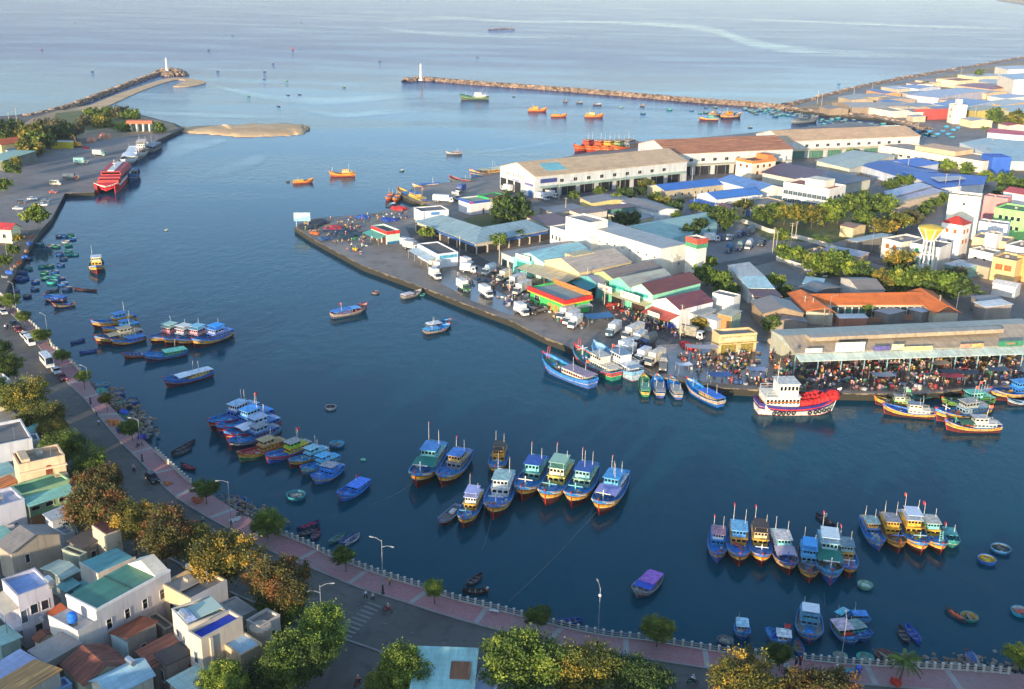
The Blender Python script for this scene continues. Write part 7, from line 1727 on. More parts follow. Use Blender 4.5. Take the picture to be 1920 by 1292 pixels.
for f in 'fs': fbox(H,'fascia',f,-.04,1.04,4.3,5.6,.9,'#cc2b26');fbox(H,'stripe',f,-.04,1.04,3.9,4.3,.85,'#d8a83a')
T=MB();T.box(-.8,H.Lc - .3,4.6,H.La + .8,H.Lc,6.6);T.build('back_parapet',M('#b8763f','paint'),H.o);bays(H,'f',3,2.6,'#b98a4a',.5,.98);awning(H,'s',.2,1,2.8,1.6,'#b0b8b4',.4)
house('white cube house behind the maroon roofed hall',(1336,549),(1376,558),(1386,552),7.4,'#ddd8cc',('flat','#8f8a82',.3),group=GPB)
H=house('orange brown shed with a mint curved side behind the yellow market office',(1346,588),(1372,594),(1398,588),5.4,'#a87a4a',('sy','#a7a58c',.4),'shed','building',group=GPB);fbox(H,'side_panel','s',0,1,0,5.3,.1,'#a9b99a')
house('small white tin roofed hut beside the orange shed',(1322,596),(1344,602),(1352,596),3.8,'#c9ccc9',('sy','#b5b8b5',.3),'hut','building',group=GPB)
house('sheet clad lean-to beside the white gabled hall',(1274,580),(1312,592),(1330,580),4.2,'#a9adac',('sy','#9aa09c',.4),'shed','building',group=GPB)
H=house('two storey yellow market office with two shuttered bays',(1336,618),(1350,628.5),(1426,628),5.8,'#c4ab7c',('flat','#8a8680',.6),'market_office','building',group=GPB)
fbox(H,'sign','s',.03,.97,3.7,5.1,.5,'#bdb884');lettering('BAN QUẢN LÝ CẢNG CÁ',.8,'#e8e6d2',H.o,(H.La + .55,H.Lc * .5,4.4),(math.pi/2,0,math.pi/2))
fbox(H,'shutter','s',.06,.46,0,2.8,.06,'#8a7a3a');fbox(H,'shutter','s',.58,.92,0,2.8,.06,'#8a7a3a');fbox(H,'ledge','s',-.01,1.01,3.0,3.3,.8,'#c9ae78')
# market shed
mf=[at(1492,663,ZL+6.2),at(1962,647,ZL+6.2)]
o=polybuilding('long open market shed with a grey ridged roof and hanging banners',[(1447,619),(1468,629),(1940,607),(1915,598)],6.2,
    [[(1444,618.5,6.6),(1915,597,6.6),(1937,606,8.6),(1466,629.5,8.6)],[(1466,629.5,8.6),(1937,606,8.6),(1962,646,6.3),(1490,662.5,6.3)],('#b9c9bd',[(1490,663,6.1),(1962,646.5,6.1),(1972,662,5.0),(1500,678,5.0)])],'#9a9a8c','#ab9a80','market_shed')
base=Vector(o.location);T=MB();a,b=at(1515,630,ZL+9.2),at(1876,614,ZL+9.2);d=(b-a).normalized();n=Vector((-d.y,d.x,0))*1.6
T.slab([a-n-base,b-n-base,b+n-base,a+n-base],1.1);T.build('ridge_vent',M('#a3937c','roof'),o)
d=(mf[1]-mf[0]);L_=d.length;d.normalize();yaw=math.atan2(d.y,d.x);me=MB();me.box(-.14,-.14,0,.14,.14,6.1);me=me.mesh('column',M('#7aa0a8','paint'))
for i in range(12): p=mf[0].lerp(mf[1],i/11)-Vector((0,0,0));link('column',me,o,(p.x-base.x,p.y-base.y,0))
T=MB();T.add([tuple(Vector(q)-base) for q in (at(1444,619,ZL+6.5),at(1466,630,ZL+8.5),at(1490,663,ZL+6.2))],[(0,2,1)]);T.build('gable_panel',M('#c9d6cc','paint'),o)
for t0,t1,z0,z1,c,tx,tc in [(.035,.10,6.3,7.6,'#d8d4cc','',''),(.15,.265,6.3,9.0,'#dcd8d2','CHỢ CẢ CỒN CHÀ','#6a4a8a'),(.30,.365,6.3,7.6,'#5a5490','',''),(.372,.42,6.4,8.0,'#c9c8a0','',''),(.42,.535,5.6,7.2,'#d2c486','CẢNG CÁ','#b5a060'),(.645,.69,6.3,7.4,'#c98a72','',''),(.692,.74,6.3,7.4,'#cfa065','',''),(.80,.90,6.3,7.9,'#2f7a5a','VISSAN','#c05a4a')]:
 p=mf[0].lerp(mf[1],(t0+t1)/2);w_=L_*(t1-t0);s=thing('banner',{'#d8d4cc': 'plain white banner, first on the market shed eave','#dcd8d2': 'largest white banner with purple lettering on the shed eave','#5a5490': 'purple banner on the shed eave','#c9c8a0': 'olive and white banner on the shed eave','#d2c486': 'cream banner hanging over the shed eave','#c98a72': 'red orange banner on the shed eave','#cfa065': 'orange banner beside the red orange one','#2f7a5a': 'green banner on the shed eave near the right border'}[c],'banner',(p.x,p.y,ZL),yaw)
 T=MB();T.box(-w_/2,-.2,z0,w_/2,-.08,z1);T.build('panel',M(c,'paint'),s)
 if tx: lettering(tx,min(.9,w_/len(tx)*1.3),tc,s,(0,-.22,(z0+z1)/2),(math.pi/2,0,0))
 T=MB();T.box(-w_ * .45,-.06,5.9,w_ * .45,.02,z0 + .4);T.build('bracket',M('#7a7a76','paint'),s)
# orange roofed school-like block
O_ = '#dc7430'
oO=polybuilding('long low block with a weathered orange tile roof around a yard',[(1480,553),(1508,584),(1560,589),(1552,571),(1733,571),(1758,588),(1802,588),(1726,543),(1700,549),(1520,553)],4.0,
   [[(1474,549,4),(1502,542.5,6),(1552,577,6),(1506,583.5,4)],[(1502,542.5,6),(1521,551,4.3),(1570,588,4),(1552,577,6)],[(1519,551,6),(1730,547,6),(1732,571.5,4),(1552,571.5,4)],[(1700,546,5),(1726,539.5,6.2),(1778,573,6.2),(1752,588.5,4)],[(1726,539.5,6.2),(1748,545,5),(1806,588.5,4),(1778,573,6.2)]],'#b5aa94',O_,'tiled_block',rkind='tile',inset=.03)
band(oO,(1552,571),(1733,571),4,.2,3.2,'#3a4a44',d=.5)
for i in range(14): band(oO,(1552,571),(1733,571),4,0,3.4,'#c9c4b8','column','wall',.7,(i + .4)/14,(i + .55)/14)
for i in range(3): band(oO,(1552,571),(1733,571),4,.2,2.4,'#2f7a62','door','paint',.6,.06+i * .13,.13+i * .13)
# grey roofed neighbours,white shed,green roof
shed('old grey roofed house beside the white long shed',(1409,565),(1432,588),(1495,577),4.6,'#9a8468','gx','#7a726a',1.8,name='house')
shed('low grey sheet house in front of the old grey roofed one',(1428,592),(1438,604),(1500,590),3.4,'#8f8276','gx','#69666a',1.0,name='house')
polybuilding('long white walled shed with a pale grey and ice blue roof',[(1366,497),(1404,538),(1454,541),(1404,493)],5.6,[[(1364,497,5.6),(1405,491,6.4),(1434,517,6.4),(1384,518,5.6)],('#a9c9c9',[(1384,518,5.6),(1434,517,6.4),(1453,541,6.4),(1403,540,5.6)]),('#5d3434',[(1403,540,5.5),(1453,541,6.2),(1468,556,6),(1414,556,5)])],'#d2d0c8','#a9aaa6')
polybuilding('long hall with a pale green roof between the cold store and the blue roofs',[(1190,428),(1256,448),(1345,421),(1333,402)],4.6,[[(1185,425,6.4),(1332,398.5,6.4),(1346,420.5,4.5),(1254,449,4.5)],[(1175,424,4.6),(1320,398,4.6),(1332,398.5,6.4),(1185,425,6.4)]],'#8fb5b5','#8fb0a2')
for a in [('grey roofed store with a cream end wall',(1088,371),(1110,381),(1168,367),4.2,'#cdb67a','gx','#7f7a78',1.0),('maroon roofed open store in the middle yard',(1118,388),(1130,394),(1180,386),5.0,'#4a7a72','sy','#6d3d3a',.5),('wide grey roofed store with a white and blue end',(1165,378),(1226,398),(1260,389),5.0,'#c9d0d2','gx','#7d7671',1.2),
  ('grey flat store behind the L shaped hall',(1012,390),(1040,400),(1082,386),4.0,'#a9a49a','sy','#77726f',.3),('brown striped roof store beside the white wing',(988,407),(1030,424),(1062,412),4.6,'#bdb19a','sy','#6a423a',.4),('brown roofed store behind the tall white block',(1068,394),(1090,402),(1124,392),5.0,'#c5bcae','sy','#7a5f52',.4),('cream walled low store with a grey roof',(1140,402),(1190,414),(1216,405),3.6,'#c9bb9a','sy','#8a8582',.3),
  ('tin roofed side store left of the white wing',(1010,420),(1028,426),(1044,420),4.0,'#b5b0a2','sy','#9ab0b0',.3)]: shed(*a,name='store')
# blue roofed complex
BR = '#2f6bb8'
shed('long low blue roofed wing with a row of small windows',(1214,349),(1247,358),(1342,341),4.4,'#b5a88c','gy',BR,1.8,name='hall',win=[('s',7,1.4,1.0,1.2)])
shed('blue roofed hall with a bright white gable',(1307,364),(1344,374),(1418,361),5.2,'#dcdcda','gy','#3a76c0',2.0,name='hall')
shed('broad blue roofed hall behind the white gable one',(1345,338),(1420,358),(1450,347),5.6,'#d9d9d4','gx','#5f86bd',2.2,name='hall')
H=shed('grey flat workshop with blue doors beside the blue halls',(1340,384),(1372,392),(1458,374),4.6,'#c4b694','flat','#7d7873',.3,name='workshop');bays(H,'s',7,3.2,'#3a6fae',.25,.98)
shed('small arched maroon porch roof',(1342,386),(1362,396),(1380,392),4.0,'#9a8a7a','gx','#7a3f3c',1.2,name='porch')
shed('low blue vaulted shed beside the maroon porch',(1293,378),(1336,390),(1348,384),3.2,'#7f9ac0','gx','#2f66b8',.9,name='shed')
H=house('cream three storey office with an orange roof rim by the warehouse road',(1381,296),(1411,302),(1450,296),9.6,'#dcd0ba',('flat','#74433f',.9),'office','building',group=GPB,win=[('s',3,5.6,1.4,1.4,'red'),('f',2,5.6,1.2,1.4,'red'),('s',3,2,1.4,1.6,'red')])
for f in 'fs': fbox(H,'orange_rim',f,-.02,1.02,8.2,9.7,.4,'#c07a3c','wall')
rbox(H,'stair_house',.2,.7,.9,.98,8.8,11.6,'#c2743c')
polybuilding('wide hall with a dark maroon roof',[(1430,323),(1575,345),(1632,335),(1468,308)],5.4,[[(1426,323,5.4),(1466,304.5,7.5),(1545,318,7.5),(1540,345,5.4)],('#54525c',[(1540,345,5.4),(1545,318,7.5),(1637,335,5.6),(1588,345,5.4)])],'#c0bfae','#5a3840')
H=house('white three storey office with ribbon windows and a roof terrace',(1469.5,341),(1555,355),(1585,347),12.0,'#e0dbd0',('flat','#a5675a',.9),'office','building',group=GPB)
for z in (6.6,2.8):
 for f,n in (('f',9),('s',4)): facade(H,f,n,z,2.6 if f == 'f' else 2.2,1.9,'blue',.02,.96)
rbox(H,'roof_house',.38,.25,.8,.85,11,14.6,'#e0d6bf')
# right hand: halls and sheds behind the trees
H=shed('long white processing building with a row of roof vents',(1648,272),(1844,303),(1870,294),6.4,'#dfd3b8','flat','#9a958c',.4);facade(H,'f',10,1.6,2.2,1.2)
rbox(H,'upper_block',.34,.1,.72,.9,6.4,9.0,'#d8b08a')
house('royal blue framed gate building',(1841,288),(1862,295),(1881,290),9,'#2f5fb5',('flat','#3a66b5',.2),'gate_building','building',group=GPB)
polybuilding('pale cream vaulted hall behind the maroon roof',[(1532,301),(1593,315),(1678,290),(1612,283)],5.2,[[(1528,300.5,5.2),(1600,281,6.6),(1640,288,6.8),(1560,309,6.8)],[(1560,309,6.8),(1640,288,6.8),(1682,290,5.2),(1593,317,5.2)]],'#d2cebd','#b0b7a4')
polybuilding('deep blue roofed factory hall, the left of two',[(1616,309),(1700,334),(1758,324),(1678,303)],5,[[(1612,309,5),(1650,301,6.4),(1732,323,6.4),(1700,336,5)],[(1650,301,6.4),(1682,301,5),(1764,323,5),(1732,323,6.4)]],'#b5bcc9','#24529f')
polybuilding('deep blue roofed factory hall with pale panels, the right of two',[(1692,325),(1762,350),(1845,345),(1848,331)],5,[[(1690,321,6.4),(1770,325,6.4),(1815,347,5),(1760,353,5)],('#2456ae',[(1770,325,6.4),(1852,330,6),(1846,346,5),(1815,347,5)]),('#a5a7ae',[(1745,332,6.5),(1800,329,6.6),(1812,335,6.3),(1760,340,6.2)])],'#c5c9cf','#2a5cb0')
polybuilding('small bright blue roof above the left blue hall',[(1676,301),(1720,311),(1760,306),(1722,297)],6,[[(1672,300,6),(1722,295.5,7),(1766,306,7),(1718,313,6)]],'#b5bcc9','#2a62bd')
polybuilding('low warehouse with a pale lilac two step roof',[(1660,360),(1678,383),(1773,361),(1727,343)],5.4,[[(1657,359,5.4),(1726,341.5,7),(1748,349,7),(1668,371,5.6)],('#a9a5b2',[(1668,371,5.2),(1748,351,6.4),(1776,360,5.2),(1678,384,4.8)])],'#c5b096','#b0b2c2')
polybuilding('vast pale green factory roof at the right border',[(1800,268),(1880,300),(2000,300),(1960,262)],6,[[(1798,268,6),(1850,258,7.5),(1990,272,7.5),(1980,285,6)],[(1850,275,6.5),(1990,280,7),(1990,305,6),(1880,302,6)]],'#c2c9c4','#9db2b2')
polybuilding('long low building with a bright red roof strip',[(1852,249),(1960,258),(1964,250),(1858,242)],5,[[(1850,248,5),(1856,240,6),(1966,250,6),(1962,258,5)]],'#c9ccd2','#c8352f')
rs=random.Random(21);GN = 'sheds of the north shore'
for lb,A,B,C,h,wl,rk,rc,rise in [
 ('grey gabled open shed at the left end of the north shore',(1560,192),(1598,202),(1630,193),5,'#8a7a6a','gy','#a59c8c',2),('second grey shed on the north shore',(1606,193),(1640,200),(1668,192),5,'#9a8f80','gy','#98968f',1.5),('white row building on the north shore quay',(1612,199),(1672,209),(1684,204),5,'#dccfb8','flat','#a59c90',.3),
 ('white wall house beside the red restaurant',(1674,203),(1714,211),(1728,205),5,'#d8cdb8','flat','#9a958c',.3),('small blue roofed shed on the north shore',(1645,189),(1668,194),(1684,189),5,'#8a8a96','gx','#5a6f9c',1),('orange striped shed on the north shore',(1625,169),(1660,176),(1670,172),5,'#c98a5a','gx','#62749a',1),('long blue and white roofed shed near the sea',(1684,163),(1722,167),(1730,160),5,'#c5c8d0','gx','#8496b4',1.2),
 ('red painted restaurant with a stepped front',(1714,205),(1742,210),(1750,199),6,'#b04a44','sx','#a8453e',2),('orange and blue stall block by the white lighthouse house',(1735,200),(1758,206),(1768,198),6,'#d2a86a','sy','#5f7092',.6),('big lilac roofed shed on the north shore',(1700,178),(1760,184),(1800,166),6,'#b5b0b8','gx','#a9abb8',1.5),('blue domed market roof on the north shore',(1748,195),(1800,202),(1840,187),6,'#8a9ab0','gx','#7792b5',3),
 ('olive roofed shed with a white van in it',(1798,203),(1830,209),(1862,196),6,'#b0a05a','gx','#a59d7c',2),('long cream row of shops on the north shore',(1775,168),(1850,176),(1862,170),5,'#d6b58c','gx','#b5a58a',1),('cream flat building near the sea shore',(1756,148),(1795,152),(1802,146),7,'#dcc9a0','flat','#a5705c',.4),('white and orange hall with an arched roof',(1840,192),(1880,198),(1900,184),7,'#c9964a','gx','#b5b8b0',2),
 ('wide pale roofed hall at the right border of the north shore',(1858,200),(1905,212),(1970,190),7,'#cfc5a0','gx','#a9b2b0',3),('maroon roofed low row behind the lilac shed',(1790,160),(1860,168),(1930,164),5,'#c5a58c','gx','#8f4a42',1),('big white factory at the upper right border',(1872,140),(1902,150),(1990,141),16,'#e3d8c4','gx','#9fb0bd',3),('narrow grey shed lying along the revetment, first',(1580,180),(1612,184),(1630,177),4,'#a5957f','gx','#9c958a',.9),('narrow pale shed lying along the revetment, second',(1652,163),(1684,168),(1700,160),4,'#b5a58f','gx','#b0b0b2',.9),('narrow rust roofed shed along the revetment, third',(1716,150),(1752,155),(1766,148),4,'#c5b094','gx','#9a7a66',.9),('low flat shed beside the cream flat building',(1796,140),(1830,144),(1842,137),4,'#c9b89a','sy','#a8a49c',.4),('long low shed left of the white columned hall',(1820,152),(1868,157),(1880,150),4,'#bcae98','gx','#b5b2ac',1),('grey workshop between the lilac shed and the shore',(1686,174),(1716,178),(1730,170),4.4,'#a89c8a','gx','#8a8c92',1),('sand walled row behind the first gabled shed',(1606,178),(1636,183),(1652,176),4.4,'#b5a284','gx','#a09684',1),('tin roofed shed with a rust patch near the revetment',(1640,182),(1662,187),(1690,181),4,'#9a8a7a','gx','#a08a78',1),('grey yard shed behind the white row building',(1690,196),(1720,201),(1742,194),4.4,'#a59a8c','gx','#8f8f92',1.2),('rust and grey roofed row before the big lilac shed',(1762,187),(1800,193),(1822,186),5,'#c5a582','gx','#a58a78',1.2),('pale blue roofed shed behind the arched hall',(1852,180),(1885,185),(1925,178),5,'#c9c5bc','gx','#9fb2c4',1.4),('cream walled store near the scrub trees',(1800,222),(1822,227),(1840,222),5,'#d2c09a','gx','#a5a29a',1),
 ('small tin kiosk by the far basin sand',(1700,216),(1712,219),(1724,216),4,'#b5a58c','sy','#9a9a98',.4),('brown roofed fish shed at the root of the breakwater',(1536,200),(1556,205),(1572,200),4.4,'#8f7d68','gx','#8a7460',1.2),('sand coloured shed behind the brown fish shed',(1572,182),(1598,188),(1616,183),4.4,'#a8947a','gx','#a39a8a',1.2),('long sheet roofed market at the far shore road',(1720,176),(1752,181),(1778,175),4.4,'#b0a59a','gx','#9c98a0',1),('white cottage by the stone revetment',(1700,156),(1716,159),(1728,155),4.4,'#d8d2c5','gx','#a0675a',1),('red roofed cottage under the scrub trees',(1872,232),(1890,236),(1906,231),4,'#cfc5b0','gx','#a8483a',1),
 ('white columned hall left of the big white factory',(1866,125),(1890,131),(1925,120),8,'#dcd3c0','gx','#b5b8bb',2)]:
 house(lb,A,B,C,h,wl,(rk,rc,rise),'shed','building',group=GN)
H=house('white lighthouse like house with a small roof turret on the north shore',(1780,194),(1790,197),(1799,193),14,'#dcd6c4',('flat','#b5ad9a',.5),'house','house',group=GN,win=[('f',1,9,1.6,2),('f',1,4,1.6,2)]);rbox(H,'turret',.3,.3,.7,.7,14,18,'#d5d2c4')
house('white boat shed at the far end of the long warehouse',(1652,236),(1674,241),(1690,236),8,'#cfd8dc',('flat','#c5c9a8',.4),'shed','building',group=GPB)
# residential quarter at the right
GR = 'houses of the right hand quarter'
for lb,A,B,C,h,wl,rf,win in [
 ('tall plain cream white town house with side balconies',(1780,364),(1840,370),(1848,364),18,'#e0d8c4',('flat','#a59c90',.8),[('f',1,14,.9,.9)]),('pink walled house behind the tall plain one',(1845,367),(1890,373),(1900,369),12,'#d68a86',('flat','#b0a09a',.4),()),
 ('white house with a red roof at the right border',(1882,359),(1925,366),(1945,360),10,'#d2d2d2',('gx','#b04a44',1.5),()),('green and yellow three storey house',(1866,389),(1925,398),(1950,390),12,'#8fd07a',('flat','#5f8a5a',.6),[('f',4,7.6,1.4,1.6),('f',4,3.6,1.4,1.6)]),
 ('white villa with a red hipped roof',(1766,416),(1805,423),(1821,418),13.5,'#dedcda',('hip','#b8382c',2.6,'tile'),[('f',2,10,1.1,1.4,'wood'),('s',2,10,1.1,1.4,'wood'),('s',2,6,1.1,1.4,'wood'),('f',1,5.4,1.6,1.4)]),
 ('white house with orange windows left of the water tower',(1655,446),(1690,455),(1722,444),8,'#e0d6c2',('flat','#8f8880',.6),[('f',2,4.6,1.5,1.6,'wood')]),('balcony house with lime doors behind the water tower',(1707,455),(1763,465),(1778,454),9,'#d6cfc4',('flat','#7a736e',.4),[('f',3,5.4,1.5,2,'green'),('f',3,1.6,1.5,2,'green')]),
 ('white house between the villa and the green house',(1836,415),(1890,422),(1898,417),10,'#d6d6da',('flat','#a09a92',.4),()),('wide peach walled house right of the villa',(1824,444),(1888,454),(1905,446),9,'#dcb88c',('flat','#8f8a84',.5),()),('white stair house on the peach walled block',(1848,436),(1871,440),(1880,436),12,'#e0d8cc',('flat','#a59c92',.3),()),
 ('white house with two windows below the peach one',(1818,466),(1862,476),(1875,470),7,'#e0dacb',('flat','#8a8480',.5),[('f',2,3,1.1,1.4)]),('white parapet house at the right border',(1886,458),(1925,466),(1950,458),10,'#dedad0',('flat','#8a857f',.5),()),('yellow house with orange shutters',(1862,482),(1906,490),(1925,480),8.5,'#dcb478',('flat','#a5907a',.6),[('f',2,4.4,2.4,2,'wood')]),
 ('ochre house at the right border beside the yellow one',(1908,478),(1935,486),(1960,478),9,'#d8a868',('flat','#b59a7a',.6),()),('low teal fronted canopy house beside the balcony house',(1772,495),(1806,504),(1818,494),4,'#7fa89c',('sy','#c2c8c6',.4),()),('shed house with a brown roof under the two window house',(1812,492),(1855,502),(1862,496),4.4,'#a59a82',('sy','#7a6a5e',.4),()),
 ('white tarpaulin covered stall near the right border',(1862,531),(1905,539),(1912,532),4,'#c5c2bd',('gx','#d2cfc9',.8),()),('white flat roofed pavilion right of the tree belt',(1828,567),(1848,576),(1902,575),4.6,'#8a8078',('sy','#d2d5d2',.4),()),('grey lean-to behind the white pavilion',(1822,556),(1836,564),(1870,558),3.8,'#8a8078',('sy','#8a8682',.4),()),
 ('peach walled long store by the coconut palm',(1543,468),(1612,482),(1628,476),5.5,'#cda98a',('sy','#a3a0a5',.4),()),('cream garage with a brown roof by the coconut palm',(1505,470),(1530,476),(1548,466),4.8,'#d6b47c',('flat','#7d766f',.3),()),('long market awning with a pale sheet roof in the back street',(1588,450),(1608,455),(1650,437),4.4,'#7a756e',('sx','#b5bdb4',.3),()),
 ('small cream house in the tree shade',(1576,423),(1600,428),(1612,420),4.6,'#cdb88c',('gx','#8a6a52',.8),()),('grey gabled house with a white end behind the orange roof',(1577,521),(1612,545),(1652,540),4.6,'#bdb8ae',('gy','#857a6c',1.6),()),('dark grey shed beside the ice blue sheet behind the orange roof',(1500,538),(1530,548),(1595,545),3.8,'#6a6a68',('gx','#6f6f6c',1.0),()),('ice blue sheet roof behind the orange block',(1506,532),(1540,536),(1572,528),4,'#7a8a8a',('sy','#93b5bb',.3),()),
 ('jumble of tin shacks in the orange roofed yard',(1640,583),(1668,592),(1700,586),3,'#7d786f',('sx','#8a8a88',.4),()),('tin shack with a pale blue roof in the orange roofed yard',(1705,580),(1728,588),(1752,582),3,'#7d7a74',('sx','#a3b2bd',.4),()),('small shack with a rust roof in the orange roofed yard',(1728,574),(1745,582),(1758,578),3.4,'#8a8278',('sx','#8a6552',.4),()),
 ('long wall shed with a white and rust front before the orange block',(1568,590),(1575,597),(1622,594),3.4,'#a5705a',('sy','#d0cbc2',.2),())]:
 house(lb,A,B,C,h,wl,rf,group=GR,win=win)
# water tower
p=at(1732,520,ZL);o=thing('water_tower','white legged water tower with a yellow funnel tank','water tower',(p.x,p.y,ZL));o.scale=(.78,.78,.9)
for i in range(8):
 t=6.283*i/8;c,s=math.cos(t),math.sin(t);T=MB();T.tube((3.4*c,3.4*s,-.2),(2.3*c,2.3*s,15.5),.42,.36,6);T.tube((2.3*c,2.3*s,15.5),(5.9*c,5.9*s,20.6),.36,.26,6);T.build('leg',M('#dedad2','wall'),o)
for z,r in ((5,3.1),(10,2.7),(15.5,2.35)): T=MB();T.torus((0,0,z),r,.24,'z',16,6);T.build('ring_beam',M('#dedad2','wall'),o)
T=MB();T.lathe((0,0,0),[(1.9,15.4),(5.6,20.4),(5.6,20.9),(3.8,21.4),(.05,22)],24);T.build('tank',M('#c9ac48','wall'),o)
# left shore buildings
GL = 'buildings of the left shore'
for lb,A,B,C,h,wl,rf in [('yellow house with an orange tile roof by the tall trees',(-30,268),(2,272),(22,262),7,'#e0c98a',('gy','#c8602f',2,'tile')),('low shed with a green roof at the left border',(-40,300),(5,302),(28,283),5,'#6a6a62',('sy','#8fb098',.4)),('yellow kiosk house with a red roof on the seawall',(-24,428),(20,431),(25,424),5.4,'#e2d6a8',('gx','#a8383a',1.8)),('blue sheet roof before the yellow orange roofed house',(0,279),(14,282),(28,277),4,'#99aaaa',('sy','#4a6fae',.3))]:
 house(lb,A,B,C,h,wl,rf,group=GL,win=[('f',2,2,1.3,1.5)] if 'yellow' in lb else ())
p=at(264,246,ZL);o=thing('gate_pavilion','white columned pavilion with an orange fascia at the quay end','pavilion',(p.x,p.y,ZL),.1)
for x in (-6,-2,2,6):
 T=MB();T.box(x - .4,-2,0,x + .4,2,5);T.build('column',M('#d8d5cf','wall'),o)
T=MB();T.box(-8,-2.6,5,8,2.6,7);T.build('fascia',M('#c8623a','paint'),o)
p=at(118,278,ZL);o=thing('container','yellow container with a white roof beside the bushes','container',(p.x,p.y,ZL),.1);T=MB();T.box(-6,-1.8,0,6,1.8,4);T.build('body',M('#c9b52a','paint'),o);T=MB();T.box(-6.1,-1.9,4,6.1,1.9,4.2);T.build('roof',M('#d2d0c8','paint'),o)
p=at(146,276,ZL);o=thing('excavator','orange excavator with its boom raised','excavator',(p.x,p.y,ZL),R(150));T=MB();T.box(-2,-1.5,0,2,1.5,.9);T.build('tracks',M('#2a2a2a','plain'),o);T=MB();T.box(-2.2,-1.3,1,1.2,1.3,2.9,0,.15);T.build('cab',M('#d8952f','paint'),o);T=MB();T.tube((.8,0,2),(3,0,7),.4,.32,6);T.tube((3,0,7),(6,0,5),.3,.22,6);T.build('boom',M('#d8902a','paint'),o);T=MB();T.box(5.6,-.6,3.8,6.6,.6,5);T.build('bucket',M('#4a4038','paint'),o)
for x,y,w_,lb in [(168,266,5,'pinkish bale heap, the left of two on the ferry quay'),(198,258,6,'pinkish bale heap, the right of two on the ferry quay')]: heap(x,y,lb,'#b5806a',w_,3,12,'bale_heap','bales',ZL)
heap(160,279,'red tarpaulin heap by the excavator','#b8323a',3,1.4,6,'tarpaulin_bundle','tarpaulin',ZL)
# breakwaters,lighthouses,reef
def mound(name,label,pts,w0,h,n,cat='breakwater'):
 P=[at(x,y,0) for x,y in pts];c=P[0];o=thing(name,label,cat,c);mb=MB()
 Q=resample([Vector(q) for q in smooth_line([tuple(p) for p in P],6)],70)
 for i in range(len(Q)-1):
  a,b=Q[i]-c,Q[i+1]-c;d=(b-a).normalized();m_=Vector((-d.y,d.x,0));z=Vector((0,0,h))
  mb.add([a-m_*w0,b-m_*w0,b-m_*w0 * .35+z,a-m_*w0 * .35+z,a+m_*w0 * .35+z,b+m_*w0 * .35+z,b+m_*w0,a+m_*w0],[(0,1,2,3),(3,2,5,4),(4,5,6,7)])
 mb.build('core',G_ROCK,o);bb=MB();rn=random.Random(n)
 for i in range(n):
  t=rn.random()*(len(Q)-1);j=min(int(t),len(Q)-2);p=Q[j].lerp(Q[j+1],t-j)-c;d=(Q[j+1]-Q[j]).normalized();m_=Vector((-d.y,d.x,0));u=rn.uniform(-1,1);s=rn.uniform(.9,2.1)
  p=p+m_*w0*u;bb.blob((p.x,p.y,h*(1-max(0,abs(u) - .3) / .75)),s,s*rn.uniform(.6,1),s * .6,6,4,.25,rn.choice((0,0,1,2)),rn)
 bb.build('rubble',[G_ROCK,M('#a08872','wall'),M('#5a4c40','wall')],o);return o
mound('breakwater','long curved stone breakwater from the north shore into the bay',[(760,153),(800,151),(900,159),(1000,166),(1100,174),(1200,182),(1300,191),(1400,198),(1480,205)],5.5,2.6,1500)
mound('breakwater','straight stone jetty running out from the sandy spit',[(335,134),(310,137),(270,149),(210,172),(150,195),(100,211),(50,222)],3.4,2.2,700)
mound('breakwater','rounded rock head at the end of the straight jetty',[(302,139),(318,135),(336,139),(330,142),(305,142)],9,3.6,160)
mound('sea_rocks','dark rock reef awash far out on the sea',[(918,56),(935,55),(950,54),(962,55)],3.5,.7,110,'rocks')
mound('rock_shore','dark stone shore of the far north quay',[(1480,207),(1560,216),(1640,223),(1700,236),(1740,247)],7,2.4,420,'rocks')
mound('rock_shore','stone revetment facing the open sea on the north shore',[(1470,200),(1530,188),(1600,169),(1700,148),(1800,131),(1925,109)],7,2.6,320,'rocks')
for x,y,h,lb in [(789,151,16,'slim white beacon tower on the tip of the curved breakwater'),(313,133,13,'slim white beacon tower on the jetty head')]:
 p=at(x,y,3);o=thing('lighthouse',lb,'lighthouse',p);T=MB();T.lathe((0,0,0),[(2.2,0),(2.2,1.2),(1.1,1.4),(.85,h-2)],12);T.build('tower',M('#dcd8d2','wall'),o);T=MB();T.lathe((0,0,h-2),[(1.3,0),(1.3,.3),(.7,.35),(.7,1.5),(.9,1.6),(.05,2.2)],12);T.build('lantern',M('#d2d2d0','paint'),o)
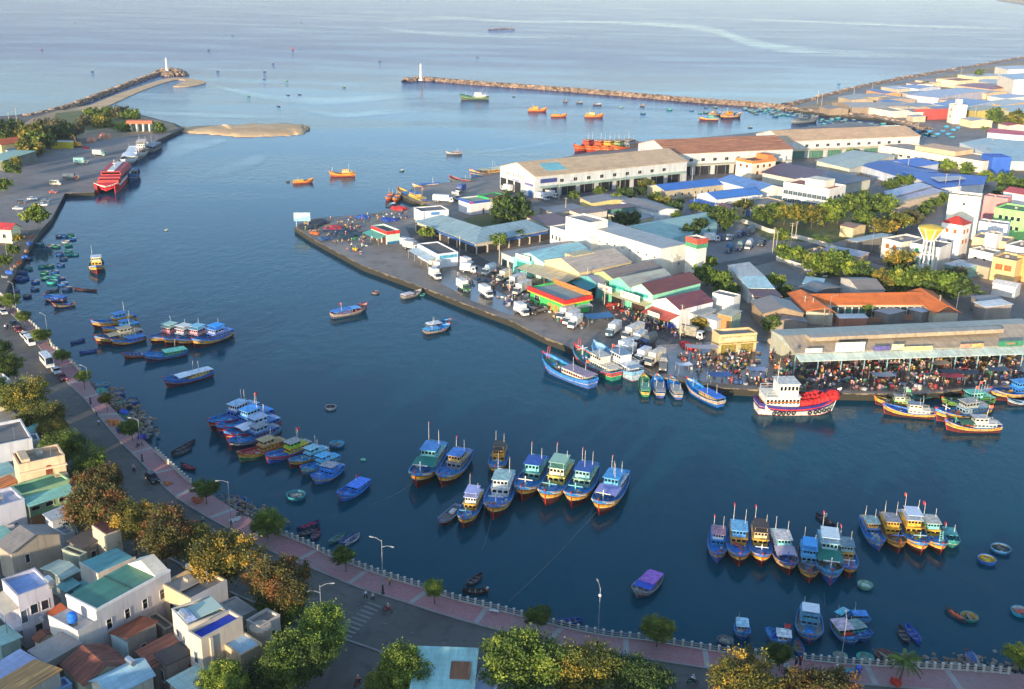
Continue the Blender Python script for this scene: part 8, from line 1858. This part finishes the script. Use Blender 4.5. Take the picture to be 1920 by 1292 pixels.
# billboard at the quay tip
p=at(567,425,ZL);o=thing('billboard','white and light blue billboard standing on the quay tip','billboard',(p.x,p.y,ZL),.12);T=MB();T.box(-3.4,-.12,2.4,3.4,.12,6.0,0);T.build('panel',M('#a9bcc2','paint'),o);T=MB();T.add([(-3.3,-.14,2.5),(3.3,-.14,2.5),(3.3,-.14,4.6),(.4,-.14,4.0),(-3.3,-.14,3.3)],[(0,1,2,3,4)]);T.build('picture',M('#7fb8cf','paint'),o)
for x in (-2.4,2.4): T=MB();T.tube((x,0,0),(x,0,2.4),.16,.16,6);T.build('leg',M('#b5b8ba','paint'),o)
for x,y,hc,r,k,lb in [
 (972,391,6,9.5,'dark','huge dark green tree beside the green and red store'),(950,396,4.5,6,'green','lower green lobe tree left of the huge dark one'),(800,435,3.6,3.4,'lime','round tree before the L shaped hall'),(937,448,4.4,3.6,'green','upright tree at the bend of the L shaped hall'),(979,440,3.6,2.8,'olive','small tree at the right wing of the L shaped hall'),(797,392,3,3,'green','low tree behind the white box store'),
 (1124,357,3.4,3.2,'green','round tree on the warehouse road, leftmost'),(1152,372,3.4,3.6,'lime','low tree before the grey stores'),(1176,362,4,4.6,'dark','dark tree on the warehouse road'),(1199,358,4,3.2,'dark','slim tree left of the long blue wing'),(1214,346,4,4.4,'olive','olive tree behind the long blue wing'),(1226,368,3.2,3,'green','round tree at the corner of the long blue wing'),(1245,377,3.6,4.2,'olive','olive tree in front of the long blue wing'),
 (1262,388,4,4,'dark','dark tree by the white blue end store'),(1264,402,3,3,'green','small tree beside the white blue end store'),(1274,378,3.6,2.2,'dark','thin tree at the blue hall gate'),(1304,386,3.6,2.8,'green','first street tree before the vaulted shed'),(1320,390,3.6,3,'green','second street tree before the vaulted shed'),(1334,394,3.6,3,'dark','third street tree before the vaulted shed'),(1352,408,5.5,6,'green','big round tree at the end of the pale green hall'),
 (1289,431,4.6,4.2,'dark','dark tree before the pale green hall'),(1313,421,5.5,4,'dark','taller tree before the pale green hall'),(1180,410,4.4,4.6,'dark','dark tree between the stores, right'),(1162,410,4,4,'dark','dark tree between the stores, left'),(1322,492,4,3.6,'lime','bright tree under the slim tower'),(1078,366,3.4,3,'olive','thin tree near the container trucks'),(1392,386,4.4,4.6,'olive','tree before the workshop with blue doors'),
 (1428,402,5,5,'olive','leftmost tree of the office grove'),(1448,396,5.6,5.4,'green','second tree of the office grove'),(1472,398,6,5.4,'olive','third tree of the office grove'),(1498,400,6,6,'olive','olive tree before the office ribbon windows'),(1524,403,6,5.6,'olive','tree before the middle of the office'),(1548,398,6.4,5.8,'lime','tree before the right corner of the office'),(1574,390,7.5,6.2,'green','tall green tree right of the office'),(1602,384,8.5,6.4,'olive','tall tree behind the street lamp of the grove'),
 (1630,380,8.5,6.4,'green','tall tree in the middle of the grove'),(1654,382,8,6,'olive','tall tree at the right of the grove'),(1622,408,5,4.6,'green','lower tree in the grove shade'),(1660,426,5,5.4,'yellow','golden tree beside the white house with orange windows'),(1690,414,5,5,'olive','olive tree behind the golden one'),(1712,408,4.4,4.6,'grey','greyish tree near the villa'),(1468,440,5,3.4,'lime','slender bright tree by the twin poles'),
 (1482,474,4.4,5,'green','bushy tree at the sandy lot wall'),(1506,478,3.6,3.6,'green','smaller tree beside the bushy one at the wall'),(1545,497,4.4,6,'lime','spreading tree left in the clump behind the lot'),(1572,490,5,6.4,'green','spreading tree in the middle of the clump behind the lot'),(1606,504,4.4,5,'lime','spreading tree right in the clump behind the lot'),(1690,487,5,5.4,'yellow','orange flowered tree below the white house'),(1630,515,4,4.4,'dark','dark shrub tree left of the belt'),
 (1660,522,4.6,5,'yellow','yellow green tree at the left of the belt'),(1690,520,5,6,'lime','light tree in the belt'),(1716,524,5,6,'olive','tree at the foot of the water tower'),(1744,526,5.4,6.4,'green','deep green tree right of the water tower'),(1772,530,5.4,6.4,'green','broad tree in the right of the belt'),(1800,536,5,5.4,'dark','dark tree at the right end of the belt'),(1790,515,4,4.4,'grey','grey bush tree behind the belt'),
 (1326,512,4.4,4.6,'green','dense tree behind the maroon hall, upper'),(1346,524,4.4,5,'green','dense tree behind the maroon hall, middle'),(1366,540,3.6,4,'green','dense tree behind the maroon hall, lower'),(1446,604,3,3,'green','round tree before the market shed end'),(1312,604,2.4,2.6,'yellow','yellow green bush tree beside the poles'),(1240,596,2,2.2,'yellow','little yellow tree before the red lean-to'),(1455,525,3.6,3.4,'lime','small tree beside the ice blue shed roof'),(1470,545,3,3,'olive','bush tree left of the orange roof'),
 (1585,560,3,2.2,'lime','little tree growing by the orange roof'),(1625,578,2.6,2.6,'green','little tree in the orange block yard'),(1694,338,5,4.6,'green','dark tree between the blue halls'),(1668,346,4.4,4,'green','tree left of the pair between the blue halls'),(1724,396,3.6,3.4,'green','hedge tree, nearest of the row by the lilac warehouse'),(1739,387,3.6,3.4,'green','hedge tree, second by the lilac warehouse'),(1754,379,3.6,3.4,'green','hedge tree, third by the lilac warehouse'),
 (1769,371,3.6,3.4,'green','hedge tree, farthest by the lilac warehouse'),(1778,309,3.4,5,'lime','wide hedge tree behind the white processing building'),(1806,316,3.4,5,'olive','second wide hedge tree behind the white processing building'),(1848,332,4,5,'lime','bright tree by the right blue hall'),(1888,340,5,6,'green','dark tree before the green factory roof'),(1600,288,3,4.4,'lime','low tree by the warehouse car park'),(1858,217,5,8,'olive','scrub tree on the north shore, left'),(1900,224,5.6,9,'olive','scrub tree on the north shore, right'),
 (1835,138,5,6,'green','tree by the white columned hall'),(1880,362,5,5,'dark','dark tree above the pink house'),(1910,350,5,6,'green','tree at the right border above the red roof'),
 (66,402,6,6.4,'lime','large sunlit tree on the seawall by the red roofed house'),(20,315,5,5,'green','roadside tree at the left border'),(26,303,5,4,'olive','olive roadside tree at the left border'),(6,346,4.4,5,'lime','light tree at the left border below the road'),(34,446,3,2.6,'yellow','small yellow tree on the far promenade'),(24,468,3,3,'green','small green tree on the far promenade'),(6,488,3,3,'green','small tree by the pale lamp post'),
 (58,252,7,9,'olive','big olive tree beside the orange roofed house'),(75,264,6,7,'green','green tree behind the white boat trailer'),(58,278,4.4,7,'olive','low spreading tree before the ferry quay'),(12,245,7,8,'dark','dark tree at the left shore, upper'),(4,258,6,6,'green','dark tree at the left shore, lower'),(90,240,7,7,'grey','bare looking casuarina, first of the spit'),(110,236,8,6,'grey','bare looking casuarina, second of the spit'),
 (126,246,6,6,'dark','dark casuarina behind the yellow container'),(100,250,5,6,'dark','dark thicket tree by the yellow container'),(30,232,8,4,'grey','thin casuarina by the tall poles'),(142,243,6,5,'grey','thin casuarina by the excavator'),(180,214,2.4,6,'olive','scrub bush on the spit, first'),(204,212,2.4,6,'green','scrub bush on the spit, second'),(226,212,2.4,7,'grey','scrub bush on the spit, third'),(248,216,2.4,6,'green','scrub bush on the spit, last'),(198,230,2.4,7,'olive','scrub bush in the middle of the spit'),(232,240,2,5,'green','scrub bush by the columned pavilion'),(160,228,2,6,'grey','scrub bush left in the spit'),(300,243,2,5,'green','scrub bush at the root of the sandbar')]:
 tree(x,y,hc,r*(1.15 if x>700 else 1.3 if y<300 else 1),'green' if k == 'olive' and 'olive' not in lb and len(lb) % 2 else k,lb,'mid' if y>330 or x<300 else 'far','round')
palm(1540,447,8,4.2,'coconut palm beside the peach walled store','lime');palm(1735,154,7,5,'palm on the north shore by the sea','olive');palm(1847,240,6,4,'small palm before the red roof strip','lime');palm(1830,546,3,4,'banana like palm at the end of the tree belt','lime')
for i,(x,y,h) in enumerate([(1048,374,9),(1162,358,9),(1060,408,9),(936,500,9),(955,545,9),(1272,330,9),(1448,478,11),(1455,470,8),(1482,463,10),(1490,460,10),(1275,637,11),(1284,632,9),(1297,345,9),(1300,398,9),(1395,405,9),(1506,594,7),(1521,598,7),(1543,612,6),(1757,598,8),(1700,330,10),(1770,362,10),(1795,368,10),(1655,400,10),(1532,196,12),(1540,200,11),(1600,186,12),(1634,178,12),(1800,152,13),(1826,230,12),(1771,205,12),(1840,208,12),(20,250,13),(34,246,15),(780,425,8),(862,480,8),(1100,545,8),(1133,575,8),(1720,250,10),(1858,285,9)]):
 utility_pole(x,y,h,'pale concrete pole with a crossarm ' + ('on the left spit' if x<100 else 'on the north shore' if x>1500 and y<260 else 'among the port sheds and yards'),cross=1+(i in (8,9)))
for x,y,hd,lb in [(1552,613,20,'tall lamp behind the market shed, left'),(1789,604,20,'tall lamp behind the market shed, right'),(936,492,150,'lamp beside the cyan trading hall'),(1625,415,0,'lamp among the office grove'),(1634,472,150,'lamp by the back street awning')]: pole_lamp(x,y,10,lb,1,R(hd),base=None,z0=ZL)
GTK = 'trucks on the fishing quay'
for i,(a,b,c,d,L,k,bx,cb,lb) in enumerate([
 (750,460,784,467,7,'box','#b9bcc0','#c9cccf','grey box truck behind the white cafe kiosk, upper'),(755,465,790,472,7,'box','#a9acb0','#c9cccf','grey box truck behind the white cafe kiosk, lower'),(800,503,858,491,10,'tank','#c5c2b8','#d5d5d2','white tanker truck before the cafe kiosk'),(826,505,814,512,5,'box','#d8d6d0','#d9d9d6','small white truck with green sides by the tanker'),(806,516,826,528,5.6,'box','#dcd9d0','#dcdcd8','white box truck facing the quay edge, first'),
 (868,498,884,504,5.6,'box','#d2d2d0','#d5d5d2','white truck on the road bend'),(870,510,888,512,5.6,'canvas','#c9cacb','#d5d5d2','pale canvas truck below the road bend'),(925,510,908,517,6,'canvas','#8fa3b5','#dcdcd8','truck with a blue grey canvas'),(955,522,935,529,6,'box','#d8cbb0','#dccfb5','cream box truck heading to the tip'),(858,537,880,550,6.4,'box','#d9d6cf','#3f7a4f','white box truck with a green cab'),(900,548,922,562,6.4,'box','#dcd8cf','#dcdcd8','white box truck facing the quay edge, second'),(966,582,990,597,6,'box','#e0ddd5','#e0e0dc','white box truck alone at the quay edge'),
 (985,528,950,541,8.5,'box','#d2d0cb','#d5d3cc','long white truck, back one of the two left of the green store'),(996,540,962,556,8.5,'box','#d9d3c5','#dcd8cc','long cream truck, front one of the two left of the green store'),(1075,588,1045,603,7,'box','#d8d2c8','#d5d8d8','white truck, left of three before the green store'),(1084,598,1058,612,7,'box','#dcd8d0','#dcdcd8','white truck, middle of three before the green store'),(1090,605,1066,620,6,'box','#e0dcd2','#e0e0dc','white truck, right of three before the green store'),
 (1018,585,1000,590,6,'open','#7d7a72','#5f5a55','dirty open truck before the green store'),(1160,619,1140,634,7,'box','#dcd9d2','#b5d0d5','white truck, left of three on the upper quay'),(1205,622,1168,640,9,'box','#d9d2c5','#d5d0c5','long white truck, middle of three on the upper quay'),(1210,637,1184,652,6.4,'box','#d8d6d0','#dcdcd8','white truck, right of three on the upper quay'),(1228,641,1203,655,6.4,'canvas','#4a5558','#2a4f9a','dark canvas truck with a blue cab'),(1183,655,1155,666,6,'box','#d9d9d6','#bcd2da','white truck, back of the pair by the long deckhouse boat'),(1188,662,1162,674,6,'box','#d5d5d2','#d9d9d6','white truck, front of the pair by the long deckhouse boat'),
 (1216,670,1192,684,6,'box','#d9d9d9','#c9d0da','white truck, left of the pair above the blue stern boats'),(1244,672,1212,689,7.4,'box','#dccfb9','#dcd5c5','cream box truck, right of the pair above the blue stern boats'),(1245,684,1242,700,5,'canvas','#7d8080','#6a6d70','small grey covered truck by the quay'),(1282,630,1312,636,7,'canvas','#8f8a7a','#d5d5d2','brown canvas truck behind the red crates'),(960,361,940,356,6.4,'box','#d9d9d6','#d5d5d2','white truck, left of the pair before the warehouse gable'),(980,357,958,352,6.4,'box','#dcdcda','#d5d5d2','white truck, right of the pair before the warehouse gable'),
 (1005,372,1030,378,7,'box','#dcdcdc','#d5d5d2','white container truck by the huge dark tree, left'),(1020,368,1046,373,7,'box','#d9d9d9','#d5d5d2','white container truck by the huge dark tree, right'),(815,378,848,380,9,'box','#c9cbce','#d5d5d2','long grey box truck by the basin'),(850,372,860,377,5,'box','#d8d2c8','#dcd6cc','cream truck by the basin'),(870,358,858,362,6,'box','#2f4f9a','#d5d8da','truck with a blue tarpaulin by the basin'),(1232,327,1256,330,7,'box','#dcdcd9','#dcdcd8','white truck under the warehouse canopy, left'),(1262,327,1282,331,7,'box','#d5d5d2','#dcdcd8','white truck under the warehouse canopy, right'),
 (1320,453,1346,453,6.4,'box','#dcdcd9','#dcdcd8','white box truck in the truck park'),(1350,446,1352,452,5,'open','#3a5f95','#2f5fa8','blue open truck beside the white one in the truck park'),(1372,447,1366,452,5,'open','#8f959a','#c9d0d8','light truck in the middle of the truck park'),(1392,440,1384,446,6,'open','#2f4a78','#2a559a','blue truck under the grey canopy truck'),(1412,436,1398,444,7,'canvas','#7d848a','#4a5a6a','grey canvas truck at the top of the truck park'),(1370,470,1362,476,5,'canvas','#4a6f8a','#2f5f95','blue canvas truck in the lower row of the truck park'),(1390,466,1383,472,5,'canvas','#5f7a7a','#2f4f78','teal canvas truck in the lower row of the truck park'),(1408,462,1400,470,6,'canvas','#a9aeb0','#d9d9d6','pale canvas truck in the lower row of the truck park'),
 (1432,456,1424,464,6,'open','#3a3f48','#24303f','dark truck at the right of the truck park'),(1516,512,1545,522,8,'canvas','#7a7f95','#dcdcd8','grey lilac covered truck on the sandy lot'),(1415,578,1420,584,5,'canvas','#a5a8aa','#8f9295','grey van like truck in the lane behind the yellow office')]):
 truck((a+c)/2,(b+d)/2,heading(a,b,c,d,ZL),lb,GTK,bx,cb,L,2.4,k)
for i in range(16): car(1515+(i % 8)*8,285+(i // 8)*5-(i % 8)*1.1,R(60),['#d2d4d6','#b5b8bc','#3a3f48','#c9cdd0'][i % 4],'small parked car in rows on the far warehouse car park','cars by the far warehouse')
rm=random.Random(9)
def inpoly(P):
 xs=[p[0] for p in P];ys=[p[1] for p in P]
 while True:
  x,y=rm.uniform(min(xs),max(xs)),rm.uniform(min(ys),max(ys));c=False
  for i in range(len(P)):
   (x0,y0),(x1,y1)=P[i],P[i-1]
   if (y0>y) != (y1>y) and x<(x1-x0)*(y-y0)/(y1-y0)+x0: c=not c
  if c: return x,y
Z1=[(1270,665),(1340,655),(1440,660),(1500,682),(1920,668),(1925,716),(1800,724),(1740,733),(1631,732),(1500,732),(1420,722),(1330,716),(1290,690)]
Z2=[(1470,684),(1920,669),(1920,690),(1500,706)]
Z3=[(560,424),(650,408),(720,400),(770,395),(760,412),(690,430),(680,480),(600,452)]
Z4=[(850,520),(930,510),(960,540),(1080,590),(1120,600),(1100,620),(960,580),(900,545)]
Z5=[(1130,570),(1200,590),(1250,610),(1290,640),(1230,630),(1150,590)]
ZN=['in the market crowd on the quay','under the market shed eave','on the net covered quay tip','among the parked trucks','before the fish halls']
SH=[('red','#b02a30'),('pink','#c98a90'),('blue','#2f4f90'),('white','#cfccc6'),('yellow','#c9a03a'),('green','#3f8a50'),('dark','#2c2e36'),('orange','#c8682f')]
for i in range(285):
 zi=0 if i<150 else 1 if i<195 else 2 if i<220 else 3 if i<255 else 4
 x,y=inpoly((Z1,Z2,Z3,Z4,Z5)[zi]);p=at(x,y,ZL + .1);n,c=rm.choice(SH);ht=rm.choice(['cone','cone',None,'#b52f2f','#d5d5d0'])
 person_at(p-Vector((0,0,.02)),rm.uniform(0,6.28),rm.choice(['stand','walk','bend','squat','stand']),c,rm.choice(['#23252e','#3a3a44','#4a3f3a','#2a3550']),'person in a ' + n + ' top ' + ZN[zi],'people ' + ZN[zi],ht,1.12)
def crate_mesh(kind):
 if kind not in VM:
  mb=MB()
  if kind == 'crate': mb.box(-.45,-.32,0,.45,.32,.42,0,-.04);mb.box(-.40,-.27,.36,.40,.27,.43,1)
  elif kind == 'basket': mb.lathe((0,0,0),[(.34,0),(.46,.45),(.42,.45),(.36,.3),(.02,.28)],10)
  elif kind == 'drum': mb.lathe((0,0,0),[(.4,0),(.42,.5),(.42,.9),(.36,1.0),(.02,1.02)],10)
  else: mb.blob((0,0,.3),.6,.45,.38,8,5,.2)
  VM[kind]=mb.mesh(kind,[M('#888888','paint'),M('#b9bcc0','paint')][:2 if kind == 'crate' else 1])
 return VM[kind]
CC=[('red','#8f3030'),('blue','#2f5088'),('yellow','#b08c42'),('white','#b9b7b0'),('green','#3f7a5a'),('brown','#7a6048'),('grey','#7d8084'),('white','#aeb0b2'),('pink','#a87a78')]
for i in range(720):
 kd=('crate','basket','sack','drum')[(0,0,1,1,2,2,3)[i % 7]]
 zi=0 if i<360 else 1 if i<420 else 2 if i<470 else 3 if i<520 else 4 if i<560 else (3,2,0,3)[i % 4]
 x,y=inpoly((Z1,Z2,Z3,Z4,Z5)[zi]);p=at(x,y,ZL + .07);n,c=rm.choice(CC)
 if rm.random() < .5 and i>20 and i<560: x0,y0=lastp;p=Vector((x0+rm.gauss(0,1.3),y0+rm.gauss(0,1.0),ZL + .07))
 else: lastp=(p.x,p.y)
 o=link(kd,crate_mesh(kd),None,p,rm.uniform(0,6.28),rm.uniform(.7,1.25),[M(c,'paint')]+([None] if kd == 'crate' else []));tag(o,n + ' fish ' + kd + ' ' + ZN[zi],kd,'fish ' + kd + 's ' + ZN[zi])
for i in range(46):
 zi=0 if i<26 else 3 if i<36 else 4
 x,y=inpoly((Z1,0,0,Z4,Z5)[zi]);n,c=[('red','#8a2a2f'),('black','#22242a'),('blue','#2a4a80')][i % 3];motorbike(x,y,rm.uniform(0,6.28),c,n + ' motorbike parked ' + ZN[zi],'motorbikes ' + ZN[zi],ZL + .08)
def shade(x,y,w_,d_,h,col,label,rz=0.0,name='market_tent'):
 p=at(x,y,ZL+h);o=thing(name,label,'shade',(p.x,p.y,ZL),rz);T=MB();n=6;vs=[]
 for i in range(n):
  for j in (0,1): vs.append((-w_/2+w_*i/(n-1),-d_/2+d_*j,h - .25*math.sin(math.pi*i/(n-1)) - .2*j))
 T.add(vs,[(2*i,2*i+2,2*i+3,2*i+1) for i in range(n-1)]);T.build('sheet',M(col,'cloth'),o)
 for a in (-1,1):
  for b in (-1,1): T=MB();T.tube((a*w_ * .48,b*d_ * .46,0),(a*w_ * .48,b*d_ * .46,h - .1),.06,.05,5);T.build('pole',M('#8a8a86','paint'),o)
shade(1122,590,9,6,3,'#2f6f9a','blue tarpaulin shade beside the green store',.3);shade(1283,681,4,3,2.6,'#d5dadd','white sheet shade over a cart by the blue boats',.2);shade(1316,648,9,4,3.4,'#b5aaa8','striped grey awning left of the yellow office');shade(1419,690,5,3.4,2.4,'#8f9ab5','lilac sheet shade near the white ship')
for x,y,c,lb in [(1782,694,'#3a4550','dark blue umbrella shade, left of the pair in the crowd'),(1815,696,'#2f3f50','dark blue umbrella shade, right of the pair in the crowd'),(1872,690,'#4f6070','slate umbrella shade at the right of the crowd'),(1760,678,'#b5a89a','beige sheet shade under the eave'),(1655,700,'#8a9098','grey sheet shade in the crowd'),(1350,700,'#2f5a95','blue sheet shade by the yellow office'),(1785,702,'#a8323a','red sheet shade in the crowd')]: shade(x,y,6,4,2.5,c,lb,.1)
for x,y,w_,h,c,lb in [(600,418,9,1,'#2c3440','black net spread on the quay tip, upper'),(580,424,8,.9,'#343a42','black net spread on the quay tip, left'),(640,434,9,.9,'#24384a','dark blue net spread on the quay tip, lower'),(655,442,8,.8,'#23404a','blue green net spread by the quay edge'),(628,430,7,.9,'#b02a35','red net roll on the quay tip'),(660,446,3,.6,'#2f9a4f','green net on the quay by the kiosk'),(610,448,4,1,'#2a4f78','blue net heap at the quay edge'),(592,438,4,.8,'#c8662f','orange net heap at the quay edge'),(730,413,5,1.2,'#24479a','bright blue net heap behind the kiosk'),(680,409,4,1.4,'#2a55a0','blue bundle on the upper quay tip'),(750,392,6,1.3,'#c8342f','red and orange net heap on the basin quay'),(1290,652,5,1.3,'#c0282f','red crate stack by the striped awning'),(1468,652,5,1.8,'#3fa5a0','turquoise net heap beside the shed gable'),(1460,645,4,1.6,'#a89a88','beige sack heap beside the shed gable'),(1265,610,3,1,'#2f86b5','turquoise drum heap before the red lean-to'),(667,469,1.6,1,'#d0a52a','yellow buoy lying on the quay edge'),(1160,577,6,1,'#c0402f','red and orange crate heap before the mint hall'),(1255,612,3,1.3,'#2450b8','blue tarpaulin heap before the red lean-to')]:
 heap(x,y,lb,c,w_,h,12,'net_heap','net heap',ZL + .06)
# yard walls
for pts,c,lb in [([(1365,412),(1400,420),(1440,436),(1510,452),(1560,466)],'#cfc5b5','pale yard wall with posts before the office grove'),([(1455,488),(1500,503),(1540,520)],'#c9c4ba','white wall along the sandy lot'),([(1560,604),(1625,606),(1755,596)],'#a5785a','low brick wall before the orange roofed yard'),([(1090,378),(1150,392)],'#b5ac9c','low wall between the yard stores')]:
 P=[at(x,y,ZL) for x,y in pts];o=thing('yard_wall',lb,'wall',P[0]);T=MB()
 for i in range(len(P)-1):
  a,b=P[i]-P[0],P[i+1]-P[0];d=(b-a).normalized();n=Vector((-d.y,d.x,0)) * .12;z=Vector((0,0,1.8));T.slab([a-n+z,b-n+z,b+n+z,a+n+z],1.9)
 T.build('panel',M(c,'wall'),o)
